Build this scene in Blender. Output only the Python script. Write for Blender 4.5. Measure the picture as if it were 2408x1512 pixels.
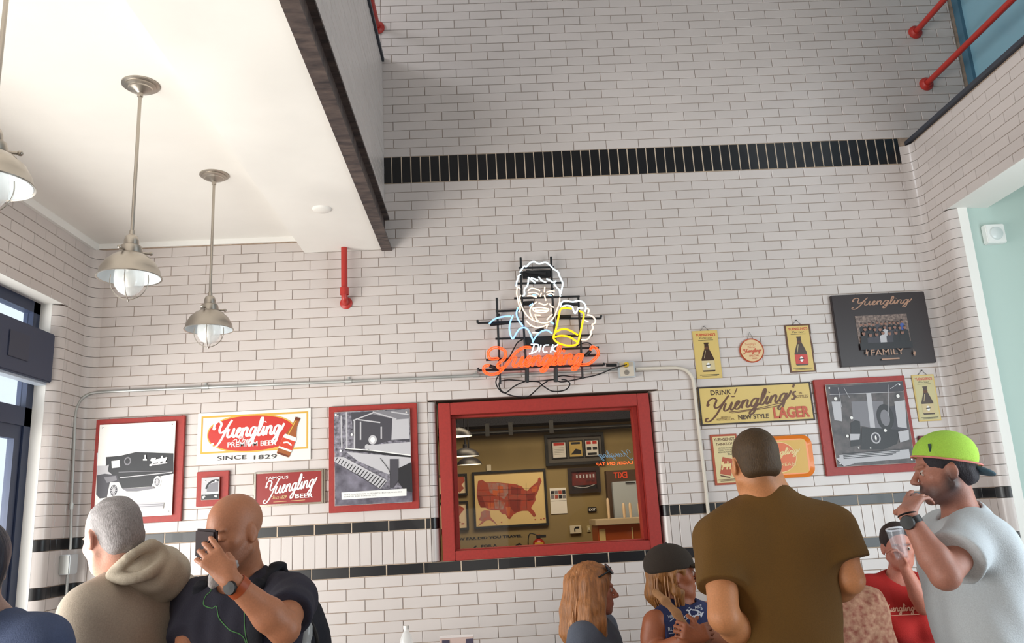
import bpy, bmesh, math, random
import numpy as np
from mathutils import Vector, Matrix
random.seed(7); rng = np.random.default_rng(7)
SC = bpy.context.scene
COL = SC.collection
for o in list(bpy.data.objects): bpy.data.objects.remove(o, do_unlink=True)

# ------------------------------------------------------------------ camera
FPX = 1882.23
pitch, yaw, roll = 0.232876, 0.040303, 0.055113
fw = np.array([math.sin(yaw)*math.cos(pitch), math.cos(yaw)*math.cos(pitch), math.sin(pitch)])
ri = np.array([math.cos(yaw), -math.sin(yaw), 0.0]); dn = np.cross(fw, ri)
c_, s_ = math.cos(roll), math.sin(roll)
M3 = np.array([c_*ri + s_*dn, -s_*ri + c_*dn, fw])
CAM = np.array([0, 0, 1.62])
cam = bpy.data.objects.new('camera', bpy.data.cameras.new('camera'))
cam.data.sensor_width = 36; cam.data.lens = FPX*36/2408; cam.data.clip_start = 0.05
cam.matrix_world = Matrix(((M3[0][0], -M3[1][0], -M3[2][0], CAM[0]), (M3[0][1], -M3[1][1], -M3[2][1], CAM[1]),
                           (M3[0][2], -M3[1][2], -M3[2][2], CAM[2]), (0, 0, 0, 1)))
COL.objects.link(cam); SC.camera = cam

# ------------------------------------------------------------------ world, lights, exposure
SC.view_settings.view_transform = 'Standard'; SC.view_settings.look = 'None'
SC.view_settings.gamma = 1; SC.view_settings.use_curve_mapping = False
SC.view_settings.exposure = -0.08
w = bpy.data.worlds.new('daylight'); SC.world = w; w.use_nodes = True
w.node_tree.nodes['Background'].inputs[0].default_value = (0.80, 0.90, 1.0, 1)
w.node_tree.nodes['Background'].inputs[1].default_value = 1.25

def area(name, loc, target, sx, sy, power, color):
    L = bpy.data.lights.new(name, 'AREA'); L.shape = 'RECTANGLE'; L.size = sx; L.size_y = sy
    L.energy = power; L.color = color
    o = bpy.data.objects.new(name, L); o.location = loc
    o.rotation_euler = (Vector(target)-Vector(loc)).to_track_quat('-Z', 'Y').to_euler()
    COL.objects.link(o); return o
area('street_window_daylight', (-3.3, 2.4, 1.2), (-0.9, 3.2, 3.0), 3.8, 2.2, 300, (1.0, 0.96, 0.90))
area('street_window_side_daylight', (-3.5, 2.9, 1.9), (-2.2, 5.2, 1.7), 1.6, 2.2, 26, (0.97, 0.98, 1.0))
area('upper_window_daylight', (-4.2, 2.6, 6.6), (0.6, 5.0, 4.2), 1.6, 1.6, 130, (0.90, 0.94, 1.0))
area('camera_side_fill', (0.6, -3.6, 2.6), (0.3, 5.3, 2.0), 5.0, 3.0, 18, (1.0, 0.92, 0.86))  # added broad fill from behind the viewer; no window is built there
area('ceiling_uplight_fill', (-1.2, -3.4, 1.0), (-1.5, 1.6, 3.5), 3.0, 1.6, 42, (1.0, 0.95, 0.88))  # added low uplight that brightens the low ceiling; no real source behind it
area('clerestory_daylight', (4.55, 2.6, 5.6), (1.5, 4.2, 3.2), 3.6, 1.6, 34, (0.86, 0.94, 1.0))
area('added_recess_fill', (3.95, 2.3, 1.7), (2.4, 4.6, 1.7), 2.0, 2.6, 110, (0.88, 0.96, 1.0))  # added fill for the recess and right wall, beside the made-up door

# ------------------------------------------------------------------ helpers
def lin(c):
    return tuple(((x/255)/12.92 if x/255 <= 0.04045 else ((x/255+0.055)/1.055)**2.4) for x in c)
def ray(u, v): return M3.T @ np.array([(u-1204)/FPX, (v-756)/FPX, 1.0])
D = 5.286                       # the back wall stands 5.29 m in front of the camera
def W(u, v, Y=D): d = ray(u, v); return CAM + d*(Y/d[1])
def AX(u, v, X): d = ray(u, v); return CAM + d*(X/d[0])
def AZ(u, v, Z): d = ray(u, v); return CAM + d*((Z-CAM[2])/d[2])

MATS = {}
def mat(name, rgb, rough=0.6, metal=0.0, emit=0.0, noise=0.0, nscale=20, bump=0.0, coat=0.0, alpha=1, trans=0.0, stretch=None, rgb2=None, island=0.0, ior=1.5):
    if name in MATS: return MATS[name]
    m = bpy.data.materials.new(name); m.use_nodes = True; nt = m.node_tree; b = nt.nodes['Principled BSDF']
    c = lin(rgb); b.inputs['Base Color'].default_value = (*c, 1)
    b.inputs['Roughness'].default_value = rough; b.inputs['Metallic'].default_value = metal
    b.inputs['Coat Weight'].default_value = coat; b.inputs['IOR'].default_value = ior
    if trans: b.inputs['Transmission Weight'].default_value = trans
    if emit:
        b.inputs['Emission Color'].default_value = (*c, 1); b.inputs['Emission Strength'].default_value = emit
    if noise or bump or rgb2:
        tc = nt.nodes.new('ShaderNodeTexCoord'); mp = nt.nodes.new('ShaderNodeMapping')
        if stretch: mp.inputs['Scale'].default_value = stretch
        nt.links.new(tc.outputs['Object'], mp.inputs[0])
        n = nt.nodes.new('ShaderNodeTexNoise'); n.inputs['Scale'].default_value = nscale; n.inputs['Detail'].default_value = 4
        nt.links.new(mp.outputs[0], n.inputs['Vector'])
        if noise or rgb2:
            r = nt.nodes.new('ShaderNodeMapRange'); r.inputs[1].default_value = 0.3; r.inputs[2].default_value = 0.7
            nt.links.new(n.outputs['Fac'], r.inputs[0])
            mx = nt.nodes.new('ShaderNodeMix'); mx.data_type = 'RGBA'
            c2 = lin(rgb2) if rgb2 else tuple(min(1, x*(1-noise)) for x in c)
            mx.inputs[6].default_value = (*c, 1); mx.inputs[7].default_value = (*c2, 1)
            nt.links.new(r.outputs[0], mx.inputs[0]); nt.links.new(mx.outputs[2], b.inputs['Base Color'])
            if emit: nt.links.new(mx.outputs[2], b.inputs['Emission Color'])
        if bump:
            bp = nt.nodes.new('ShaderNodeBump'); bp.inputs['Strength'].default_value = bump; bp.inputs['Distance'].default_value = 0.01
            nt.links.new(n.outputs['Fac'], bp.inputs['Height']); nt.links.new(bp.outputs[0], b.inputs['Normal'])
    if island:
        oi = nt.nodes.new('ShaderNodeObjectInfo'); ge = nt.nodes.new('ShaderNodeNewGeometry')
        ad = nt.nodes.new('ShaderNodeMath'); ad.operation = 'ADD'; fr = nt.nodes.new('ShaderNodeMath'); fr.operation = 'FRACT'
        nt.links.new(oi.outputs['Random'], ad.inputs[0]); nt.links.new(ge.outputs['Random Per Island'], ad.inputs[1]); nt.links.new(ad.outputs[0], fr.inputs[0])
        mx = nt.nodes.new('ShaderNodeMix'); mx.data_type = 'RGBA'
        mx.inputs[6].default_value = (*c, 1); mx.inputs[7].default_value = (*[x*(1-island) for x in c], 1)
        nt.links.new(fr.outputs[0], mx.inputs[0]); nt.links.new(mx.outputs[2], b.inputs['Base Color'])
    MATS[name] = m; return m

def vcmat(name, rough=0.6, nscale=0, bump=0.3, mott=0.0, stretch=(1, 1, 1), sss=0.0):
    """material whose colour is the mesh's own colour attribute, with fine mottling"""
    if name in MATS: return MATS[name]
    m = bpy.data.materials.new(name); m.use_nodes = True; nt = m.node_tree; b = nt.nodes['Principled BSDF']
    b.inputs['Roughness'].default_value = rough
    if sss: b.inputs['Subsurface Weight'].default_value = sss; b.inputs['Subsurface Radius'].default_value = (0.012, 0.004, 0.002)
    a = nt.nodes.new('ShaderNodeAttribute'); a.attribute_name = 'Col'
    if nscale:
        tc = nt.nodes.new('ShaderNodeTexCoord'); mp = nt.nodes.new('ShaderNodeMapping'); mp.inputs['Scale'].default_value = stretch
        nt.links.new(tc.outputs['Object'], mp.inputs[0])
        n = nt.nodes.new('ShaderNodeTexNoise'); n.inputs['Scale'].default_value = nscale; n.inputs['Detail'].default_value = 5
        nt.links.new(mp.outputs[0], n.inputs['Vector'])
        if mott:
            r = nt.nodes.new('ShaderNodeMapRange'); r.inputs[1].default_value = 0.3; r.inputs[2].default_value = 0.7; r.inputs[3].default_value = 1-mott; r.inputs[4].default_value = 1+mott*0.5
            vm = nt.nodes.new('ShaderNodeVectorMath'); vm.operation = 'SCALE'
            nt.links.new(n.outputs['Fac'], r.inputs[0]); nt.links.new(a.outputs['Color'], vm.inputs[0]); nt.links.new(r.outputs[0], vm.inputs['Scale'])
            nt.links.new(vm.outputs[0], b.inputs['Base Color'])
        else: nt.links.new(a.outputs['Color'], b.inputs['Base Color'])
        bp = nt.nodes.new('ShaderNodeBump'); bp.inputs['Strength'].default_value = bump; bp.inputs['Distance'].default_value = 0.006
        nt.links.new(n.outputs['Fac'], bp.inputs['Height']); nt.links.new(bp.outputs[0], b.inputs['Normal'])
    else: nt.links.new(a.outputs['Color'], b.inputs['Base Color'])
    MATS[name] = m; return m

def link(name, me, mats, parent=None, smooth=False):
    o = bpy.data.objects.new(name, me); COL.objects.link(o)
    if not isinstance(mats, (list, tuple)): mats = [mats]
    if len(me.materials) == 0:
        for m in mats: me.materials.append(m)
    if parent: o.parent = parent
    if smooth: me.shade_smooth()
    return o
def mk(name, verts, faces, mats, parent=None, smooth=False, fm=None):
    me = bpy.data.meshes.new(name); me.from_pydata([tuple(map(float, v)) for v in verts], [], faces)
    o = link(name, me, mats, parent, smooth)
    if fm is not None: me.polygons.foreach_set('material_index', fm)
    me.update(); return o
def tag(o, label=None, cat=None, group=None, kind=None):
    if label: o['label'] = label
    if cat: o['category'] = cat
    if group: o['group'] = group
    if kind: o['kind'] = kind
    return o
def empty(name, loc, label=None, cat=None, group=None, kind=None):
    o = bpy.data.objects.new(name, None); COL.objects.link(o); o.location = loc; o.empty_display_size = 0.1
    return tag(o, label, cat, group, kind)

class MB:
    """collects shapes for ONE mesh; ctr = origin the coordinates are measured from"""
    def __init__(s): s.v = []; s.f = []; s.m = []
    def add(s, v, f, m=0):
        b = len(s.v); s.v += [tuple(map(float, p)) for p in v]; s.f += [tuple(b+i for i in q) for q in f]; s.m += [m]*len(f); return s
    def box(s, a, b, m=0, bev=0.0):
        x0, y0, z0 = [min(p, q) for p, q in zip(a, b)]; x1, y1, z1 = [max(p, q) for p, q in zip(a, b)]
        if bev:
            bm = bmesh.new(); bmesh.ops.create_cube(bm, size=1)
            for vv in bm.verts: vv.co = Vector(((x0+x1)/2+vv.co.x*(x1-x0), (y0+y1)/2+vv.co.y*(y1-y0), (z0+z1)/2+vv.co.z*(z1-z0)))
            bmesh.ops.bevel(bm, geom=bm.edges[:], offset=bev, segments=2, affect='EDGES')
            bm.verts.index_update(); s.add([vv.co for vv in bm.verts], [[q.index for q in ff.verts] for ff in bm.faces], m); bm.free(); return s
        v = [(x0, y0, z0), (x1, y0, z0), (x1, y1, z0), (x0, y1, z0), (x0, y0, z1), (x1, y0, z1), (x1, y1, z1), (x0, y1, z1)]
        return s.add(v, [(0, 3, 2, 1), (4, 5, 6, 7), (0, 1, 5, 4), (1, 2, 6, 5), (2, 3, 7, 6), (3, 0, 4, 7)], m)
    def tube(s, pts, r, seg=8, m=0, closed=False, caps=True):
        pts = [Vector(p) for p in pts]; n = len(pts)
        rr = r if isinstance(r, (list, tuple, np.ndarray)) else [r]*n
        v = []; t0 = (pts[1]-pts[0]).normalized(); up = Vector((0, 0, 1)) if abs(t0.z) < 0.9 else Vector((1, 0, 0))
        nrm = (up-t0*up.dot(t0)).normalized()
        for i, p in enumerate(pts):
            a = pts[(i-1) % n] if (closed or i > 0) else pts[0]; b = pts[(i+1) % n] if (closed or i < n-1) else pts[-1]
            t = (b-a); t = t.normalized() if t.length > 1e-9 else t0
            nrm = (nrm-t*nrm.dot(t)); nrm = nrm.normalized() if nrm.length > 1e-6 else t.orthogonal().normalized()
            bn = t.cross(nrm)
            for k in range(seg):
                an = 2*math.pi*k/seg; v.append(p+(nrm*math.cos(an)+bn*math.sin(an))*rr[i])
        f = []
        for i in range(n if closed else n-1):
            j = (i+1) % n
            for k in range(seg): f.append((i*seg+k, i*seg+(k+1) % seg, j*seg+(k+1) % seg, j*seg+k))
        if caps and not closed: f += [tuple(range(seg))[::-1], tuple((n-1)*seg+k for k in range(seg))]
        return s.add(v, f, m)
    def lathe(s, prof, c, axis=(0, 0, 1), seg=32, m=0):
        """prof: [(radius, height)], c: base point, axis: direction"""
        ax = Vector(axis).normalized(); u = ax.orthogonal().normalized(); w_ = ax.cross(u); c = Vector(c); v = []
        for r, h in prof:
            for k in range(seg):
                an = 2*math.pi*k/seg; v.append(c+ax*h+(u*math.cos(an)+w_*math.sin(an))*r)
        f = [(i*seg+k, i*seg+(k+1) % seg, (i+1)*seg+(k+1) % seg, (i+1)*seg+k) for i in range(len(prof)-1) for k in range(seg)]
        return s.add(v, f, m)
    def ball(s, c, r, m=0, seg=16, rings=10):
        r = (r, r, r) if isinstance(r, (int, float)) else r
        v = [(c[0], c[1], c[2]+r[2])]
        for i in range(1, rings):
            th = math.pi*i/rings
            for k in range(seg): ph = 2*math.pi*k/seg; v.append((c[0]+r[0]*math.sin(th)*math.cos(ph), c[1]+r[1]*math.sin(th)*math.sin(ph), c[2]+r[2]*math.cos(th)))
        v.append((c[0], c[1], c[2]-r[2])); f = [(0, 1+k, 1+(k+1) % seg) for k in range(seg)]
        for i in range(rings-2):
            for k in range(seg): f.append((1+i*seg+k, 1+(i+1)*seg+k, 1+(i+1)*seg+(k+1) % seg, 1+i*seg+(k+1) % seg))
        L = len(v)-1; b = 1+(rings-2)*seg; f += [(L, b+(k+1) % seg, b+k) for k in range(seg)]
        return s.add(v, f, m)
    def build(s, name, mats, parent=None, smooth=False, origin=None):
        v = s.v
        if origin is not None: v = [(p[0]-origin[0], p[1]-origin[1], p[2]-origin[2]) for p in v]
        o = mk(name, v, s.f, mats, parent, smooth, s.m)
        if origin is not None: o.location = origin
        if smooth:
            try: o.data.set_sharp_from_angle(angle=math.radians(45))
            except Exception: pass
        return o

def rel(root): return tuple(root.location)
class PB(MB):
    """MB whose world coordinates become local to a root object on build"""
    def __init__(s, root): super().__init__(); s.root = root
    def build(s, name, mats, parent=None, smooth=False):
        L = s.root.location; s.v = [(p[0]-L[0], p[1]-L[1], p[2]-L[2]) for p in s.v]
        return MB.build(s, name, mats, parent or s.root, smooth)

def catmull(pts, n=6, closed=False):
    P = [np.array(p, float) for p in pts]; out = []; N = len(P)
    for i in range(N if closed else N-1):
        p0 = P[(i-1) % N] if (closed or i > 0) else 2*P[0]-P[1]
        p1 = P[i]; p2 = P[(i+1) % N]
        p3 = P[(i+2) % N] if (closed or i < N-2) else 2*P[-1]-P[-2]
        for k in range(n):
            t = k/n; out.append(0.5*((2*p1)+(-p0+p2)*t+(2*p0-5*p1+4*p2-p3)*t*t+(-p0+3*p1-3*p2+p3)*t**3))
    if not closed: out.append(P[-1])
    return out

# ------------------------------------------------------------------ materials
M_white = mat('white_glazed_brick', (204, 195, 191), rough=0.32, coat=0.15, island=0.07)
M_black = mat('black_glazed_brick', (11, 12, 18), rough=0.34, coat=0.08, island=0.3)
M_grout = mat('grey_grout', (182, 160, 142), rough=0.9, noise=0.3, nscale=30)
M_groutw = mat('white_grout', (206, 186, 164), rough=0.9, noise=0.2, nscale=30)
M_ceil = mat('ceiling_paint', (238, 234, 228), rough=0.85, noise=0.05, nscale=3)
M_plaster = mat('white_plaster', (236, 234, 230), rough=0.8)
M_red = mat('red_painted_wood', (158, 42, 34), rough=0.5, noise=0.18, nscale=60)
M_redpipe = mat('red_pipe_paint', (176, 48, 40), rough=0.4)
M_steel = mat('rusty_black_steel', (36, 30, 34), rough=0.55, rgb2=(92, 78, 72), nscale=9, bump=0.5, stretch=(1, 3, 1))
M_navy = mat('navy_window_frame', (38, 50, 78), rough=0.45)
M_nickel = mat('brushed_nickel', (176, 168, 158), rough=0.32, metal=0.9)
M_galv = mat('galvanised_conduit', (176, 178, 176), rough=0.4, metal=0.6)
M_dark = mat('black_metal', (14, 14, 17), rough=0.5)
M_glass = bpy.data.materials.new('clear_glass'); M_glass.use_nodes = True
nt = M_glass.node_tree; nt.nodes.clear()
out = nt.nodes.new('ShaderNodeOutputMaterial'); mx = nt.nodes.new('ShaderNodeMixShader'); tr = nt.nodes.new('ShaderNodeBsdfTransparent'); gl = nt.nodes.new('ShaderNodeBsdfGlossy')
fr = nt.nodes.new('ShaderNodeFresnel'); fr.inputs[0].default_value = 1.25; gl.inputs['Roughness'].default_value = 0.02
tr.inputs[0].default_value = (0.97, 0.98, 0.98, 1)
ge_ = nt.nodes.new('ShaderNodeNewGeometry'); iv = nt.nodes.new('ShaderNodeMath'); iv.operation = 'SUBTRACT'; iv.inputs[0].default_value = 1; nt.links.new(ge_.outputs['Backfacing'], iv.inputs[1])
ml = nt.nodes.new('ShaderNodeMath'); ml.operation = 'MULTIPLY'; nt.links.new(fr.outputs[0], ml.inputs[0]); nt.links.new(iv.outputs[0], ml.inputs[1])
nt.links.new(ml.outputs[0], mx.inputs[0]); nt.links.new(tr.outputs[0], mx.inputs[1]); nt.links.new(gl.outputs[0], mx.inputs[2]); nt.links.new(mx.outputs[0], out.inputs[0])

# ------------------------------------------------------------------ room shell
XL, XR = -2.61, 3.17
RC = 0.075                       # radius of the coved corners
WH, LT, SP = 0.0677, 0.2343, 0.0673
ZR0 = 3.9098                     # foot of the black soldier band
def zrow(r): return ZR0-WH*r
ZC, ZB, XB, XE = 3.547, 3.425, -1.19, -0.637
FLOOR = MB().box((-6, -4.2, -0.12), (6.5, 12.2, 0)).build('floor', mat('floor_concrete', (120, 112, 104), rough=0.5, noise=0.2, nscale=2)); tag(FLOOR, 'grey concrete floor of the room', kind='structure')

WX0, WX1, WZ0, WZ1 = -0.325, 1.112, 1.335, 2.362       # opening of the interior window
wb = MB(); ZT = 7.0
wb.box((XL-0.2, D, 0), (WX0-0.05, D+0.2, ZT)).box((WX1+0.05, D, 0), (5.2, D+0.2, ZT)).box((WX0-0.05, D, 0), (WX1+0.05, D+0.2, WZ0)).box((WX0-0.05, D, WZ1), (WX1+0.05, D+0.2, ZT)).box((WX0-0.05, D+0.05, WZ0), (WX0, D+0.2, WZ1)).box((WX1, D+0.05, WZ0), (WX1+0.05, D+0.2, WZ1))
wall_back = tag(wb.build('wall_back', M_grout), 'white glazed brick wall with black brick bands', kind='structure')

# left wall with the street window, y from 0.4 to 4.92
LY = 4.915; LZ = 3.035
wl = MB(); wl.box((XL-0.20, LY+0.072, 0), (XL, D, ZC+0.4)).box((XL-0.20, -4, LZ+0.02), (XL, LY+0.072, ZC+0.4)).box((XL-0.20, -4, 0), (XL, 0.4, LZ+0.02)).box((XL-0.20, 0.4, 0), (XL, LY+0.072, 0.5))
wall_left = tag(wl.build('wall_left', M_grout), 'short white brick wall beside the street window', kind='structure')

# right wall: brick up to the ledge, with a tall opening nearer the camera
RY, RZ = 4.96, 3.44; ZL = 4.055
wr = MB(); wr.box((XR, RY+0.072, 0), (XR+0.28, D, ZL)).box((XR, -4, RZ+0.02), (XR+0.28, RY+0.072, ZL)).box((XR, -4, 0), (XR+0.28, 1.2, RZ+0.02))
wall_right = tag(wr.build('wall_right', M_grout), 'white brick wall on the right with tall opening', kind='structure')
lg = MB().box((XR-0.03, -4, ZL), (XR+0.3, D-0.001, ZL+0.028)).build('trim_1', mat('dark_ledge_metal', (52, 56, 66), rough=0.5)); tag(lg, 'thin dark metal capping along the right wall', kind='structure')

# upper right: glazing beyond the ledge
ur = MB().box((4.6, -4, ZL-0.2), (4.75, D, 7.0)).build('wall_upper_right', mat('pale_blue_plaster', (128, 160, 176), rough=0.8)); tag(ur, 'blue-grey upper wall beyond the ledge', kind='structure')
win2 = empty('window_3', (3.74, 4.4, 5.2), 'tall blue-tinted clerestory window above the ledge', kind='structure')
g = PB(win2); g.box((3.70, 3.0, ZL+0.03), (3.76, 3.08, 6.2)).box((3.70, D-0.07, ZL+0.03), (3.76, D-0.002, 6.2)).box((3.70, 3.0, 5.95), (3.76, D, 6.03)).box((3.70, 3.0, ZL+0.03), (3.76, D-0.002, ZL+0.1))
g.build('window_frame', mat('teal_frame_paint', (70, 110, 132), rough=0.5))
g = PB(win2); g.box((3.725, 3.08, ZL+0.1), (3.735, D-0.07, 5.95)); g.build('pane', mat('blue_tinted_glass', (128, 172, 190), rough=0.15, coat=0.3))
rr = MB().box((3.17+0.28, -4, ZL-0.3), (4.6, D, ZL)).build('ceiling_recess', M_plaster); tag(rr, 'flat roof of the side recess behind the ledge', kind='structure')

# recess behind the opening in the right wall
rx = 3.95
rc = MB().box((rx, 3.45, 0), (rx+0.15, D, ZL-0.3)).box((XR+0.06, RY+0.021, 0), (rx, RY+0.07, ZL-0.3))
tag(rc.build('wall_recess', mat('pale_green_plaster', (186, 206, 200), rough=0.8)), 'pale green wall inside the recess on the right', kind='structure')
d1 = empty('added_door_1', (rx, 2.3, 0), 'added glazed door in the side recess, a made-up daylight opening', kind='structure')  # made-up door, added to account for the brightness at the right edge
g = PB(d1)
for y in (1.2, 2.28, 3.37): g.box((rx, y, 0), (rx+0.06, y+0.07, 3.3))
for z in (0, 1.0, 2.25, 3.2): g.box((rx+0.005, 1.2, z), (rx+0.055, 3.4, z+0.08))
g.build('door_frame', mat('pale_door_paint', (206, 222, 226), rough=0.5))
g = PB(d1); g.box((rx+0.02, 1.27, 0.06), (rx+0.03, 3.37, 3.22)); g.build('pane', M_glass)

# low ceiling on the left with a dropped soffit along its edge
cl = MB().box((XL, -4, ZC), (XB+0.01, D, ZC+0.4)).build('ceiling', M_ceil); tag(cl, 'low white ceiling over the left side of the room', kind='structure')
bk = MB().box((XB, -4, ZB), (XE-0.02, D, ZC+0.4), bev=0.004).build('ceiling_soffit', M_ceil); tag(bk, 'white dropped soffit along the edge of the low ceiling', kind='structure')
# crown strip along ceiling
cs = MB().box((XL, -4, ZC-0.05), (XL+0.03, D, ZC)).box((XL, D-0.012, ZC-0.035), (XB, D, ZC)).build('trim_2', M_plaster); tag(cs, 'white strip where the walls meet the low ceiling', kind='structure')
# half wall above the soffit
hw = wall_half = MB().box((XE-0.16, -4, 3.66), (XE, D, 4.87)).build('wall_half', M_grout); tag(hw, 'white brick parapet wall standing on the steel beam', kind='structure')
hc = MB().box((XE-0.18, -4, 4.87), (XE+0.02, D, 4.90)).build('trim_3', mat('dark_ledge_metal', (52, 56, 66))); tag(hc, 'dark capping on top of the parapet wall', kind='structure')
up = MB().box((-4.7, -4.2, ZT), (6.5, D+0.2, ZT+0.1)).build('ceiling_upper', M_ceil); tag(up, 'high ceiling above the double-height room', kind='structure')
ul = MB().box((-4.7, -4, 3.9), (-4.6, D, ZT)).box((XL-0.3, -4.2, 0), (6.5, -4.1, ZT)).build('wall_front', M_plaster); tag(ul, 'plain walls behind the viewer and over the low ceiling', kind='structure')
sb = MB().box((-4.7, D, 3.9), (XL-0.3, D+0.2, ZT)).box((XL-0.3, -4, 3.93), (XE-0.16, D, 3.97)).build('floor_upper', M_plaster); tag(sb, 'upper floor slab over the low ceiling', kind='structure')

# steel beam: a channel on edge with flanges
bm_ = MB()
bm_.box((XE-0.012, -4, ZB+0.004), (XE+0.0, D-0.004, 3.655)).box((XE-0.02, -4, ZB-0.012), (XE+0.05, D-0.004, ZB+0.004)).box((XE, -4, 3.64), (XE+0.035, D-0.004, 3.656))
for k in range(92):
    y = D-0.05-k*0.085; bm_.ball((XE+0.004, y, ZB+0.085), (0.010, 0.034, 0.036), 1, 8, 6); bm_.ball((XE+0.003, y+0.02, ZB+0.045), (0.008, 0.02, 0.012), 2, 6, 4)
sbm = bm_.build('steel_beam', [M_steel, mat('dark_beam_lump', (26, 24, 30), rough=0.45), mat('pale_beam_scale', (120, 108, 98), rough=0.7)]); tag(sbm, 'dark rusty steel beam along the edge of the soffit', kind='structure', cat=None)

# ------------------------------------------------------------------ bricks
BM_CACHE = {}
def brick_mesh(w_, h_, d_, m, pre):
    key = (round(w_, 3), round(h_, 3), round(d_, 3), m.name)
    if key in BM_CACHE: return BM_CACHE[key]
    c = 0.0022; a, b = w_/2, h_/2
    v = [(-a, d_, -b), (a, d_, -b), (a, d_, b), (-a, d_, b), (-a, c, -b), (a, c, -b), (a, c, b), (-a, c, b), (-a+c, 0, -b+c), (a-c, 0, -b+c), (a-c, 0, b-c), (-a+c, 0, b-c)]
    f = []
    for k in (0, 4): f += [(k+i, k+(i+1) % 4, k+4+(i+1) % 4, k+4+i) for i in range(4)]
    f += [(8, 9, 10, 11)]
    me = bpy.data.meshes.new(pre); me.from_pydata(v, [], f); me.materials.append(m); me.update(); BM_CACHE[key] = me
    return me
JT = 0.0032
def brick_wall(parent, org, udir, nrm, rects, quota):
    """rects: (u0,u1,z0,z1,kind); front faces stand proud of the wall plane along nrm"""
    u = np.array(udir, float); n = np.array(nrm, float); rot = Matrix(((u[0], -n[0], 0), (u[1], -n[1], 0), (0, 0, 1)))
    by = {}
    for r in rects: by.setdefault(r[4], []).append(r)
    for kind, L in by.items():
        m = M_black if kind.startswith('black') else M_white
        def key(r):
            p = np.array(org)+u*(r[0]+r[1])/2; p[2] = (r[2]+r[3])/2
            c = M3 @ (p-CAM); uu = 1204+FPX*c[0]/c[2]; vv = 756+FPX*c[1]/c[2]
            return (0 if (-20 < uu < 2430 and -20 < vv < 1530 and c[2] > 0) else 100)+np.linalg.norm(p-CAM)
        L = sorted(L, key=key); q = quota
        rest = MB()
        for i, r in enumerate(L):
            j = 0.0026 if kind.startswith('black') else JT/2; a0, a1, z0, z1 = r[0]+j, r[1]-j, r[2]+j, r[3]-j
            if a1-a0 < 0.008: continue
            proud = 0.006+random.uniform(-0.0008, 0.0008)
            cc = np.array(org, float)+u*(a0+a1)/2+n*proud; cc[2] = (z0+z1)/2
            me = brick_mesh(a1-a0, z1-z0, 0.012, m, kind)
            if i < q:
                o = bpy.data.objects.new(kind, me); COL.objects.link(o); o.parent = parent
                o.matrix_local = Matrix.Translation(cc) @ rot.to_4x4()
            else:
                vs = [Vector(cc)+rot @ vv.co for vv in me.vertices]
                rest.add(vs, [tuple(p.vertices) for p in me.polygons])
        if rest.f:
            o = rest.build('brickwork', m, parent); o['kind'] = 'stuff'
def courses(u0, u1, r0, r1, off, holes=(), sold=None, bands=True, soldoff=0.0):
    """rows r0..r1 (r grows downward)"""
    out = []
    r = r0
    while r < r1:
        if bands and sold and r == -3: h, kind, pit, of = 3, 'black_soldier_brick', SP, sold; 
        elif bands and r == 34: h, kind, pit, of = 1, 'black_brick', LT, off-0.901
        elif bands and r == 35: h, kind, pit, of = 3, 'soldier_brick', 0.0705, off+0.02
        elif bands and r == 38: h, kind, pit, of = 1, 'black_brick', LT, off-0.918
        else: h, kind, pit, of = 1, 'brick', LT, off+(LT/2 if r % 2 else 0)
        z1, z0 = zrow(r), zrow(r+h)
        segs = [(u0, u1)]
        cuts = []
        for (a, b, c, d) in holes:       # a,b in u; c,d in z
            if z0 < d-0.004 and z1 > c+0.004:
                cuts.append((a, b, c, d))
        k0 = math.floor((u0-of)/pit); k1 = math.ceil((u1-of)/pit)
        for k in range(k0, k1):
            a0, a1 = max(u0, of+k*pit), min(u1, of+(k+1)*pit)
            if a1-a0 < 0.012: continue
            parts = [(a0, a1, z0, z1)]
            for (a, b, c, d) in cuts:
                new = []
                for (p, q_, zz0, zz1) in parts:
                    if q_ <= a or p >= b: new.append((p, q_, zz0, zz1)); continue
                    if p < a: new.append((p, a, zz0, zz1))
                    if q_ > b: new.append((b, q_, zz0, zz1))
                    mid0, mid1 = max(p, a), min(q_, b)
                    if zz1 > d+0.01: new.append((mid0, mid1, d, zz1))
                    if zz0 < c-0.01: new.append((mid0, mid1, zz0, c))
                parts = new
            for (p, q_, zz0, zz1) in parts:
                if q_-p > 0.012 and zz1-zz0 > 0.012: out.append((p, q_, zz0, zz1, kind))
        r += h
    return out
gj = MB()
for (a, b, r0_, r1_) in ((XE, XR-RC, -3, 0), (XL+RC, -0.375, 34, 35), (1.162, XR-RC, 34, 35), (XL+RC, XR-RC, 38, 39)): gj.box((a, D-0.0045, zrow(r1_)+0.002), (b, D-0.0001, zrow(r0_)-0.002))
gj.build('grout_joint', M_groutw, wall_back)['kind'] = 'stuff'
RBOT = 57
OC = -0.212
BN = 0.05      # bullnose radius round the interior window
rects = courses(XL+RC, XR-RC, -3, RBOT, OC, holes=[(WX0-BN, WX1+BN, WZ0, WZ1), (XL, XE-0.002, ZC-0.035, 4.9), (XB, XE, ZB, 9)], sold=-0.577)
rects += courses(XE, XR+0.5, -32, -3, OC, bands=False)
rects += courses(-1.3, XE, -32, -15, OC, bands=False)
brick_wall(wall_back, (0, D, 0), (1, 0, 0), (0, -1, 0), rects, 300)
# left wall: u runs toward +Y
rl = courses(0.4, D-RC, 5, RBOT, 0.1, holes=[(-5, LY+0.0725, -1, LZ)])
brick_wall(wall_left, (XL, 0, 0), (0, 1, 0), (1, 0, 0), [r for r in rl if r[3] < ZC-0.03 or r[2] < ZC-0.1], 250)
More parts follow.
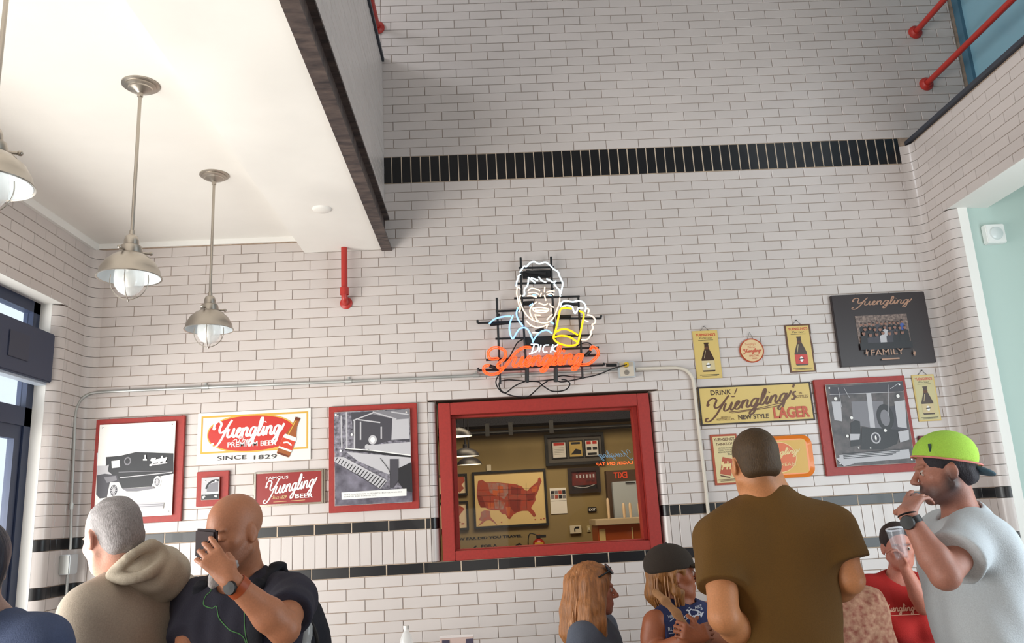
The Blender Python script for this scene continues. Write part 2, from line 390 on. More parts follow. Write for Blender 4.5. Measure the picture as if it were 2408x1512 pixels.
# right wall: u runs toward -Y
rr_ = courses(-(D-RC), -0.4, -2, RBOT, -0.05, holes=[(-(RY+0.065), 9, -1, RZ)])
brick_wall(wall_right, (XR, 0, 0), (0, -1, 0), (-1, 0, 0), rr_, 250)
# parapet face
rp = courses(-(D-0.008), -1.2, -14, 4, 0.07, bands=False)
brick_wall(wall_half, (XE, 0, 0), (0, -1, 0), (1, 0, 0), [r for r in rp if r[2] > 3.66 and r[3] < 4.875], 250)

def curved(parent, c, a0, a1, R, r0, r1, inner, name='corner_brick', zmax=None, zmin=None):
    """one rounded brick per course; c=(x,y) centre, angles in deg; inner: concave face toward the room"""
    seg = 5; r = r0; cache = {}
    while r < r1:
        h = 1; m = M_white
        if r == 35: h = 3
        if r in (34, 38): m = M_black
        z1, z0 = zrow(r)-JT/2, zrow(r+h)+JT/2; r += h
        if zmax and z1 > zmax: continue
        key = (h, m.name)
        if key not in cache:
            H = z1-z0; v = []; f = []
            da = JT/2/R*57.3
            for i in range(seg+1):
                an = math.radians(a0+da+(a1-a0-2*da)*i/seg)
                for rad, z in ((R, -H/2), (R, H/2), (R+(0.012 if inner else -0.012), -H/2), (R+(0.012 if inner else -0.012), H/2)):
                    v.append((c[0]+rad*math.cos(an), c[1]+rad*math.sin(an), z))
            for i in range(seg):
                b = i*4
                f += [(b, b+4, b+5, b+1), (b+1, b+5, b+7, b+3), (b, b+2, b+6, b+4)]
            f += [(0, 1, 3, 2), (seg*4, seg*4+2, seg*4+3, seg*4+1)]
            me = bpy.data.meshes.new(name); me.from_pydata(v, [], f); me.materials.append(m); me.shade_smooth(); me.update()
            me.set_sharp_from_angle(angle=math.radians(40)); cache[key] = me
        o = bpy.data.objects.new('black_corner_brick' if m is M_black else name, cache[key]); COL.objects.link(o); o.parent = parent; o.location = (0, 0, (z0+z1)/2)
P0 = 0.006
curved(wall_back, (XL+RC+P0, D-RC-P0), 90, 180, RC, 5, RBOT, True, zmax=ZC-0.03)
curved(wall_back, (XR-RC-P0, D-RC-P0), 0, 90, RC, -2, RBOT, True)
# bullnose at the street window jamb, at the recess jamb and round the interior window
RJ = 0.07
curved(wall_left, (XL-RJ+P0, LY+RJ), -90, 0, RJ, 13, RBOT, False, 'bullnose_brick')
curved(wall_right, (XR+RJ-P0, RY+RJ), 180, 270, RJ, 7, RBOT, False, 'bullnose_brick')
curved(wall_back, (WX0-BN, D+BN-P0), -90, 0, BN, 23, 38, False, 'bullnose_brick')
curved(wall_back, (WX1+BN, D+BN-P0), 180, 270, BN, 23, 38, False, 'bullnose_brick')
# reveals
rv = MB().box((XL-0.20, LY+0.0, 0), (XL-0.055, LY+0.02, LZ+0.02)).box((XL-0.20, 0.4, LZ), (XL+0.004, LY+0.02, LZ+0.02)).build('trim_4', M_plaster); tag(rv, 'smooth white reveal of the street window', kind='structure')
rv = MB().box((XR+0.055, RY, 0), (XR+0.12, RY+0.02, RZ)).box((XR-0.002, 1.2, RZ), (XR+0.28, RY+0.02, RZ+0.02)).build('trim_5', M_plaster); tag(rv, 'smooth white reveal of the recess opening', kind='structure')
q = W(2336, 552, RY); t = empty('alarm_sounder', (q[0], RY+0.021, q[2]-0.06), 'square white alarm plate with round lens on the recess wall', 'alarm')
g = PB(t); g.box((q[0]-0.065, RY-0.03, q[2]-0.065), (q[0]+0.065, RY+0.02, q[2]+0.065), bev=0.005); g.build('plate', mat('alarm_white', (232, 234, 232), rough=0.4))
g = PB(t); g.lathe([(0, -0.02), (0.02, -0.018), (0.042, -0.01), (0.045, 0)], (q[0], RY-0.03, q[2]), (0, 1, 0), seg=28); g.build('lens', mat('alarm_lens', (206, 214, 214), rough=0.2), smooth=True)

# ------------------------------------------------------------------ street window on the left
XW = -2.735
w1 = empty('window_2', (XW, 2.6, 1.9), 'navy-framed street window on the left', kind='structure')
g = PB(w1)
g.box((XW-0.06, LY-0.07, 0.5), (XW, LY, LZ)).box((XW-0.06, 0.4, LZ-0.07), (XW, LY, LZ)).box((XW-0.06, 0.4, 0.5), (XW, LY, 0.58))
g.box((XW-0.06, 0.4, 2.27), (XW, LY, 2.38)).box((XW-0.06, 0.4, 2.70), (XW, LY, 2.76))
for y in (3.1, 1.6): g.box((XW-0.06, y, 0.5), (XW, y+0.09, LZ))
g.box((XW-0.05, LY-0.14, 0.58), (XW-0.01, LY-0.075, 2.27)).box((XW-0.05, 3.2, 2.19), (XW-0.01, LY-0.14, 2.27))
g.build('window_frame', M_navy)
g = PB(w1); g.box((XW-0.035, 0.4, 0.58), (XW-0.028, LY-0.07, LZ-0.07)); g.build('pane', M_glass)
# shade box mounted across the window
t = empty('shade_box', (XW+0.08, 3.6, 2.66), 'long dark navy box mounted across the street window', 'box')
g = PB(t); g.box((XW+0.002, 2.2, 2.53), (XW+0.115, LY-0.02, 2.83), bev=0.006); g.build('housing', mat('dark_slate_paint', (52, 60, 84), rough=0.5))
g = PB(t); g.box((XW+0.115, 4.42, 2.61), (XW+0.120, 4.62, 2.76), bev=0.002); g.build('cover_plate', mat('dark_slate_paint2', (44, 50, 72), rough=0.4))
g = PB(t); g.box((XW+0.03, 2.2, 2.515), (XW+0.09, LY-0.03, 2.53)); g.build('bottom_rail', mat('pale_rail', (190, 200, 214), rough=0.4))

# ------------------------------------------------------------------ interior window in the back wall
iw = empty('window_1', ((WX0+WX1)/2, D, WZ0), 'red-framed window looking into the next room', kind='structure')
fx0, fx1, fz0, fz1 = WX0+0.018, WX1-0.014, WZ0+0.002, WZ1-0.02; fwid = 0.08
y0, y1 = D+0.002, D+0.16
g = PB(iw)
for a, b in (((fx0, y0, fz0), (fx0+fwid, y1, fz1)), ((fx1-fwid, y0, fz0), (fx1, y1, fz1)), ((fx0+fwid, y0, fz0), (fx1-fwid, y1, fz0+0.058)), ((fx0+fwid, y0, fz1-fwid), (fx1-fwid, y1, fz1))): g.box(a, b, bev=0.003)
fo = g.build('window_frame', M_red)
g = PB(iw); q = 0.028
for a, b in (((fx0+fwid, y0+0.10, fz0+0.06), (fx0+fwid+q, y0+0.15, fz1-fwid)), ((fx1-fwid-q, y0+0.04, fz0+0.06), (fx1-fwid, y0+0.15, fz1-fwid)), ((fx0+fwid, y0+0.05, fz0+0.058), (fx1-fwid, y0+0.15, fz0+0.066)), ((fx0+fwid, y0+0.08, fz1-fwid-0.014), (fx1-fwid, y0+0.15, fz1-fwid))): g.box(a, b, bev=0.003)
g.build('glazing_bead', M_red)
g = PB(iw); g.box((fx0+fwid, y0+0.11, fz0+0.06), (fx1-fwid, y0+0.116, fz1-fwid)); g.build('pane', M_glass)
lt = MB().box((WX0-BN+0.01, D-0.004, WZ1-0.001), (WX1+BN-0.01, D+0.15, WZ1+0.012)).build('trim_6', mat('lintel_edge', (120, 100, 92), rough=0.6)); tag(lt, 'thin metal lintel edge over the red window', kind='structure')
# ------------------------------------------------------------------ the room behind the red window
Y2 = D+2.6
nr = MB().box((-2.2, Y2, 0), (4.2, Y2+0.1, 3.2)); tag(nr.build('wall_next_room', mat('olive_tan_paint', (142, 124, 84), rough=0.8, noise=0.06, nscale=3)), 'olive tan wall of the room behind the red window', kind='structure')
nr = MB().box((-2.3, D+0.2, 0), (-2.2, Y2+0.1, 3.2)).box((4.2, D+0.2, 0), (4.3, Y2+0.1, 3.2)); tag(nr.build('wall_next_room_side', mat('olive_tan_paint', (142, 124, 84))), 'side walls of the room behind the red window', kind='structure')
nr = MB().box((-2.3, D+0.2, 3.2), (4.3, Y2+0.1, 3.3)); tag(nr.build('ceiling_next_room', mat('dark_ceiling', (26, 27, 36), rough=0.9)), 'dark ceiling of the room behind the window', kind='structure')
def P2(u, v, Y=Y2-0.01): return W(u, v, Y)
zdk = P2(1290, 1000)[2]
nr = MB().box((-2.2, Y2-0.25, zdk), (4.2, Y2, 3.2)); tag(nr.build('trim_7', mat('dark_ceiling', (26, 27, 36))), 'dark dropped ceiling edge in the next room', kind='structure')
area('next_room_lamp', (0.6, D+1.2, 3.1), (0.6, D+1.9, 0.8), 2.2, 0.8, 52, (1.0, 0.80, 0.55))

def rectpx(tl, tr, br, bl, Y):
    """world rectangle on the plane y=Y from four picture corners -> x0, x1, z0, z1"""
    a, b, c, d = [W(*p, Y) for p in (tl, tr, br, bl)]
    return (a[0]+d[0])/2, (b[0]+c[0])/2, (c[2]+d[2])/2, (a[2]+b[2])/2

M_pw = mat('print_white', (232, 230, 226), rough=0.5); M_pk = mat('print_black', (24, 24, 30), rough=0.45)
M_pg = mat('print_grey', (120, 118, 124), rough=0.5); M_pl = mat('print_light_grey', (182, 180, 184), rough=0.5)
M_pd = mat('print_dark_grey', (62, 60, 68), rough=0.5)
M_cream = mat('print_cream', (222, 196, 138), rough=0.5); M_yel = mat('print_straw_yellow', (206, 178, 104), rough=0.45)
M_pr = mat('print_red', (188, 44, 34), rough=0.35, coat=0.2); M_pbr = mat('print_brown', (92, 54, 28), rough=0.45)
M_gold = mat('print_gold', (204, 160, 62), rough=0.4); M_por = mat('print_orange', (222, 128, 40), rough=0.45)
M_maroon = mat('print_maroon', (140, 32, 30), rough=0.35, coat=0.2)

class Print:
    """flat printed picture: thin polygons laid over a backing, coordinates 0..1 across and up"""
    def __init__(s, x0, x1, z0, z1, y, parent, mats):
        s.x0, s.x1, s.z0, s.z1, s.y = x0, x1, z0, z1, y; s.par = parent; s.mats = mats; s.mb = MB(); s.k = 0; s.L = parent.location
    def P(s, a, b, k=None): return (s.x0+(s.x1-s.x0)*a-s.L[0], s.y-(s.k+(k or 0))*0.00016-s.L[1], s.z0+(s.z1-s.z0)*b-s.L[2])
    def poly(s, pts, m):
        s.k += 1; s.mb.add([s.P(*p) for p in pts], [tuple(range(len(pts)))], m); return s
    def rect(s, a0, b0, a1, b1, m): return s.poly([(a0, b0), (a1, b0), (a1, b1), (a0, b1)], m)
    def ell(s, a, b, ra, rb, m, n=40, rot=0):
        asp = (s.x1-s.x0)/(s.z1-s.z0); P = []
        for i in range(n):
            t = 2*math.pi*i/n; x, z = ra*math.cos(t)*asp, rb*math.sin(t)
            P.append((a+(x*math.cos(rot)-z*math.sin(rot))/asp, b+x*math.sin(rot)+z*math.cos(rot)))
        return s.poly(P, m)
    def line(s, pts, wd, m, smooth=True, taper=False):
        """ribbon through points, wd in units of the height"""
        asp = (s.x1-s.x0)/(s.z1-s.z0); P = catmull(pts, 6) if smooth and len(pts) > 2 else [np.array(p, float) for p in pts]
        Q = np.array([(p[0]*asp, p[1]) for p in P]); s.k += 1; v = []
        for i in range(len(Q)):
            t = Q[min(i+1, len(Q)-1)]-Q[max(i-1, 0)]; t = t/(np.linalg.norm(t)+1e-9); n = np.array([-t[1], t[0]])
            h = wd/2*((0.65+0.5*abs(t[1])) if taper else 1)
            for sg in (1, -1): q = Q[i]+n*h*sg; v.append(s.P(q[0]/asp, q[1], i*0.008))
        s.mb.add(v, [(2*i, 2*i+1, 2*i+3, 2*i+2) for i in range(len(Q)-1)], m); return s
    def text(s, txt, a, b, h, m, width=None, bold=0.0, rot=0.0, shear=0.0, sx=1.0, mirror=False):
        """h = letter height in units of the picture height; width = wanted width in picture widths"""
        s.k += 1; v, f = text_mesh(txt, bold, shear); v = np.array(v)
        mn, mxx = v.min(0), v.max(0); H = (s.z1-s.z0)*h; sc = H/0.73
        wid = (mxx[0]-mn[0])*sc
        fx = sx if width is None else (s.x1-s.x0)*width/wid
        x = (v[:, 0]-mn[0])*sc*fx; z = v[:, 1]*sc
        if mirror: x = x.max()-x
        X = x*math.cos(rot)-z*math.sin(rot); Z = x*math.sin(rot)+z*math.cos(rot)
        bx, by, bz = s.P(a, b); s.mb.add([(bx+p, by, bz+q) for p, q in zip(X, Z)], f, m); return s
    def script(s, a0, b0, a1, b1, wd, m, shear=0.35, rise=0.0, apost=False, base=None):
        """the hand-lettered script word inside the box a0..a1, b0..b1"""
        for st in script_strokes(shear, rise, apost):
            s.line([(a0+(a1-a0)*p[0], b0+(b1-b0)*p[1]) for p in st], wd, m, smooth=False, taper=True)
        return s
    def build(s, name='print', label=None):
        o = s.mb.build(name, s.mats, s.par)
        if label: o['label'] = label
        return o
TXT = {}
def text_mesh(txt, bold=0.0, shear=0.0):
    k = (txt, bold, shear)
    if k in TXT: return TXT[k]
    c = bpy.data.curves.new('lettering', 'FONT'); c.body = txt; c.offset = bold; c.shear = shear; c.resolution_u = 3
    o = bpy.data.objects.new('lettering', c); me = bpy.data.meshes.new_from_object(o)
    v = [(p.co.x, p.co.y) for p in me.vertices]; f = [tuple(p.vertices) for p in me.polygons]
    bpy.data.objects.remove(o); bpy.data.curves.remove(c); bpy.data.meshes.remove(me); TXT[k] = (v, f); return v, f
STR = [
 [(0.25, 1.25), (0.05, 1.05), (0.1, 1.7), (0.55, 1.95), (0.95, 1.6), (0.85, 1.0), (1.05, 0.6), (1.5, 0.75), (1.9, 1.3)],
 [(2.25, 2.0), (2.0, 1.55), (1.65, 0.6), (1.25, -0.4), (0.75, -1.0), (0.3, -0.95), (0.25, -0.65), (0.5, -0.6)],
 [(2.1, 1.0), (2.02, 0.3), (2.25, 0.0), (2.6, 0.3), (2.78, 1.0), (2.75, 0.25), (2.95, 0.0), (3.2, 0.3), (3.5, 0.6), (3.6, 0.9), (3.42, 1.02), (3.22, 0.6), (3.3, 0.1), (3.6, 0.0), (3.85, 0.4), (4.02, 1.0), (4.0, 0.0)],
 [(4.02, 0.55), (4.3, 1.0), (4.55, 0.85), (4.52, 0.2), (4.72, 0.0), (4.95, 0.3)],
 [(5.62, 0.85), (5.35, 1.02), (5.05, 0.75), (5.02, 0.2), (5.25, 0.0), (5.5, 0.3), (5.68, 1.0), (5.62, 0.0), (5.5, -0.8), (5.2, -1.0), (5.05, -0.75), (5.4, -0.25), (6.0, 0.3), (6.35, 1.4), (6.3, 2.0), (6.12, 1.9), (6.05, 0.9), (6.08, 0.15), (6.3, 0.0), (6.55, 0.4), (6.7, 1.0), (6.68, 0.2), (6.85, 0.0), (7.05, 0.4), (7.18, 1.0), (7.16, 0.0)],
 [(6.75, 1.45), (6.8, 1.55)],
 [(7.18, 0.55), (7.45, 1.0), (7.7, 0.85), (7.68, 0.2), (7.88, 0.0), (8.1, 0.3)],
 [(8.75, 0.85), (8.5, 1.02), (8.2, 0.75), (8.17, 0.2), (8.4, 0.0), (8.62, 0.3), (8.82, 1.0), (8.76, 0.0), (8.64, -0.8), (8.34, -1.0), (8.18, -0.75), (8.5, -0.25), (9.05, 0.5), (9.3, 1.2)]]
def script_strokes(shear=0.35, rise=0.0, apost=False):
    out = []; S = list(STR)
    if apost: S = S+[[(9.45, 2.0), (9.4, 1.6)], [(9.85, 1.0), (9.6, 0.95), (9.6, 0.65), (9.85, 0.4), (9.75, 0.05), (9.45, 0.1)]]
    for st in S:
        P = catmull(st, 5) if len(st) > 2 else [np.array(p, float) for p in st]
        out.append([(p[0]+shear*p[1], p[1]+rise*p[0]) for p in P])
    A = np.array([q for st in out for q in st]); mn, mx_ = A.min(0), A.max(0)
    return [[((p[0]-mn[0])/(mx_[0]-mn[0]), (p[1]-mn[1])/(mx_[1]-mn[1])) for p in st] for st in out]

# ---- objects in the next room
def frame_ring(g, x0, x1, z0, z1, y, t, d, m=0, bev=0.0):
    for a, b in (((x0, y-d, z0), (x0+t, y, z1)), ((x1-t, y-d, z0), (x1, y, z1)), ((x0+t, y-d, z0), (x1-t, y, z0+t)), ((x0+t, y-d, z1-t), (x1-t, y, z1))): g.box(a, b, m, bev)
def zz(x, y, s=3.287, ox=1000, oy=900): return (ox+x/s, oy+y/s)
def board(name, corners, Y, label, cat, group=None):
    x0, x1, z0, z1 = rectpx(*corners, Y)
    r = empty(name, ((x0+x1)/2, Y, z0), label, cat, group); return r, x0, x1, z0, z1
yw = Y2-0.002
# country map
r, x0, x1, z0, z1 = board('framed_map', (zz(358, 692), zz(925, 662), zz(958, 1095), zz(380, 1138)), Y2-0.03, 'large black-framed red wall map of the whole country in next room', 'map')
g = PB(r); frame_ring(g, x0, x1, z0, z1, yw, 0.022, 0.03); g.build('frame', M_dark)
g = PB(r); g.box((x0+0.01, yw-0.016, z0+0.01), (x1-0.01, yw, z1-0.01)); g.build('backing', M_cream)
M_mr = mat('map_red', (176, 62, 40), rough=0.6, rgb2=(150, 78, 66), nscale=40); M_mg = mat('map_grey', (158, 132, 130), rough=0.6, rgb2=(176, 84, 62), nscale=28)
p = Print(x0+0.02, x1-0.02, z0+0.02, z1-0.02, yw-0.017, r, [M_mr, M_mg, M_pk])
def mp(x, y):   # zoom pixel in the map picture to 0..1
    w_ = W(*zz(x, y), yw-0.017); return ((w_[0]-p.x0)/(p.x1-p.x0), (w_[2]-p.z0)/(p.z1-p.z0))
usa = [(408, 760), (440, 750), (470, 770), (560, 770), (640, 778), (700, 785), (745, 800), (770, 830), (790, 835), (815, 808), (850, 778), (868, 765), (872, 740), (888, 732), (900, 762), (888, 790), (880, 815), (868, 850), (850, 880), (855, 905), (830, 945), (818, 968), (845, 1000), (858, 1030), (838, 1038), (815, 1010), (795, 990), (750, 990), (715, 1000), (680, 1020), (655, 1055), (640, 1050), (620, 1015), (595, 1015), (570, 985), (530, 985), (490, 980), (465, 965), (430, 965), (412, 930), (398, 870), (400, 820)]
p.poly([mp(*q) for q in usa], 0)
p.poly([mp(*q) for q in [(480, 775), (560, 775), (640, 782), (642, 850), (610, 900), (560, 870), (500, 850)]], 1)
p.poly([mp(*q) for q in [(530, 900), (590, 910), (620, 930), (600, 980), (540, 975)]], 1)
p.poly([mp(*q) for q in [(430, 1000), (460, 985), (500, 990), (505, 1040), (540, 1075), (560, 1105), (530, 1080), (500, 1060), (470, 1065), (440, 1090), (405, 1110), (440, 1070), (412, 1060), (430, 1030)]], 1)
for xx, yy in ((850, 1058), (895, 1055), (918, 1050), (615, 1103), (590, 1078)): p.ell(*mp(xx, yy), 0.012, 0.012, 0, 10)
p.mats += [mat('map_orange', (196, 96, 56), rough=0.6), mat('map_dark_red', (132, 44, 36), rough=0.6)]
for q_, c_i in (([(405, 870), (440, 880), (470, 960), (430, 962), (412, 930)], 4), ([(560, 800), (600, 800), (600, 850), (560, 850)], 3), ([(520, 830), (560, 835), (555, 880), (525, 870)], 3), ([(480, 930), (530, 930), (530, 978), (490, 975)], 3), ([(650, 900), (740, 900), (735, 985), (690, 1000), (655, 960)], 4), ([(660, 800), (740, 820), (740, 860), (665, 860)], 4), ([(780, 860), (850, 850), (840, 900), (790, 910)], 4), ([(620, 960), (660, 960), (650, 1040), (635, 1030)], 3), ([(820, 815), (868, 790), (860, 840), (825, 850)], 3)): p.poly([mp(*q) for q in q_], c_i)
for i in range(5): p.line([mp(500+i*70, 775), mp(505+i*70, 970)], 0.003, 2, smooth=False)
for i in range(3): p.line([mp(410, 830+i*45), mp(860-i*10, 815+i*45)], 0.003, 2, smooth=False)
p.build('print')
# two narrow maps cut off by the frame
for (cs_, lab, sh) in (((zz(60, 716), zz(320, 700), zz(330, 868), zz(70, 880)), 'small black-framed state map at upper left of next room', [(245, 730), (300, 725), (305, 760), (280, 790), (300, 815), (265, 850), (230, 820), (250, 780)]),
                       ((zz(60, 930), zz(328, 912), zz(342, 1138), zz(70, 1150)), 'small black-framed world map at lower left of next room', [(225, 955), (270, 950), (305, 975), (275, 1010), (250, 1050), (228, 1060)])):
    r, x0, x1, z0, z1 = board('framed_map', cs_, Y2-0.03, lab, 'map')
    g = PB(r); frame_ring(g, x0, x1, z0, z1, yw, 0.02, 0.03); g.build('frame', M_dark)
    g = PB(r); g.box((x0+0.01, yw-0.016, z0+0.01), (x1-0.01, yw, z1-0.01)); g.build('backing', mat('map_paper', (226, 206, 176), rough=0.6))
    p = Print(x0+0.02, x1-0.02, z0+0.02, z1-0.02, yw-0.017, r, [M_mr]); p.poly([mp(*q) for q in sh], 0)
    if 'world' in lab:
        for xx, yy in ((262, 1078), (290, 1090), (245, 1085)): p.ell(*mp(xx, yy), 0.06, 0.03, 0, 12)
    p.build('print')
# triple framed papers
r, x0, x1, z0, z1 = board('framed_papers', (zz(918, 408), zz(1380, 378), zz(1392, 618), zz(935, 648)), Y2-0.04, 'wide grey frame holding three printed papers in next room', 'picture')
g = PB(r); frame_ring(g, x0, x1, z0, z1, yw, 0.028, 0.04); g.build('frame', M_dark)
g = PB(r); g.box((x0+0.01, yw-0.018, z0+0.01), (x1-0.01, yw, z1-0.01)); g.build('mat_board', mat('grey_mount', (92, 88, 84), rough=0.7))
for (a, b, colr) in ((972, 1088, 0), (1100, 1215, 1), (1225, 1338, 2)):
    X0, X1, Z0, Z1 = rectpx(zz(a, 455-(a-972)*0.06), zz(b, 448-(a-972)*0.06), zz(b+8, 582-(a-972)*0.06), zz(a+8, 592-(a-972)*0.06), yw)
    g = PB(r); frame_ring(g, X0, X1, Z0, Z1, yw-0.018, 0.01, 0.012); g.build('inner_frame', M_dark)
    p = Print(X0+0.008, X1-0.008, Z0+0.008, Z1-0.008, yw-0.019, r, [M_pw, M_yel, M_pk, M_pr])
    p.rect(0, 0, 1, 1, 1 if colr == 1 else 0)
    if colr == 0: p.rect(0.1, 0.76, 0.9, 0.94, 3); [p.line([(0.15, 0.62-i*0.1), (0.85, 0.62-i*0.1)], 0.012, 2) for i in range(5)]
    elif colr == 1: p.rect(0.15, 0.78, 0.85, 0.92, 2); p.poly([(0.1, 0.15), (0.5, 0.5), (0.9, 0.4), (0.9, 0.15)], 2)
    else: [p.rect(0.12+0.45*i, 0.74-0.36*j, 0.45+0.45*i, 0.92-0.36*j, 3 if j == 0 else 2) for i in range(2) for j in range(2)]; p.rect(0.15, 0.05, 0.85, 0.2, 2)
    p.build('print')
# dark framed night picture
r, x0, x1, z0, z1 = board('framed_picture', (zz(1100, 660), zz(1345, 650), zz(1360, 845), zz(1112, 858)), Y2-0.03, 'dark-framed brick building picture in next room', 'picture')
g = PB(r); frame_ring(g, x0, x1, z0, z1, yw, 0.035, 0.03); g.build('frame', mat('dark_brown_frame', (34, 20, 18), rough=0.5))
p = Print(x0+0.03, x1-0.03, z0+0.03, z1-0.03, yw-0.012, r, [mat('print_brick_red', (120, 36, 32), rough=0.5, rgb2=(50, 20, 24), nscale=22), M_pl, M_pk]); p.rect(0, 0, 1, 1, 0)
for i in range(6): p.rect(0.2+i*0.13, 0.62, 0.26+i*0.13, 0.8, 1)
p.rect(0, 0, 1, 0.25, 2).line([(0.1, 0.2), (0.5, 0.12), (0.9, 0.25)], 0.03, 1).build('print')
# calendar
r, x0, x1, z0, z1 = board('wall_calendar', (zz(960, 818), zz(1085, 810), zz(1100, 1008), zz(975, 1015)), Y2-0.01, 'white wall calendar with small photos hanging in next room', 'calendar')
g = PB(r); g.box((x0, yw-0.008, z0), (x1, yw, z1)); g.build('page', M_pw)
p = Print(x0, x1, z0, z1, yw-0.009, r, [M_pk, M_pg, M_mr])
for i in range(4):
    for j in range(2): p.rect(0.06+i*0.235, 0.76-j*0.17, 0.26+i*0.235, 0.9-j*0.17, (i+j) % 3)
p.line([(0.02, 0.5), (0.98, 0.5)], 0.008, 0).build('print')
# thermostat, switch, box, exit sign
def plate(name, cs_, lab, cat, m, d=0.03, extra=None, Y=Y2):
    x0, x1, z0, z1 = rectpx(*cs_, Y-0.01); r = empty(name, ((x0+x1)/2, Y, z0), lab, cat)
    g = PB(r); g.box((x0, Y-d, z0), (x1, Y-0.001, z1), bev=0.003); g.build('cover', m); return r, x0, x1, z0, z1
M_ivory = mat('ivory_plastic', (206, 198, 178), rough=0.4)
r, x0, x1, z0, z1 = plate('alarm_keypad', (zz(1115, 1105), zz(1203, 1100), zz(1207, 1163), zz(1120, 1168)), 'ivory alarm keypad on the tan wall of the next room', 'keypad', M_ivory)
g = PB(r); g.box((x0+0.05, Y2-0.033, z1-0.03), (x1-0.02, Y2-0.0301, z1-0.012)).box((x0+0.04, Y2-0.033, z0+0.02), (x0+0.05, Y2-0.0301, z0+0.05)); g.build('display', M_dark)
r, x0, x1, z0, z1 = plate('light_switch', (zz(1250, 1105), zz(1278, 1103), zz(1280, 1153), zz(1252, 1156)), 'small ivory light switch right of the keypad', 'switch', mat('tan_plastic', (178, 166, 128), rough=0.4), 0.012)
g = PB(r); g.box(((x0+x1)/2-0.006, Y2-0.022, (z0+z1)/2-0.012), ((x0+x1)/2+0.006, Y2-0.012, (z0+z1)/2+0.012)); g.build('toggle', M_ivory)
r, x0, x1, z0, z1 = plate('junction_plate', (zz(473, 635), zz(508, 632), zz(510, 680), zz(475, 683)), 'small white plate above the country map', 'plate', M_ivory, 0.02)
r, x0, x1, z0, z1 = plate('exit_sign', (zz(1255, 963), zz(1322, 960), zz(1324, 995), zz(1258, 998)), 'small black exit sign low on the next room wall', 'sign', M_dark, 0.02)
p = Print(x0, x1, z0, z1, Y2-0.021, r, [M_pw]); p.text('EXIT', 0.12, 0.22, 0.55, 0, width=0.76, bold=0.02).build('lettering')
# wall lettering
xa, za = P2(*zz(190, 1210))[0], P2(*zz(600, 1195))[2]
a, b = P2(*zz(228, 1218)), P2(*zz(752, 1182)); c1 = P2(*zz(752, 1160))
H = c1[2]-b[2]; le = empty('wall_lettering', (a[0], Y2, a[2]), 'black block lettering painted low on the tan wall', 'lettering')
wtot = (b[0]-a[0])*1.07
p = Print(b[0]-wtot, b[0], b[2]-0.02, b[2]-0.02+wtot, Y2-0.002, le, [M_pk])
p.text('HOW FAR DID YOU TRAVEL', 0, 0.012, H*0.92/wtot, 0, width=1.0, bold=0.05)
p.text('FOR A', 0.425, -0.098, H*0.9/wtot, 0, width=0.22, bold=0.05)
for st in ([(0.02, -0.1), (0.1, -0.06), (0.12, -0.12), (0.06, -0.15)], [(0.26, -0.15), (0.3, -0.12), (0.36, -0.07)], [(0.72, -0.17), (0.77, -0.1), (0.79, -0.14)], [(0.9, -0.1), (0.96, -0.08), (0.99, -0.15)]): p.line(st, 0.02, 0)
p.build('print')
# fire extinguisher seen above the sill
e = P2(*zz(873, 1230)); r = empty('fire_extinguisher', (e[0], Y2-0.09, e[2]-0.35), 'small extinguisher with curved hose at the window sill', 'extinguisher')
g = PB(r); g.lathe([(0.0, 0), (0.055, 0.0), (0.06, 0.02), (0.06, 0.32), (0.05, 0.36), (0.02, 0.385), (0.02, 0.42), (0, 0.42)], (e[0], Y2-0.09, e[2]-0.35)); g.build('cylinder', mat('extinguisher_red', (150, 34, 26), rough=0.3), smooth=True)
g = PB(r); g.tube(catmull([(e[0], Y2-0.09, e[2]+0.06), (e[0]-0.08, Y2-0.1, e[2]+0.08), (e[0]-0.1, Y2-0.1, e[2]-0.02), (e[0]-0.07, Y2-0.1, e[2]-0.1)]), 0.005).box((e[0]-0.02, Y2-0.12, e[2]+0.04), (e[0]+0.07, Y2-0.08, e[2]+0.065)); g.build('hose', M_dark)
g = PB(r); g.box((e[0]-0.04, Y2-0.152, e[2]-0.1), (e[0]+0.04, Y2-0.147, e[2]+0.0)); g.build('instruction_card', M_gold)
# right: dark column, bright serving hatch and counter
a = P2(*zz(1385, 700)); b = P2(*zz(1390, 1040))
t = MB().box((a[0], Y2-0.12, 0), (4.1, Y2-0.003, P2(*zz(1500, 680))[2])).build('door_2', mat('brown_panel', (74, 52, 34), rough=0.6)); tag(t, 'dark brown panelled bar back in the next room', kind='structure')
x0, x1, z0, z1 = rectpx(zz(1438, 770), zz(1760, 752), zz(1775, 1000), zz(1455, 1018), Y2-0.13)
r = empty('steel_cooler', ((x0+x1)/2, Y2-0.13, z0), 'pale steel cooler behind the bar in the next room', 'cooler')
g = PB(r); g.box((x0, Y2-0.2, z0-0.9), (x1, Y2-0.121, z1), bev=0.004); g.build('cabinet', mat('pale_steel', (178, 188, 196), rough=0.4, metal=0.2))
xm = W(*zz(1590, 800), Y2-0.2)[0]; g = PB(r); g.box((xm-0.05, Y2-0.215, z0+0.28), (xm+0.04, Y2-0.2005, z1-0.01)); g.build('dark_door_strip', M_dark)
x0, x1, z0, z1 = rectpx(zz(1305, 1040), zz(1760, 1055), zz(1765, 1230), zz(1325, 1215), Y2-0.75)
r = empty('bar_counter', ((x0+x1)/2, Y2-0.5, 0), 'orange-fronted bar counter with pale top in next room', 'counter')
g = PB(r); g.box((x0+0.02, Y2-0.74, 0), (3.9, Y2-0.35, z1-0.05)); g.build('front_panel', mat('orange_panel', (178, 84, 40), rough=0.5))
g = PB(r); g.box((x0, Y2-0.78, z1-0.05), (3.95, Y2-0.32, z1), bev=0.004); g.build('worktop', mat('pale_worktop', (196, 178, 150), rough=0.4))
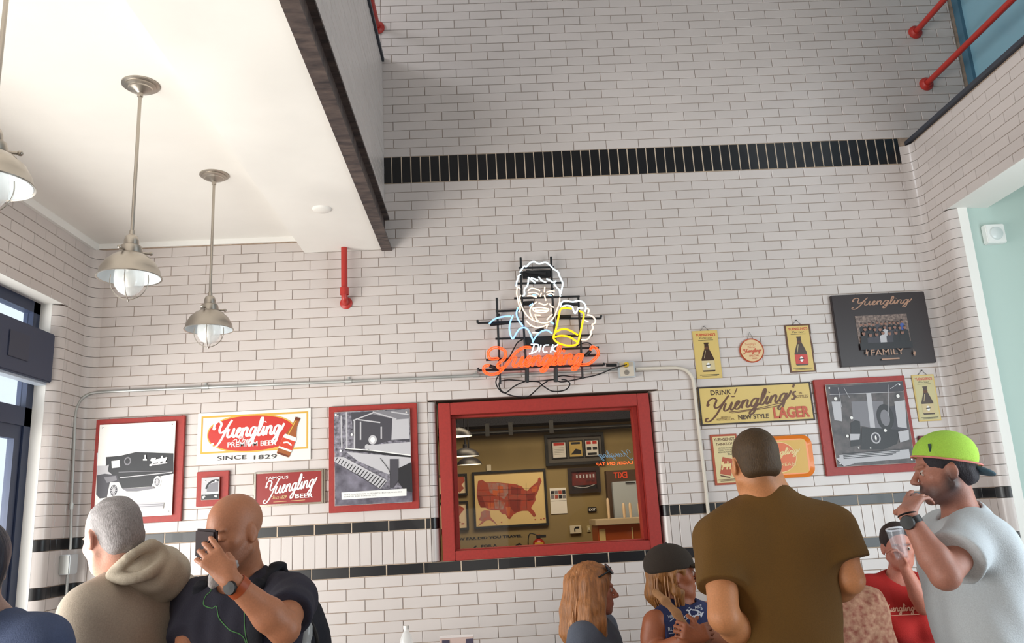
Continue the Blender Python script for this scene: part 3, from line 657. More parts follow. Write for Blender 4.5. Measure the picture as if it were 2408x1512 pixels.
for (xx, ww) in ((1372, 24), (1605, 5)):
    p0 = W(*zz(xx, 1200), Y2-0.745); g = PB(r); g.box((p0[0]-ww*0.0011, Y2-0.748, 0.9), (p0[0]+ww*0.0011, Y2-0.7405, z1-0.08)); g.build('pale_panel_mark', M_cream)
for i, (xx, yy) in enumerate(((1420, 940), (1540, 960), (1590, 955), (1660, 950))):
    q0 = W(*zz(xx, 1040), Y2-0.55); h = 0.13 if i else 0.18
    o = MB().lathe([(0, 0), (0.011, 0), (0.014, h*0.6), (0.012, h*0.9), (0.006, h), (0, h)], (0, 0, 0), seg=12).build('tap_handle', mat('pale_tap', (214, 190, 160), rough=0.4), smooth=True)
    o.location = (q0[0], Y2-0.55, z1+0.001); tag(o, ['pale beer tap handle standing furthest left on the counter', 'slim pale tap handle left of the pair on the bar', 'slim pale tap handle right of the pair on the bar', 'pale tap handle furthest right on the bar counter'][i], 'tap handle')
# black pipe and lamps
a, b = W(*zz(350, 400), Y2-0.3), W(*zz(1640, 328), Y2-0.3); zc_ = (a[2]+b[2])/2
pp = empty('ceiling_pipe', (1.0, Y2-0.3, zc_), 'black pipe running across the next room under its ceiling', 'pipe')
g = PB(pp); g.tube([(-2.1, Y2-0.3, zc_), (4.1, Y2-0.3, zc_)], 0.02); g.build('pipe', M_dark, smooth=True)
for xx in (480, 660, 975): q0 = W(*zz(xx, 370), Y2-0.3); g = PB(pp); g.box((q0[0]-0.02, Y2-0.32, zc_-0.03), (q0[0]+0.02, Y2-0.28, zc_+0.09)); g.build('clamp', M_dark)
M_lampin = mat('lamp_inner_glow', (255, 232, 190), emit=2.2)
for i, (u1, u2, vv, Yl) in enumerate(((120, 292, 268, D+0.55), (130, 366, 425, D+0.75), (200, 422, 577, D+1.2), (242, 440, 640, D+1.75))):
    a, b = W(*zz(u1, vv), Yl), W(*zz(u2, vv), Yl); R_ = (b[0]-a[0])/2; cx = (a[0]+b[0])/2; cz = a[2]
    lm = empty('dome_pendant_lamp', (cx, Yl, cz), ['glowing dome lamp topmost behind the red window', 'glowing dome lamp second from top behind the window', 'whole dark dome lamp with stem cap behind the window', 'lowest dark dome lamp behind the red window'][i], 'lamp', None)
    g = PB(lm); g.lathe([(R_, 0), (R_*0.93, R_*0.2), (R_*0.7, R_*0.42), (R_*0.35, R_*0.56), (R_*0.16, R_*0.62), (R_*0.16, R_*0.85), (0.0, R_*0.88)], (cx, Yl, cz)); g.build('shade', mat('dark_shade', (44, 42, 46), rough=0.4), smooth=True)
    g = PB(lm); g.lathe([(R_*0.98, 0.004), (R_*0.6, 0.03), (0, 0.05)], (cx, Yl, cz)); g.build('glowing_reflector', M_lampin)
    g = PB(lm); g.tube([(cx, Yl, cz+R_*0.86), (cx, Yl, 3.2)], 0.006); g.build('stem', M_dark)
# window reflections of a neon and an exit sign, built as reversed glowing lettering
M_nor = mat('reflected_neon_orange', (255, 92, 40), emit=2.0); M_nbl = mat('reflected_neon_blue', (120, 160, 190), emit=0.35); M_nex = mat('reflected_exit_red', (190, 60, 30), emit=0.35)
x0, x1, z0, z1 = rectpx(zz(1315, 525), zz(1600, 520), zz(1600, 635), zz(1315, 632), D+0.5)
r = empty('neon_reflection', ((x0+x1)/2, D+0.5, z0), 'small neon sign reflection, modelled as reversed tubes behind the red window', 'neon sign')
p = Print(x0, x1, z0, z1, D+0.5, r, [M_nor]); p.text('LAGER ON TAP', 0.0, 0.0, 0.2, 0, width=1.0, bold=0.01, mirror=True); p.build('orange_lettering', 'orange lettering of the modelled reflection')
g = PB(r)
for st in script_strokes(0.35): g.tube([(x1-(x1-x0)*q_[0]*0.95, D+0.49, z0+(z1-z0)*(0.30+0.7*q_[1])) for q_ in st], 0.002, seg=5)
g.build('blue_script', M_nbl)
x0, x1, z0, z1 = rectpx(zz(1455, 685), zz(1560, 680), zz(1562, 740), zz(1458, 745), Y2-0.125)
r = empty('exit_sign_reflection', ((x0+x1)/2, Y2-0.125, z0), 'reflection of an exit sign, modelled as dim red reversed lettering', 'sign')  # glass reflection modelled as faintly glowing letters on the bar back
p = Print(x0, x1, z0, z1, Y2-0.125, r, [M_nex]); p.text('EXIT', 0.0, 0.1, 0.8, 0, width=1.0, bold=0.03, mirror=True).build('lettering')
# ------------------------------------------------------------------ pictures and signs on the brick wall
YW = D-0.0075                    # faces of the bricks
def Z3(x, y): return (180+x/4.2, 920+y/4.2)
def Z4(x, y): return (580+x/4.2, 920+y/4.2)
def Z7(x, y): return (1600+x/3.023, 660+y/3.023)
M_bolt = mat('bolt_steel', (214, 212, 210), rough=0.25, metal=0.8)
def mounted_photo(label, outer, inner, cat='picture', th=0.022, gap=0.012, name='framed_photograph'):
    x0, x1, z0, z1 = rectpx(*outer, YW-th)
    r = empty(name, ((x0+x1)/2, YW, z0), label, cat)
    g = PB(r); g.box((x0, YW-th, z0), (x1, YW-0.0005, z1), bev=0.003); g.build('red_board', M_red)
    X0, X1, A0, A1 = rectpx(*inner, YW-th-gap-0.006)
    yp = YW-th-gap-0.006
    g = PB(r); g.box((X0, yp, A0), (X1, yp+0.006, A1)); g.build('plate', mat('plate_edge', (222, 218, 206), rough=0.4))
    e = 0.022
    for (a, b) in ((X0+e, A0+e), (X1-e, A0+e), (X0+e, A1-e), (X1-e, A1-e)):
        g = PB(r); g.lathe([(0.0, -0.003), (0.006, -0.002), (0.006, 0.0), (0.004, 0.018), (0.0, 0.018)], (a, yp-0.001, b), (0, 1, 0), seg=10); g.build('standoff_bolt', M_bolt)
    return r, Print(X0+0.001, X1-0.001, A0+0.001, A1-0.001, yp-0.0005, r, [M_pw, M_pk, M_pg, M_pl, M_pd])
def mapper(p, Z):
    def f(x, y):
        w_ = W(*Z(x, y), p.y); return ((w_[0]-p.x0)/(p.x1-p.x0), (w_[2]-p.z0)/(p.z1-p.z0))
    return f
# 1. delivery truck photograph
r, p = mounted_photo('large red-mounted photograph of an old delivery truck', ((222.9, 987.9), (432.4, 976), (428.8, 1224.8), (214, 1237)), ((231, 999.8), (409.8, 990), (407.4, 1211), (224, 1221)))
m = mapper(p, Z3); P = lambda L_: [m(*q) for q in L_]
p.rect(0, 0, 1, 1, 0).poly(P([(200, 610), (560, 560), (960, 600), (960, 800), (700, 820), (200, 830)]), 3)
p.rect(0, 0.56, 1, 0.74, 0)
p.poly(P([(420, 640), (590, 600), (958, 612), (958, 815), (780, 850), (740, 940), (450, 960), (400, 860), (310, 790), (330, 660)]), 1)
p.poly(P([(290, 650), (410, 640), (420, 690), (330, 720), (290, 740)]), 1).poly(P([(345, 690), (425, 680), (430, 750), (350, 760)]), 0)
p.poly(P([(200, 830), (280, 815), (400, 830), (430, 900), (330, 900), (300, 1050), (230, 1060), (195, 1020)]), 4).poly(P([(270, 850), (390, 835), (400, 880), (300, 905)]), 2)
p.ell(*m(505, 690), 0.045, 0.045, 2).ell(*m(505, 690), 0.03, 0.03, 1)
for (x, y, R_) in ((368, 980, 0.085), (798, 895, 0.062)):
    p.ell(*m(x, y), R_*0.8, R_, 0).ell(*m(x, y), R_*0.56, R_*0.7, 4).ell(*m(x, y), R_*0.2, R_*0.25, 0)
    for k in range(6): t = k*math.pi/6; a, b = m(x, y); p.line([(a-R_*0.5*math.cos(t), b-R_*0.68*math.sin(t)), (a+R_*0.5*math.cos(t), b+R_*0.68*math.sin(t))], 0.007, 3, smooth=False)
p.script(*m(730, 735), *m(895, 640), 0.016, 0, rise=0.1).poly(P([(660, 670), (700, 670), (700, 685), (660, 685)]), 0).poly(P([(750, 720), (900, 700), (900, 712), (750, 735)]), 3).poly(P([(675, 630), (690, 630), (690, 670), (675, 670)]), 0)
p.line([m(420, 800), m(700, 790), m(958, 790)], 0.008, 2).line([m(430, 855), m(950, 800)], 0.01, 3, smooth=False)
p.poly(P([(450, 960), (560, 960), (760, 940), (780, 960), (600, 990), (500, 990)]), 2)
p.poly(P([(430, 1105), (865, 1100), (860, 1160), (430, 1175)]), 3).line([m(440, 1130), m(860, 1112)], 0.006, 2, smooth=False).line([m(440, 1150), m(860, 1130)], 0.006, 2, smooth=False)
p.build()
# 3. small red-mounted photograph
r, p = mounted_photo('smallest red-mounted photograph, square, between the two big ones', ((462, 1109.8), (537.9, 1106), (537, 1187), (461.4, 1192.6)), ((473.3, 1123.6), (516, 1122), (515, 1173.6), (474, 1176.7)))
p.rect(0, 0, 1, 1, 3).rect(0, 0, 1, 0.24, 1).poly([(0.3, 0.3), (0.95, 0.3), (0.95, 0.8), (0.5, 0.72), (0.32, 0.55)], 2).line([(0.25, 0.5), (0.4, 0.72), (0.7, 0.86), (0.98, 0.86)], 0.09, 1).rect(0.28, 0.25, 0.95, 0.35, 0).ell(0.12, 0.12, 0.06, 0.06, 0).ell(0.85, 0.14, 0.06, 0.06, 0).build()
# 5. works photograph
r, p = mounted_photo('red-mounted factory photograph with roller conveyor, left of red window', ((770.5, 958), (978, 946.7), (988.3, 1195), (775.7, 1207)), ((784.3, 969.5), (961.4, 961), (971.0, 1180), (789.5, 1190)))
m = mapper(p, Z4); P = lambda L_: [m(*q) for q in L_]
p.mats += [mat('print_machinery', (46, 44, 54), rough=0.5, rgb2=(150, 146, 158), nscale=45), mat('print_rubble', (52, 48, 60), rough=0.5, rgb2=(120, 116, 130), nscale=14)]
p.rect(0, 0, 1, 1, 5).poly(P([(862, 215), (1230, 200), (1230, 560), (865, 600)]), 5)
p.poly(P([(1030, 210), (1600, 180), (1610, 500), (1440, 480), (1240, 540), (1070, 590)]), 4).poly(P([(1440, 270), (1600, 240), (1610, 470), (1430, 480)]), 3)
p.poly(P([(1250, 200), (1600, 180), (1605, 270), (1480, 280), (1240, 225)]), 2)
for a_, b_ in (((985, 205), (990, 570)), ((1065, 290), (1065, 580)), ((1125, 300), (1125, 480)), ((935, 240), (940, 560)), ((1330, 350), (1330, 470))): p.line([m(*a_), m(*b_)], 0.016, 3, smooth=False)
for a_, b_ in (((1050, 290), (1245, 215)), ((1245, 205), (1480, 275)), ((1100, 280), (1320, 310)), ((1430, 205), (1600, 230))): p.line([m(*a_), m(*b_)], 0.014, 3, smooth=False)
p.ell(*m(1245, 480), 0.055, 0.05, 3).ell(*m(1245, 480), 0.03, 0.03, 0).ell(*m(1190, 550), 0.03, 0.03, 3).poly(P([(1170, 535), (1620, 500), (1620, 640), (1240, 600)]), 3)
p.line([m(975, 575), m(1240, 600), m(1620, 650)], 0.022, 1, smooth=False).line([m(975, 565), m(1240, 585), m(1620, 632)], 0.010, 0, smooth=False)
p.poly(P([(985, 600), (1620, 655), (1625, 720), (1500, 800), (1400, 820), (1100, 690)]), 3)
p.poly(P([(868, 650), (960, 650), (1390, 880), (1320, 965), (1130, 840), (868, 700)]), 3)
for k in range(17):
    t = k/16; a_ = (900+t*470, 655+t*225); b_ = (880+t*430, 690+t*262); p.line([m(*a_), m(*b_)], 0.009, 1, smooth=False)
p.poly(P([(870, 700), (1130, 850), (1320, 970), (1635, 960), (1640, 1090), (885, 1130)]), 6)
p.poly(P([(1415, 670), (1500, 670), (1500, 880), (1440, 960), (1415, 950)]), 4).line([m(1320, 660), m(1415, 800), m(1425, 960)], 0.006, 1)
p.poly(P([(1500, 760), (1630, 700), (1640, 1000), (1560, 980), (1500, 900)]), 1)
for q_ in ((882, 235), (930, 590), (1040, 430)): p.ell(*m(*q_), 0.014, 0.014, 0, 12)
p.poly(P([(938, 1000), (1580, 962), (1580, 1032), (940, 1072)]), 0).text('CHOCOLATE FARMS AUTOMATIC BOTTLE WASHERS,', 0.12, 0.104, 0.013, 1, width=0.76).text('SOAKED AND CONVEYORS', 0.12, 0.083, 0.013, 1, width=0.42)
p.build()
# 8. brewhouse photograph
r, p = mounted_photo('red-mounted brewhouse photograph behind the men on the right', ((1914, 895), (2131, 880.6), (2159, 1106), (1944, 1121.5)), ((1945.7, 906.4), (2122.7, 894.2), (2150.8, 1086.7), (1964, 1100)))
m = mapper(p, Z7); P = lambda L_: [m(*q) for q in L_]
p.mats += [mat('print_brewhouse', (40, 34, 36), rough=0.4, rgb2=(84, 74, 74), nscale=20)]
p.rect(0, 0, 1, 1, 5).poly(P([(1060, 760), (1580, 715), (1590, 780), (1070, 820)]), 4).poly(P([(1075, 860), (1140, 860), (1150, 1000), (1095, 990)]), 3)
p.poly(P([(1215, 860), (1440, 855), (1450, 1060), (1420, 1060), (1230, 1020)]), 2).poly(P([(1440, 900), (1600, 880), (1610, 1060), (1450, 1060)]), 4).poly(P([(1320, 800), (1355, 800), (1385, 1050), (1350, 1050)]), 3).poly(P([(1520, 860), (1595, 850), (1610, 1050), (1545, 1040)]), 3)
p.ell(*m(1455, 970), 0.11, 0.16, 1).ell(*m(1455, 975), 0.06, 0.1, 2).poly(P([(1210, 1010), (1240, 990), (1275, 1000), (1290, 1170), (1210, 1180)]), 1).poly(P([(1290, 1040), (1560, 1060), (1540, 1160), (1440, 1200), (1280, 1200)]), 1)
p.ell(*m(1388, 1118), 0.062, 0.068, 3).ell(*m(1388, 1118), 0.045, 0.052, 4).ell(*m(1388, 1118), 0.012, 0.03, 0, 12)
for q_ in (((1120, 760), (1145, 900)), ((1160, 760), (1200, 830)), ((1475, 740), (1480, 960)), ((1550, 730), (1490, 770))): p.line([m(*q_[0]), m(*q_[1])], 0.006, 3, smooth=False)
p.line([m(1060, 810), m(1580, 790)], 0.006, 3, smooth=False)
for q_, s_2 in (((1102, 840), .022), ((1545, 820), .022), ((1455, 1065), .02), ((1215, 975), .02), ((1185, 1105), .018), ((1350, 1190), .01), ((1265, 1190), .01)): p.ell(*m(*q_), s_2, s_2, 0, 12)
p.poly(P([(1545, 1075), (1620, 1060), (1625, 1130), (1560, 1150)]), 3).poly(P([(1200, 1090), (1275, 1090), (1270, 1130), (1205, 1135)]), 3)
p.poly(P([(1105, 1265), (1150, 1250), (1235, 1300), (1160, 1320)]), 3)
p.poly(P([(1125, 1240), (1622, 1198), (1632, 1262), (1140, 1305)]), 3)
for k in range(4): p.line([(0.09, 0.152-k*0.0195), (0.87-0.05*k, 0.168-k*0.0195)], 0.008, 1, smooth=False)
p.build()

# 2. oval enamel sign with bottle
x0, x1, z0, z1 = rectpx((464, 970), (731, 961), (731, 1081), (463, 1093), YW-0.01)
r = empty('enamel_sign', ((x0+x1)/2, YW, z0), 'white sign with red oval, gold border and slanted brown bottle', 'sign')
g = PB(r); g.box((x0, YW-0.008, z0), (x1, YW-0.0005, z1), bev=0.002); g.build('panel', mat('enamel_white', (228, 222, 216), rough=0.2, coat=0.4))
p = Print(x0, x1, z0, z1, YW-0.0085, r, [M_pw, M_gold, M_pr, M_pk, mat('bottle_brown', (150, 84, 40), rough=0.3), mat('print_orange_red', (196, 62, 40), rough=0.3), mat('bottle_dark', (104, 48, 24), rough=0.3), mat('enamel_white', (228, 222, 216))])
def sm(u, v): w_ = W(u, v, p.y); return ((w_[0]-p.x0)/(p.x1-p.x0), (w_[2]-p.z0)/(p.z1-p.z0))
b0, b1 = sm(471, 1068), sm(724.5, 967)
for (a_, b_, c_2, d_) in ((b0[0], b0[1], b1[0], b0[1]+0.035), (b0[0], b1[1]-0.035, b1[0], b1[1]), (b0[0], b0[1], b0[0]+0.014, b1[1]), (b1[0]-0.014, b0[1], b1[0], b1[1])): p.rect(a_, b_, c_2, d_, 1)
def stad(cx, cy, hw_, hh, n=3.0):   # rounded oval
    return [(cx+hw_*math.copysign(abs(math.cos(t))**(2/n), math.cos(t)), cy+hh*math.copysign(abs(math.sin(t))**(2/2.3), math.sin(t))) for t in [2*math.pi*k/60 for k in range(60)]]
oc_ = sm(591, 1018.5); p.poly(stad(oc_[0], oc_[1], 0.388, 0.368, 2.2), 1).poly(stad(oc_[0], oc_[1], 0.378, 0.34, 2.2), 2)
p.script(*sm(497, 1053), *sm(669, 979), 0.040, 0, shear=0.22, rise=0.02)
p.text('The', *sm(560, 1041), 0.10, 0, width=0.10, shear=0.4).text('PREMIUM BEER', *sm(535, 1052), 0.10, 0, width=0.43, bold=0.02)
p.line([sm(546, 1038), sm(556, 1033), sm(557, 1039)], 0.012, 0).text('SINCE', *sm(511, 1083), 0.085, 3, width=0.255, bold=0.0).text('1829', *sm(597, 1080.5), 0.085, 3, width=0.20)
A_, B_ = np.array(sm(665, 1071)), np.array(sm(701, 982)); asp = (p.x1-p.x0)/(p.z1-p.z0)
ax_ = (B_-A_)*[asp, 1]; Ln = np.linalg.norm(ax_); ax_ /= Ln; nx_ = np.array([ax_[1], -ax_[0]])
def bp(t, s): q_ = A_*[asp, 1]+ax_*Ln*t+nx_*s; return (q_[0]/asp, q_[1])
def bprof(pr, m_): p.poly([bp(t, s) for t, s in pr]+[bp(t, -s) for t, s in pr[::-1]], m_)
bprof([(0, .115), (0.02, .13), (.46, .13), (.62, .085), (.78, .048), (.97, .045), (1.0, .05)], 4)
bprof([(0.0, .11), (0.04, .12), (0.05, .02)], 6); bprof([(.14, .132), (.46, .132), (.52, .116)], 7); bprof([(.19, .131), (.42, .131)], 5); bprof([(.93, .046), (1.0, .05)], 6)
p.line([bp(.3, -.08), bp(.34, .0), (bp(.3, .09))], 0.03, 0).line([bp(.52, -.05), bp(.9, -.02)], 0.02, 1, smooth=False)
p.build()
# 4. silver framed maroon sign
x0, x1, z0, z1 = rectpx((597.5, 1109), (764.5, 1103.5), (765, 1185.5), (596.5, 1191), YW-0.012)
r = empty('maroon_sign', ((x0+x1)/2, YW, z0), 'maroon sign with white script in shiny silver frame', 'sign')
g = PB(r); g.box((x0+0.008, YW-0.008, z0+0.008), (x1-0.02, YW-0.0005, z1-0.008)); g.build('panel', M_maroon)
g = PB(r); frame_ring(g, x0, x1-0.012, z0, z1, YW-0.0005, 0.012, 0.016, bev=0.003); g.box((x1-0.009, YW-0.012, z0), (x1, YW-0.001, z1), bev=0.002); g.build('silver_frame', mat('chrome_frame', (226, 220, 206), rough=0.15, metal=0.9))
p = Print(x0+0.012, x1-0.024, z0+0.012, z1-0.012, YW-0.0085, r, [M_pw, M_cream])
p.text('FAMOUS', 0.15, 0.80, 0.10, 0, width=0.34, bold=0.01).script(0.12, 0.04, 0.93, 0.93, 0.040, 0, shear=0.3, rise=0.10).text('BEER', 0.60, 0.16, 0.14, 0, width=0.27, bold=0.02).text('Since 1829', 0.25, 0.17, 0.11, 1, width=0.22, shear=0.4).line([(0.27, 0.07), (0.47, 0.075)], 0.012, 1, smooth=False).line([(0.54, 0.08), (0.75, 0.085)], 0.012, 1, smooth=False)
p.build()
# 6. card signs with bottles
def bottle_card(lab, cs_, border, field, bcol, head, cap='white', tilt=None, name='bottle_card', hook=True, glass=None, txtm=1):
    x0, x1, z0, z1 = rectpx(*cs_, YW-0.006)
    r = empty(name, ((x0+x1)/2, YW, z0), lab, 'sign')
    g = PB(r); g.box((x0, YW-0.006, z0), (x1, YW-0.0005, z1), bev=0.001); g.build('card', border)
    p = Print(x0, x1, z0, z1, YW-0.0065, r, [field, M_pk, M_pr, bcol, M_pw, mat('label_cream', (200, 182, 140), rough=0.5), M_pbr])
    e = 0.055 if border is not field else 0.02
    p.rect(e, e*0.5, 1-e, 1-e*0.5, 0).text(head[0], 0.12, 0.885, 0.055, head[2], width=0.78, bold=0.03).text(head[1], 0.25, 0.82, 0.045, 1, width=0.5, shear=0.3)
    p.line([(0.2, 0.795), (0.8, 0.795)], 0.008, 1, smooth=False).line([(0.12, 0.075), (0.88, 0.075)], 0.012, 1, smooth=False).line([(0.2, 0.05), (0.8, 0.05)], 0.007, 1, smooth=False)
    asp = (x1-x0)/(z1-z0)
    prof = [(0.14, .115), (0.16, .13), (.40, .13), (.52, .085), (.62, .045), (.715, .04), (.72, .05), (.745, .05)]
    p.poly([(0.5+s/asp, t) for t, s in prof]+[(0.5-s/asp, t) for t, s in prof[::-1]], 3)
    p.rect(0.5-.131/asp, 0.17, 0.5+.131/asp, 0.37, 2 if txtm == 2 else 5).ell(0.5, 0.27, 0.07, 0.055, 4).line([(0.40, 0.27), (0.6, 0.28)], 0.018, 1, smooth=False).rect(0.5-.045/asp, 0.6, 0.5+.045/asp, 0.66, 6)
    p.line([(0.5-.07/asp, 0.42), (0.5-.03/asp, 0.58)], 0.012, 5, smooth=False)
    p.build()
    if hook:
        g = PB(r); xm = (x0+x1)/2; g.tube([(xm-0.03, YW-0.004, z1), (xm, YW-0.008, z1+0.03), (xm+0.03, YW-0.004, z1)], 0.0015, seg=5); g.build('hanging_wire', M_dark)
        g = PB(r); g.tube([(xm, YW+0.001, z1+0.032), (xm, YW-0.012, z1+0.03)], 0.003, seg=6); g.build('nail', M_dark)
    return r
M_bot = mat('bottle_print_dark', (58, 36, 22), rough=0.3)
bottle_card('straw-yellow bottle card on a wire, left of the round sign', ((1628, 778), (1687, 776.5), (1698.6, 888.5), (1639, 891.5)), M_yel, M_yel, M_bot, ("YUENGLING'S", 'Pottsville', 2))
bottle_card('dark-bordered yellow bottle card, right of the round sign', ((1844, 765), (1903.7, 761.5), (1918, 873.4), (1859.7, 876.7)), M_pbr, M_yel, M_bot, ("YUENGLING'S", 'Porter', 2), txtm=2)
bottle_card('faded bottle card right of the brewhouse photograph', ((2145.8, 883.3), (2197, 879), (2212, 987.5), (2159, 992.5)), M_yel, mat('faded_straw', (196, 186, 140), rough=0.5), M_bot, ("YUENGLING'S", 'Porter', 2))
# card with can and red border, half hidden by the tall man
x0, x1, z0, z1 = rectpx((1671, 1022.2), (1735, 1020), (1742, 1138.5), (1680.4, 1141.3), YW-0.006)
r = empty('can_card', ((x0+x1)/2, YW, z0), 'red-bordered card with tilted can beside the tall man', 'sign')
g = PB(r); g.box((x0, YW-0.008, z0), (x1, YW-0.0005, z1), bev=0.001); g.build('card', mat('card_red_border', (160, 66, 34), rough=0.5))
p = Print(x0, x1, z0, z1, YW-0.0085, r, [M_cream, M_pk, mat('can_red', (170, 74, 40), rough=0.4), M_pbr, mat('pale_straw', (206, 188, 140), rough=0.5)])
p.rect(0.08, 0.04, 0.93, 0.96, 4).text("YUENGLING'S", 0.12, 0.87, 0.06, 3, width=0.78, bold=0.03).text('THINKS OF', 0.18, 0.78, 0.055, 3, width=0.62, bold=0.02).text('EVERYTHING YOU COULD', 0.24, 0.71, 0.03, 1, width=0.55).text('POSSIBLY WANT IN', 0.24, 0.67, 0.03, 1, width=0.5).text('BEER AND PORTER', 0.24, 0.63, 0.03, 1, width=0.5).text('The', 0.58, 0.58, 0.045, 1, width=0.16)
p.poly([(0.38, 0.55), (0.74, 0.50), (0.62, 0.17), (0.22, 0.22)], 2).poly([(0.22, 0.22), (0.62, 0.17), (0.60, 0.15), (0.21, 0.20)], 4).poly([(0.21, 0.20), (0.60, 0.15), (0.56, 0.13), (0.24, 0.17)], 3).script(0.30, 0.30, 0.66, 0.46, 0.018, 0, shear=0.2).line([(0.12, 0.10), (0.9, 0.105)], 0.012, 3, smooth=False).line([(0.2, 0.075), (0.8, 0.08)], 0.01, 3, smooth=False)
p.build()
# round sign
cx_, cz_ = W(1767, 824.7, YW)[0], W(1767, 824.7, YW)[2]; R_ = 29/FPX*D*1.02
r = empty('round_sign', (cx_, YW, cz_-R_), 'small round cream sign with orange rim and lettering', 'sign')
g = PB(r); g.lathe([(0, -0.006), (R_*0.93, -0.006), (R_, -0.009), (R_, 0), (0, 0)], (cx_, YW-0.0005, cz_), (0, 1, 0), seg=48); g.build('disc', mat('rim_orange_red', (190, 84, 52), rough=0.4), smooth=False)
p = Print(cx_-R_, cx_+R_, cz_-R_, cz_+R_, YW-0.0105, r, [mat('disc_cream', (216, 186, 140), rough=0.4), mat('rim_orange_red', (190, 84, 52))])
p.ell(0.5, 0.5, 0.45, 0.45, 0, 48).text("Yuengling's", 0.24, 0.72, 0.10, 1, width=0.44, shear=0.3).text('Winner', 0.34, 0.60, 0.09, 1, width=0.32, shear=0.3).script(0.12, 0.36, 0.88, 0.58, 0.03, 1, shear=0.2).text('SPECIAL', 0.36, 0.24, 0.08, 1, width=0.42).text('BEER', 0.48, 0.14, 0.06, 1, width=0.2).build()
g = PB(r); g.tube([(cx_-0.02, YW-0.005, cz_+R_*0.95), (cx_, YW-0.008, cz_+R_+0.045), (cx_+0.02, YW-0.005, cz_+R_*0.95)], 0.0015, seg=5); g.build('hanging_wire', M_dark)
# drink sign
x0, x1, z0, z1 = rectpx((1639.5, 911.4), (1904.3, 896.8), (1917, 986.8), (1649.5, 1002.4), YW-0.012)
r = empty('long_yellow_sign', ((x0+x1)/2, YW, z0), 'long straw-yellow sign with brown script and red capitals', 'sign')
g = PB(r); g.box((x0, YW-0.012, z0), (x1, YW-0.0005, z1), bev=0.002); g.build('panel', M_yel)
g = PB(r); frame_ring(g, x0, x1, z0, z1, YW-0.012, 0.010, 0.002); g.build('border', mat('border_dark_brown', (40, 26, 18), rough=0.5))
p = Print(x0+0.01, x1-0.01, z0+0.01, z1-0.01, YW-0.0125, r, [M_pbr, mat('sign_red_letters', (184, 74, 40), rough=0.45), mat('sign_brown_letters', (62, 36, 18), rough=0.45)])
p.text('DRINK', 0.10, 0.80, 0.14, 2, width=0.19, bold=0.02).line([(0.345, 0.96), (0.315, 0.79)], 0.03, 0, smooth=False).ell(0.30, 0.73, 0.018, 0.018, 0, 12)
p.script(0.03, 0.06, 0.875, 0.99, 0.050, 0, shear=0.28, rise=0.14, apost=True).line([(0.25, 0.30), (0.5, 0.36), (0.7, 0.47), (0.72, 0.42), (0.5, 0.33), (0.27, 0.27)], 0.02, 0)
p.text('NEW STYLE', 0.325, 0.08, 0.13, 2, width=0.275, bold=0.02).text('LAGER', 0.645, 0.07, 0.30, 1, width=0.33, bold=0.04).text('IN', 0.90, 0.70, 0.07, 0, width=0.025).text('BOTTLES', 0.86, 0.60, 0.08, 0, width=0.115).text('BREWED AT', 0.17, 0.14, 0.05, 0, width=0.09).text('POTTSVILLE, PA.', 0.13, 0.075, 0.06, 0, width=0.16)
p.build()
# orange tray
x0, x1, z0, z1 = rectpx((1752, 1030), (1908, 1021), (1916, 1119), (1762, 1130), YW-0.02)
r = empty('orange_tray', ((x0+x1)/2, YW, z0), 'orange rounded tray sign half hidden by tall man\'s head', 'sign')
def rrect(x0, x1, z0, z1, R_, n=8):
    P_ = []
    for cx, cz, a in ((x1-R_, z1-R_, 0), (x0+R_, z1-R_, 90), (x0+R_, z0+R_, 180), (x1-R_, z0+R_, 270)):
        for k in range(n+1): t = math.radians(a+90*k/n); P_.append((cx+R_*math.cos(t), cz+R_*math.sin(t)))
    return P_
A1 = rrect(x0, x1, z0, z1, 0.06); A2 = rrect(x0+0.022, x1-0.022, z0+0.022, z1-0.022, 0.045); n_ = len(A1)
v = [(a, YW-0.022, b) for a, b in A1]+[(a, YW-0.004, b) for a, b in A2]+[(a, YW-0.0195, b) for a, b in A1]+[(a, YW-0.0015, b) for a, b in A2]
f = [(i, (i+1) % n_, n_+(i+1) % n_, n_+i) for i in range(n_)]+[tuple(range(n_, 2*n_))]+[(2*n_+i, 2*n_+(i+1) % n_, 3*n_+(i+1) % n_, 3*n_+i) for i in range(n_)]+[tuple(range(3*n_, 4*n_))]+[(i, (i+1) % n_, 2*n_+(i+1) % n_, 2*n_+i) for i in range(n_)]
g = PB(r); g.add(v, f); g.build('tray', mat('tray_orange', (226, 126, 44), rough=0.35, coat=0.2))
p = Print(x0+0.022, x1-0.022, z0+0.022, z1-0.022, YW-0.0045, r, [M_gold, M_por, M_cream, mat('tray_red', (206, 96, 40), rough=0.4)])
p.rect(0.03, 0.03, 0.97, 0.97, 0).ell(0.5, 0.5, 0.29, 0.44, 2, 48).ell(0.5, 0.5, 0.28, 0.42, 3, 48).script(0.14, 0.42, 0.86, 0.76, 0.03, 2, shear=0.3, rise=0.1).text('ICE CREAM', 0.26, 0.24, 0.10, 2, width=0.5)
p.build()
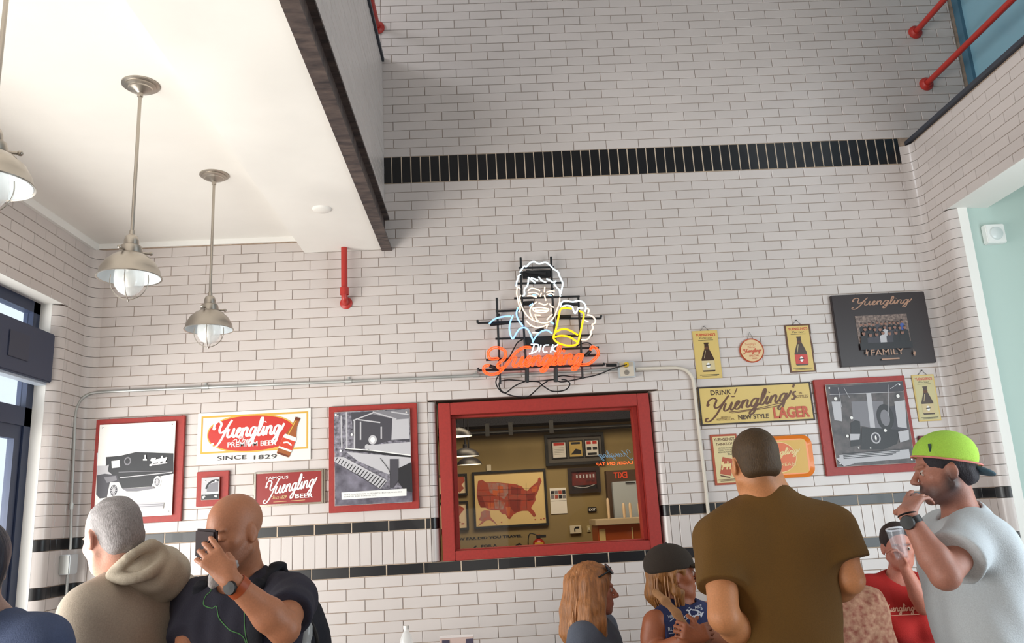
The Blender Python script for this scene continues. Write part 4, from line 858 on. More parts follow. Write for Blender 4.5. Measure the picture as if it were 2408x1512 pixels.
# dark panel with the group photograph
x0, x1, z0, z1 = rectpx((1955, 694), (2175, 686), (2200.4, 851), (1978, 864), YW-0.03)
r = empty('family_panel', ((x0+x1)/2, YW, z0), 'large black-brown panel with script and small crowd photograph', 'sign')
g = PB(r); g.box((x0, YW-0.03, z0), (x1, YW-0.0005, z1), bev=0.003); g.build('panel', mat('panel_dark_brown', (40, 30, 32), rough=0.4))
p = Print(x0, x1, z0, z1, YW-0.0305, r, [mat('pale_copper', (168, 128, 104), rough=0.4), M_pk, mat('crowd_print', (60, 46, 46), rough=0.5, rgb2=(150, 130, 120), nscale=60), mat('skin_print', (138, 100, 86), rough=0.6), M_pl, mat('blue_print', (62, 84, 150), rough=0.5), M_pd])
m = mapper(p, Z7)
p.script(*m(1220, 205), *m(1640, 105), 0.014, 0, shear=0.25, rise=0.0)
q0, q1 = m(1270, 450), m(1605, 235); p.rect(*q0, *q1, 2)
rs = random.Random(3)
for row in range(3):
    for k in range(11-row*2):
        a = q0[0]+(q1[0]-q0[0])*(0.08+0.86*(k+0.5*(row % 2)+0.2)/(11-row*2)); b = q0[1]+(q1[1]-q0[1])*(0.70-0.19*row+rs.uniform(-.04, .04))
        cl_ = rs.choice([1, 1, 4, 6, 5 if k > 7 else 1]); w2 = 0.026+0.008*row
        p.poly([(a-w2, b-0.17-0.02*row), (a-w2*0.9, b-0.04), (a, b-0.02), (a+w2*0.9, b-0.04), (a+w2, b-0.17-0.02*row)], cl_).ell(a, b, 0.014+0.002*row, 0.022+0.003*row, 3, 14).poly([(a-0.014, b+0.012), (a, b+0.036), (a+0.014, b+0.012)], 1)
p.rect(q0[0], q0[1]-0.09, q1[0], q0[1], 1)
p.text('FAMILY', *m(1352, 535), 0.085, 0, width=0.345, bold=0.0)
for xx in (1318, 1655): a, b = m(xx, 515); p.poly([(a-0.015, b-0.02), (a, b+0.05), (a+0.006, b+0.01), (a+0.018, b+0.02), (a, b-0.05), (a-0.004, b-0.01)], 0)
p.line([m(1425, 562), m(1550, 554)], 0.02, 0, smooth=False).build()
# small dark red board behind the green cap
x0, x1, z0, z1 = rectpx((2163, 1025.5), (2222, 1021), (2232, 1100), (2172, 1106), YW-0.02)
r = empty('small_red_board', ((x0+x1)/2, YW, z0), 'small dark red mounted board behind the green cap', 'picture')
g = PB(r); g.box((x0, YW-0.02, z0), (x1, YW-0.0005, z1), bev=0.003); g.build('red_board', mat('dark_red_wood', (110, 34, 44), rough=0.5))
g = PB(r); g.box((x0+0.025, YW-0.032, z0+0.03), (x1-0.025, YW-0.024, z1-0.03)); g.build('plate', M_pd)

# ------------------------------------------------------------------ conduit, boxes and pipes
def wp(u, v, off): q_ = W(u, v, YW-off); return Vector(q_)
cd = empty('electrical_conduit', (-0.6, YW-0.014, 2.5), 'thin galvanised conduit running left from the outlet and down corner', 'conduit')
pts = [wp(1451, 868, .014), wp(1300, 875, .014), wp(1000, 889, .014), wp(700, 902, .014), wp(480, 911, .014), wp(250, 921, .014)]
bend = catmull([wp(250, 921, .014), wp(215, 925, .016), wp(192, 938, .05), wp(180, 960, .10), wp(176, 985, .115)], 4)
low = [wp(174, 1050, .115), wp(171, 1120, .115), wp(168, 1190, .115), wp(167, 1260, .115), wp(165, 1292, .115)]
g = PB(cd); g.tube(pts+bend[1:]+low, 0.0095, seg=10); g.build('tube', M_galv, smooth=True)
g = PB(cd); g.tube([wp(159, 1352, .115), wp(155, 1410, .115), wp(152, 1470, .115), wp(148, 1560, .115), wp(143, 1700, .115)], 0.0095, seg=10); g.build('lower_tube', M_galv, smooth=True)
for (u, v) in ((483, 911), (820, 897), (1120, 883)): q_ = wp(u, v, .014); g = PB(cd); g.tube([q_-Vector((0.022, 0, 0)), q_+Vector((0.022, 0, 0))], 0.0135, seg=12); g.box((q_[0]-0.006, YW-0.012, q_[2]-0.004), (q_[0]+0.006, YW, q_[2]+0.03)); g.build('coupling', M_galv)
q_ = wp(168, 1190, .115); g = PB(cd); g.tube([q_+Vector((0, 0, .02)), q_-Vector((0, 0, .02))], 0.0135, seg=12); g.build('coupling', M_galv)
jb = wp(162, 1327, .115); b0 = empty('junction_box', (jb[0], jb[1], jb[2]-0.06), 'pale steel junction box on the conduit in the left corner', 'box')
g = PB(b0); g.box((jb[0]-0.035, jb[1]-0.05, jb[2]-0.058), (jb[0]+0.03, jb[1]+0.05, jb[2]+0.058), bev=0.004); g.build('box', mat('pale_galvanised', (196, 202, 206), rough=0.4, metal=0.3))
g = PB(b0); g.box((jb[0]-0.03, jb[1]-0.054, jb[2]-0.053), (jb[0]+0.025, jb[1]-0.0505, jb[2]+0.053)); g.build('cover', M_galv)
cd2 = empty('bent_conduit', (1.2, YW-0.014, 2.4), 'pale conduit curving down the wall between outlet and signs', 'conduit')
pts = [wp(1495, 868, .016), wp(1540, 866, .016)]+catmull([wp(1588, 864.5, .016), wp(1612, 870, .016), wp(1628, 888, .016), wp(1633, 915, .016)], 5)+[wp(1640, 985, .016), wp(1648, 1050, .016), wp(1658, 1130, .016), wp(1666, 1210, .016), wp(1671, 1300, .016), wp(1683, 1500, .016), wp(1690, 1640, .016)]
g = PB(cd2); g.tube(pts, 0.0115, seg=10); g.build('tube', mat('cream_painted_conduit', (206, 196, 182), rough=0.4), smooth=True)
x0, x1, z0, z1 = rectpx((1452, 851), (1492, 849), (1495, 886), (1456, 888), YW-0.04)
r = empty('outlet_box', ((x0+x1)/2, YW, z0), 'square pale outlet box with yellow plug beside the neon', 'outlet')
g = PB(r); g.box((x0, YW-0.045, z0), (x1, YW-0.0005, z1), bev=0.004); g.build('box', mat('pale_galvanised', (196, 202, 206)))
g = PB(r); g.box((x0+0.01, YW-0.049, z0+0.005), (x1-0.01, YW-0.0455, z1-0.005)); g.build('cover', mat('beige_cover', (196, 184, 168), rough=0.5))
xm, zm = (x0+x1)/2-0.004, (z0+z1)/2
for dz in (0.026, -0.022): g = PB(r); g.lathe([(0, -0.004), (0.016, -0.003), (0.017, 0)], (xm, YW-0.0495, zm+dz), (0, 1, 0), seg=20); g.box((xm-0.008, YW-0.0545, zm+dz-0.005), (xm-0.005, YW-0.053, zm+dz+0.005)).box((xm+0.004, YW-0.0545, zm+dz-0.005), (xm+0.007, YW-0.053, zm+dz+0.005)); g.build('socket', mat('socket_grey', (130, 122, 112), rough=0.5))
g = PB(r); g.box((xm-0.016, YW-0.085, zm+0.012), (xm+0.014, YW-0.054, zm+0.04), bev=0.004); g.build('yellow_plug', mat('plug_yellow', (206, 170, 40), rough=0.4))
plug = (xm, YW-0.085, zm+0.024)
# red drain pipe under the soffit
q0, q1 = W(806, 590, YW-0.07), W(810, 700, YW-0.07)
r = empty('red_stub_pipe', (q1[0], YW-0.07, q1[2]), 'short red pipe dropping from the soffit and elbowing into wall', 'pipe')
g = PB(r); g.tube([(q1[0], YW-0.07, ZB+0.0)]+[(q1[0], YW-0.07, q1[2]+0.03)]+catmull([(q1[0], YW-0.07, q1[2]+0.02), (q1[0], YW-0.062, q1[2]-0.006), (q1[0], YW-0.035, q1[2]-0.02), (q1[0], YW-0.002, q1[2]-0.02)], 5), 0.0215, seg=16); g.build('pipe', M_redpipe, smooth=True)
g = PB(r); g.lathe([(0.0215, 0.0), (0.029, 0.0), (0.029, 0.05), (0.0215, 0.05)], (q1[0], YW-0.07, q1[2]+0.02), seg=20); g.lathe([(0, -0.014), (0.03, -0.014), (0.042, -0.004), (0.042, 0)], (q1[0], YW-0.001, q1[2]-0.02), (0, 1, 0), seg=24); g.build('fitting', M_redpipe, smooth=True)
for i, (u, v, lab, ln) in enumerate(((2155, 73, 'upper of the two red pipes leaving the wall top right', 2.6), (2181, 195, 'lower of the two red pipes leaving the wall top right', 2.6), (891, 62, 'red flange and pipe just above the parapet top', 0.9))):
    q0 = W(u, v, YW-0.02); r = empty('red_wall_pipe', (q0[0], YW, q0[2]), lab, 'pipe', 'red pipes leaving the back wall')
    if i == 2: q0 = q0+np.array([-0.012, 0, 0.0])
    g = PB(r); g.tube([(q0[0], YW-0.002, q0[2]), (q0[0], YW-ln, q0[2])], 0.021, seg=16); g.build('pipe', M_redpipe, smooth=True)
    g = PB(r); g.lathe([(0.0, -0.03), (0.03, -0.03), (0.034, -0.02), (0.05, -0.012), (0.052, 0)], (q0[0], YW-0.001, q0[2]), (0, 1, 0), seg=28); g.build('flange', M_redpipe, smooth=True)
# smoke detector on the soffit
q0 = AZ(757, 491, ZB); r = empty('smoke_detector', (q0[0], q0[1], ZB), 'round white detector flush on the soffit', 'detector')
g = PB(r); g.lathe([(0, -0.016), (0.045, -0.014), (0.055, -0.006), (0.057, 0)], (q0[0], q0[1], ZB), seg=32); g.build('cover', M_ceil, smooth=True)

# ------------------------------------------------------------------ pendant lamps
M_shade_in = mat('shade_inside', (206, 212, 216), rough=0.35)
gm = bpy.data.materials.new('frosted_globe'); gm.use_nodes = True; nt = gm.node_tree; b = nt.nodes['Principled BSDF']
b.inputs['Base Color'].default_value = (0.9, 0.92, 0.92, 1); b.inputs['Roughness'].default_value = 0.12; b.inputs['Alpha'].default_value = 0.42; b.inputs['Coat Weight'].default_value = 0.5
def pendant(x, y, zs, lab, R_=0.125):
    r = empty('pendant_lamp', (x, y, ZC), lab, 'lamp', 'nickel pendant lamps under the low ceiling')
    g = PB(r); g.lathe([(0.079, 0), (0.079, -0.006), (0.066, -0.010), (0.066, -0.016), (0.052, -0.020), (0.050, -0.026), (0.028, -0.034), (0.012, -0.044), (0.012, -0.06), (0, -0.062)], (x, y, ZC), seg=40); g.build('canopy', M_nickel, smooth=True)
    g = PB(r); g.tube([(x, y, ZC-0.05), (x, y, zs+0.185)], 0.0075, seg=12); g.build('stem', M_nickel, smooth=True)
    g = PB(r); g.lathe([(0.010, 0.205), (0.013, 0.185), (0.024, 0.178), (0.030, 0.160), (0.030, 0.140), (0.042, 0.134), (0.046, 0.116), (0.046, 0.100), (0.060, 0.096)], (x, y, zs), seg=32); g.build('socket_cup', M_nickel, smooth=True)
    for a in (20, 140, 260):
        t = math.radians(a); g = PB(r); g.tube([(x+0.042*math.cos(t), y+0.042*math.sin(t), zs+0.108), (x+0.076*math.cos(t), y+0.076*math.sin(t), zs+0.108)], [0.005, 0.0055], seg=8); g.ball((x+0.078*math.cos(t), y+0.078*math.sin(t), zs+0.108), 0.009, seg=10, rings=6); g.build('thumb_screw', M_nickel, smooth=True)
    k = R_/0.125
    g = PB(r); g.lathe([(0.052*k, 0.100), (0.070*k, 0.090), (0.098*k, 0.064), (0.117*k, 0.030), (0.122*k, 0.004), (0.128*k, -0.001), (0.128*k, -0.005), (0.122*k, -0.003)], (x, y, zs), seg=48); g.build('shade', M_nickel, smooth=True)
    g = PB(r); g.lathe([(0.121*k, -0.003), (0.115*k, 0.028), (0.096*k, 0.060), (0.068*k, 0.085), (0.0, 0.09)], (x, y, zs), seg=48); g.build('shade_lining', M_shade_in, smooth=True)
    g = PB(r); g.lathe([(0.050, 0.06), (0.058, 0.02), (0.060, -0.01), (0.056, -0.04), (0.040, -0.065), (0.018, -0.078), (0, -0.08)], (x, y, zs), seg=32); g.build('glass_globe', gm, smooth=True)
    g = PB(r); g.ball((x, y, zs-0.01), (0.026, 0.026, 0.034), seg=16, rings=10); g.lathe([(0.013, 0.02), (0.013, 0.07)], (x, y, zs), seg=12); g.build('bulb', mat('unlit_bulb', (240, 238, 232), rough=0.3), smooth=True)
    for a in (0, 90, 180, 270):
        t = math.radians(a+10); P_ = [(x+q*math.cos(t), y+q*math.sin(t), zs+h) for q, h in ((0.073, 0.01), (0.075, -0.02), (0.068, -0.05), (0.048, -0.078), (0.02, -0.094), (0.0, -0.098))]
        g = PB(r); g.tube(catmull(P_, 3), 0.0022, seg=6); g.build('guard_wire', M_nickel)
    g = PB(r); g.ball((x, y, zs-0.1), 0.006, seg=8, rings=6); g.build('guard_knob', M_nickel)
zsh = (W(300, 655, 3.253)[2]+W(497, 772, 4.228)[2])/2
pendant(-1.455, 3.25, zsh, 'nearer whole nickel pendant lamp hanging at left')
pendant(-1.455, 4.225, zsh, 'farther nickel pendant lamp nearest the brick wall')
pendant(-1.455, 2.275, zsh, 'pendant lamp cut off by the left picture edge')
# ------------------------------------------------------------------ neon sign
def ZN(x, y): return (1100+x/4.0875, 580+y/4.0875)
YN = YW-0.075; YF = YW-0.045
def neon_mat(name, rgb, e):
    m = mat(name, rgb, rough=0.3, emit=e); return m
N_white = neon_mat('neon_white', (222, 242, 252), 1.1); N_pink = neon_mat('neon_warm_white', (250, 222, 196), 1.0)
N_blue = neon_mat('neon_pale_blue', (150, 198, 255), 1.0); N_yel = neon_mat('neon_yellow', (255, 200, 20), 1.1)
N_or = neon_mat('neon_orange_red', (255, 88, 38), 1.2)
c0 = W(*ZN(700, 1200), YW)
ns = empty('neon_wall_sign', (c0[0], YW, c0[2]), 'glowing neon of smiling man raising yellow beer mug over script', 'neon sign')
def npt(x, y, Y=YN): return tuple(W(*ZN(x, y), Y))
def tubes(name, lines, r, m, label=None, n=5):
    r *= 0.84
    g = PB(ns)
    for L_ in lines:
        P_ = [npt(*q) for q in L_]
        P_ = catmull(P_, n) if len(P_) > 2 else P_
        e0 = (P_[0][0], YF+0.02, P_[0][2]); e1 = (P_[-1][0], YF+0.02, P_[-1][2])
        g.tube(P_, r, seg=8)
    o = g.build(name, m, smooth=True); o['label'] = label or name.replace('_', ' ')
    # blacked-out ends going back to the frame
    return o
hair = [[(545, 185), (565, 190), (600, 155), (640, 145), (685, 165), (745, 150), (790, 180), (825, 215), (865, 240), (885, 290), (912, 350), (905, 400), (895, 450)],
        [(545, 185), (520, 215), (500, 245)], [(508, 262), (480, 290)], [(490, 290), (470, 340), (468, 385)],
        [(585, 300), (575, 370), (545, 410), (545, 460), (525, 475)], [(580, 295), (620, 325), (650, 350)], [(605, 300), (640, 310), (675, 325)], [(680, 290), (710, 325), (755, 345)], [(755, 308), (800, 330), (820, 345), (850, 330)],
        [(830, 355), (850, 385), (880, 420), (890, 480)]]
tubes('hair_tube', hair, 0.0065, N_white, 'white neon hair outline')
face = [[(470, 395), (490, 390), (505, 410)], [(475, 395), (470, 450), (480, 500), (490, 550), (505, 600), (490, 630)], [(510, 465), (500, 490), (505, 530), (540, 620), (600, 690), (680, 725), (760, 730), (820, 690), (860, 600), (880, 540), (885, 490)],
        [(560, 710), (600, 750), (660, 775), (730, 765), (770, 745)], [(770, 745), (755, 785)], [(620, 826), (680, 826)],
        [(578, 425), (610, 400), (650, 405), (695, 425)], [(583, 445), (640, 440), (685, 460)], [(573, 475), (600, 470), (665, 488)], [(708, 445), (695, 480)],
        [(740, 385), (736, 440)], [(735, 465), (745, 495), (752, 520)], [(755, 440), (790, 428), (835, 430)], [(758, 462), (800, 450), (830, 465)],
        [(665, 530), (625, 560), (600, 600), (600, 640), (625, 695)], [(680, 540), (710, 550), (740, 560), (770, 545)], [(785, 545), (800, 570), (830, 585)],
        [(622, 592), (700, 585), (780, 598)], [(622, 592), (640, 620), (700, 632), (760, 625), (780, 598)], [(645, 610), (700, 612), (765, 612)], [(640, 655), (700, 660)], [(650, 665), (660, 700), (680, 712)], [(815, 650), (785, 675), (760, 705)], [(800, 590), (800, 625)]]
tubes('face_tube', face, 0.0055, N_pink, 'warm white neon face lines')
tubes('eye_tube', [[(620, 462), (660, 468)], [(775, 468), (808, 472)], [(590, 570), (625, 545)]], 0.005, N_blue, 'pale blue neon eyes')
tubes('shirt_tube', [[(205, 742), (260, 695), (340, 672), (412, 665)], [(435, 660), (410, 720), (400, 790), (415, 860), (435, 885), (465, 835), (500, 790), (545, 778), (580, 800), (605, 850), (625, 900)],
                     [(483, 585), (468, 640), (485, 700), (530, 765)], [(622, 920), (650, 870), (700, 820), (760, 803), (812, 835)], [(795, 720), (830, 745)]], 0.0068, N_blue, 'pale blue neon shirt collar')
tubes('mug_tube', [[(1000, 598), (940, 588), (895, 600), (880, 640), (860, 740), (840, 820), (825, 880), (870, 925), (950, 950), (1020, 948), (1055, 930), (1075, 860), (1095, 770), (1115, 660), (1100, 630), (1070, 618)],
                   [(850, 820), (900, 795), (970, 800), (1060, 850)], [(835, 870), (900, 855), (980, 870), (1050, 915)]], 0.0078, N_yel, 'yellow neon beer mug')
tubes('foam_tube', [[(890, 580), (900, 540), (940, 520), (1010, 530), (1060, 520), (1110, 535), (1135, 580), (1128, 625)], [(905, 575), (950, 565), (1000, 575), (1015, 610), (1030, 640), (1050, 620), (1065, 590), (1110, 590)]], 0.0066, N_white, 'white neon beer foam')
tubes('hand_tube', [[(1135, 600), (1155, 595), (1165, 615), (1155, 640)], [(1145, 655), (1190, 665), (1225, 700), (1220, 735), (1195, 750), (1205, 780), (1185, 815), (1185, 840), (1150, 890), (1090, 895)], [(1115, 705), (1160, 722)]], 0.0060, N_pink, 'warm white neon hand')
def nl(P_, dx, dy): return [(x+dx, y+dy) for x, y in P_]
tubes('name_tube', [[(640, 940), (610, 1030)], [(605, 938), (670, 940), (680, 965), (660, 1005), (590, 1032)], [(705, 945), (685, 1012)], [(780, 945), (740, 950), (722, 985), (735, 1015), (765, 1010)], [(820, 940), (795, 1015)], [(868, 940), (815, 980), (850, 1012)]], 0.0055, N_white, 'white neon capitals')
# big orange script: every stroke is a pair of parallel tubes
def pair(L_, off=8, n=7):
    P_ = np.array(catmull(L_, n)) if len(L_) > 2 else np.array(L_, float)
    A_, B_ = [], []
    for i in range(len(P_)):
        t = P_[min(i+1, len(P_)-1)]-P_[max(i-1, 0)]; t = t/(np.linalg.norm(t)+1e-9); nn = np.array([-t[1], t[0]])
        A_.append(P_[i]+nn*off); B_.append(P_[i]-nn*off)
    t0 = P_[0]-P_[1]; t0 = t0/np.linalg.norm(t0); t1 = P_[-1]-P_[-2]; t1 = t1/np.linalg.norm(t1)
    return A_+[P_[-1]+t1*off]+B_[::-1]+[P_[0]+t0*off]
Lx = lambda x: 430+(x-2.02)*(1080-430)/(8.82-2.02)
def Lp(x, y): X = Lx(x)+y*26; return (X, 1152-(X-430)*0.050-y*84)
script = [[(290, 1075), (215, 1075), (195, 1020), (240, 975), (310, 975), (360, 1010), (355, 1070), (310, 1110), (285, 1145), (310, 1170), (360, 1150), (410, 1080), (470, 1010), (540, 970), (600, 968)],
          [(360, 1150), (300, 1210), (220, 1228), (160, 1200), (158, 1155), (200, 1138)]]
lets = STR[2:]
for k, st in enumerate(lets):
    if len(st) < 3: continue
    script.append([Lp(x, y if y >= 0 else y*0.72) for x, y in st])
script[-1] = script[-1][:-2]+[(1150, 1130), (1215, 1085), (1255, 1030), (1240, 985), (1200, 965), (1180, 985)]
g = PB(ns)
for st in script:
    Q = pair(st, 8.5); g.tube([npt(*q) for q in Q], 0.0044, seg=6, closed=True)
g.tube([npt(*Lp(6.75, 1.4)), npt(*Lp(6.8, 1.6))], 0.009, seg=6)
o = g.build('script_tube', N_or, smooth=True); o['label'] = 'orange-red neon script'
# black frame, transformers and tube ends
g = PB(ns)
def bar(a, b, r=0.0075, Y=YF): g.tube([npt(*a, Y), npt(*b, Y)], r, seg=8)
for a, b in (((508, 105), (518, 470)), ((520, 470), (545, 900)), ((800, 97), (812, 470)), ((812, 470), (850, 980)), ((278, 492), (312, 1320)), ((545, 900), (575, 1310)), ((845, 980), (852, 1290)), ((1062, 475), (1104, 1270)),
             ((490, 205), (830, 198)), ((455, 355), (900, 348)), ((445, 497), (1075, 478)), ((268, 622), (520, 612)), ((95, 735), (530, 718)), ((850, 690), (1275, 690)), ((265, 886), (545, 880)), ((830, 860), (1200, 853)), ((880, 985), (1260, 968)),
             ((175, 1090), (420, 1075)), ((1100, 1048), (1270, 1045)), ((105, 1190), (560, 1178)), ((560, 1160), (1305, 1140)), ((95, 735), (93, 705)), ((1275, 690), (1285, 660)), ((105, 1190), (97, 1165)), ((1305, 1140), (1312, 1118))): bar(a, b)
for x in (575, 852): bar((x-6, 1170), (x-6, 1300), 0.014)
fr = g.build('frame', M_dark); fr['label'] = 'black wire frame'
for x in ((300, 650), (1105, 1150), (818, 400), (548, 1000)):
    q0 = npt(*x, YF); g = PB(ns); g.tube([(q0[0], YF, q0[2]), (q0[0], YW, q0[2])], 0.006, seg=8); g.build('wall_spacer', M_dark)
for cc in (((525, 235), (800, 290)), ((535, 870), (835, 945)), ((530, 525), (640, 555))):
    a, b = npt(*cc[0], YW-0.04), npt(*cc[1], YW-0.04); g = PB(ns); g.box((a[0], YW-0.045, b[2]), (b[0], YW-0.008, a[2]), bev=0.004); g.build('transformer_box', M_dark)
for (a, b) in (((215, 750), (400, 730)), ((850, 672), (990, 668)), ((650, 815), (730, 790)), ((560, 240), (750, 260)), ((210, 1145), (280, 1170)), ((1130, 1050), (1180, 1000)), ((1330, 1140), (1430, 1138)), ((900, 550), (1060, 556))):
    g = PB(ns); g.tube([npt(*a, YF-0.012), npt(*b, YF-0.012)], 0.011, seg=8); g.build('blacked_out_tube', M_dark, smooth=True)
# cords
cords = [[(852, 1285), (900, 1300), (1000, 1285), (1104, 1262), (1250, 1230), (1400, 1170), (1505, 1138)], [(855, 1250), (920, 1240), (1000, 1250), (1104, 1255)],
         [(300, 1225), (270, 1300), (300, 1370), (360, 1405), (450, 1340), (545, 1298), (600, 1295), (700, 1290), (845, 1275)], [(310, 1290), (300, 1330), (330, 1390), (420, 1430), (530, 1445), (590, 1435), (650, 1385), (710, 1330), (770, 1290)],
         [(600, 1293), (680, 1300), (720, 1335), (800, 1385), (880, 1390), (950, 1370), (982, 1320), (950, 1285), (900, 1275)], [(320, 1290), (400, 1280), (545, 1292)], [(530, 890), (480, 920), (440, 985), (400, 1060), (350, 1110)], [(1040, 965), (1100, 930), (1160, 925), (1195, 950)]]
g = PB(ns)
for k, L_ in enumerate(cords):
    P_ = [Vector(npt(*q, YW-0.03)) for q in L_]
    if k == 0: P_[-1] = Vector(plug); P_[-2] = Vector(npt(1400, 1170, YW-0.06))
    g.tube(catmull(P_, 5), 0.0042, seg=6)
o = g.build('cord', M_dark, smooth=True); o['label'] = 'looped black cord'
# small table sign with two dark squares at the bottom edge, and a clear bottle beside it
# ------------------------------------------------------------------ figures: smooth distance fields turned into skin and cloth
def V(*a): return np.array(a, float)
def unit(a): a = np.array(a, float); return a/np.linalg.norm(a)
def frame(fwd, up=(0, 0, 1), roll=0.0):
    """columns right, forward, up"""
    f = unit(fwd); r = unit(np.cross(f, up)); u = np.cross(r, f)
    if roll: c, s = math.cos(roll), math.sin(roll); r, u = c*r+s*u, -s*r+c*u
    return np.array([r, f, u]).T
class Field:
    def __init__(s, h=0.006): s.h = h; s.ops = []
    def _a(s, fn, lo, hi, k, mode): s.ops.append((fn, np.array(lo, float), np.array(hi, float), k, mode)); return s
    def ell(s, c, r, k=0.02, R=None, mode='u'):
        c = np.array(c, float); r = np.array(r if hasattr(r, '__len__') else (r, r, r), float); m = r.max()
        Rm = None if R is None else np.array(R, np.float32)
        def fn(P):
            q = P-c.astype(np.float32)
            if Rm is not None: q = q @ Rm
            a = q/r.astype(np.float32); k0 = np.sqrt((a*a).sum(-1))+1e-6; b = a/r.astype(np.float32); k1 = np.sqrt((b*b).sum(-1))+1e-6
            return k0*(k0-1)/k1
        return s._a(fn, c-m, c+m, k, mode)
    def cone(s, a, b, r1, r2, k=0.015, mode='u', flat=None):
        """tapered capsule; flat=(axis, factor) squashes the section along a direction"""
        a = np.array(a, float); b = np.array(b, float); ba = (b-a).astype(np.float32); L = float(ba @ ba)+1e-9; a32 = a.astype(np.float32)
        ax = None if flat is None else unit(flat[0]).astype(np.float32); ff = 1 if flat is None else flat[1]
        def fn(P):
            q = P-a32; t = np.clip((q @ ba)/L, 0, 1); d = q-t[..., None]*ba
            if ax is not None: e = d @ ax; d = d+(e*(1/ff-1))[..., None]*ax
            l = np.sqrt((d*d).sum(-1))-(r1+t*(r2-r1))
            return l*(ff if ff < 1 else 1)
        m = max(r1, r2)
        return s._a(fn, np.minimum(a, b)-m, np.maximum(a, b)+m, k, mode)
    def chain(s, pts, rad, k=0.015, flat=None):
        for i in range(len(pts)-1): s.cone(pts[i], pts[i+1], rad[i], rad[i+1], k, flat=flat)
        return s
    def half(s, p, n, k=0.004, rad=9.0):
        """cut away everything on the side the normal points to, within rad"""
        p = np.array(p, np.float32); n = unit(n).astype(np.float32)
        return s._a(lambda P: -((P-p) @ n), p-rad, p+rad, k, 's')
    def mesh(s, disp=None):
        h = s.h; U = [o for o in s.ops if o[4] == 'u']
        lo = np.min([o[1] for o in U], 0)-3*h-0.01; hi = np.max([o[2] for o in U], 0)+3*h+0.01
        n = np.ceil((hi-lo)/h).astype(int)+1; Fd = np.full(n, 0.5, np.float32)
        ax = [lo[i]+np.arange(n[i])*h for i in range(3)]
        for fn, a, b, k, mode in s.ops:
            mg = k+3*h
            i0 = np.clip(np.floor((a-mg-lo)/h).astype(int), 0, n-1); i1 = np.clip(np.ceil((b+mg-lo)/h).astype(int)+1, 1, n)
            if (i1 <= i0).any(): continue
            sl = tuple(slice(i0[j], i1[j]) for j in range(3))
            G = np.stack(np.meshgrid(*[ax[j][sl[j]] for j in range(3)], indexing='ij'), -1).astype(np.float32)
            d2 = fn(G); d1 = Fd[sl]
            if mode == 'u': hh = np.clip(0.5+0.5*(d2-d1)/k, 0, 1); Fd[sl] = d2*(1-hh)+d1*hh-k*hh*(1-hh)
            else: d2 = -d2; hh = np.clip(0.5-0.5*(d2-d1)/k, 0, 1); Fd[sl] = d2*(1-hh)+d1*hh+k*hh*(1-hh)
        Fd[0] = Fd[-1] = 0.5; Fd[:, 0] = Fd[:, -1] = 0.5; Fd[:, :, 0] = Fd[:, :, -1] = 0.5
        if disp is not None:
            near = np.abs(Fd) < 0.04; idx = np.argwhere(near); P = lo+idx*h; Fd[near] += disp(P).astype(np.float32)
            Fd[0] = Fd[-1] = 0.5; Fd[:, 0] = Fd[:, -1] = 0.5; Fd[:, :, 0] = Fd[:, :, -1] = 0.5
        sg = Fd < 0
        # surface nets
        acc = np.zeros(tuple(n-1)+(3,), np.float32); cnt = np.zeros(tuple(n-1), np.float32)
        nx, ny, nz = n-1
        cr = [(0, 0, 0), (1, 0, 0), (0, 1, 0), (1, 1, 0), (0, 0, 1), (1, 0, 1), (0, 1, 1), (1, 1, 1)]
        E = [(a, b) for a in range(8) for b in range(a+1, 8) if sum(abs(cr[a][i]-cr[b][i]) for i in range(3)) == 1]
        C = [Fd[c[0]:c[0]+nx, c[1]:c[1]+ny, c[2]:c[2]+nz] for c in cr]; Sg = [c < 0 for c in C]
        act = np.zeros(C[0].shape, bool); any_ = Sg[0].copy(); all_ = Sg[0].copy()
        for c in Sg[1:]: any_ |= c; all_ &= c
        act = any_ & ~all_; ids = np.argwhere(act); ii = tuple(ids.T)
        pos = np.zeros((len(ids), 3)); ct = np.zeros(len(ids))
        for a, b in E:
            va, vb = C[a][ii], C[b][ii]; m = (va < 0) != (vb < 0); t = np.where(m, va/(va-vb+1e-12), 0)
            pa, pb = np.array(cr[a], float), np.array(cr[b], float); pos += m[:, None]*(pa+t[:, None]*(pb-pa)); ct += m
        Vx = lo+(ids+pos/ct[:, None])*h
        idg = -np.ones(act.shape, int); idg[ii] = np.arange(len(ids))
        Q = []
        for a in range(3):
            o1, o2 = (a+1) % 3, (a+2) % 3
            s0 = [slice(1, -1)]*3; s0[a] = slice(0, n[a]-1); s1 = list(s0); s1[a] = slice(1, n[a])
            A, B = sg[tuple(s0)], sg[tuple(s1)]; m = A != B; e = np.argwhere(m); e[:, o1] += 1; e[:, o2] += 1
            def g(d1, d2): q = e.copy(); q[:, o1] -= d1; q[:, o2] -= d2; return idg[tuple(q.T)]
            q = np.stack([g(1, 1), g(0, 1), g(0, 0), g(1, 0)], 1); fl = ~A[m]; q[fl] = q[fl][:, ::-1]; Q.append(q)
        Q = np.concatenate(Q); Q = Q[(Q >= 0).all(1)]
        return Vx, Q
def relax(Vx, Q, it=2, lam=0.5):
    n = len(Vx)
    for _ in range(it):
        S = np.zeros_like(Vx); c = np.zeros(n)
        for a, b in ((0, 1), (1, 2), (2, 3), (3, 0)):
            for i, j in ((a, b), (b, a)):
                for k in range(3): S[:, k] += np.bincount(Q[:, i], Vx[Q[:, j], k], n)
                c += np.bincount(Q[:, i], minlength=n)
        Vx = Vx+(S/np.maximum(c, 1)[:, None]-Vx)*lam
    return Vx
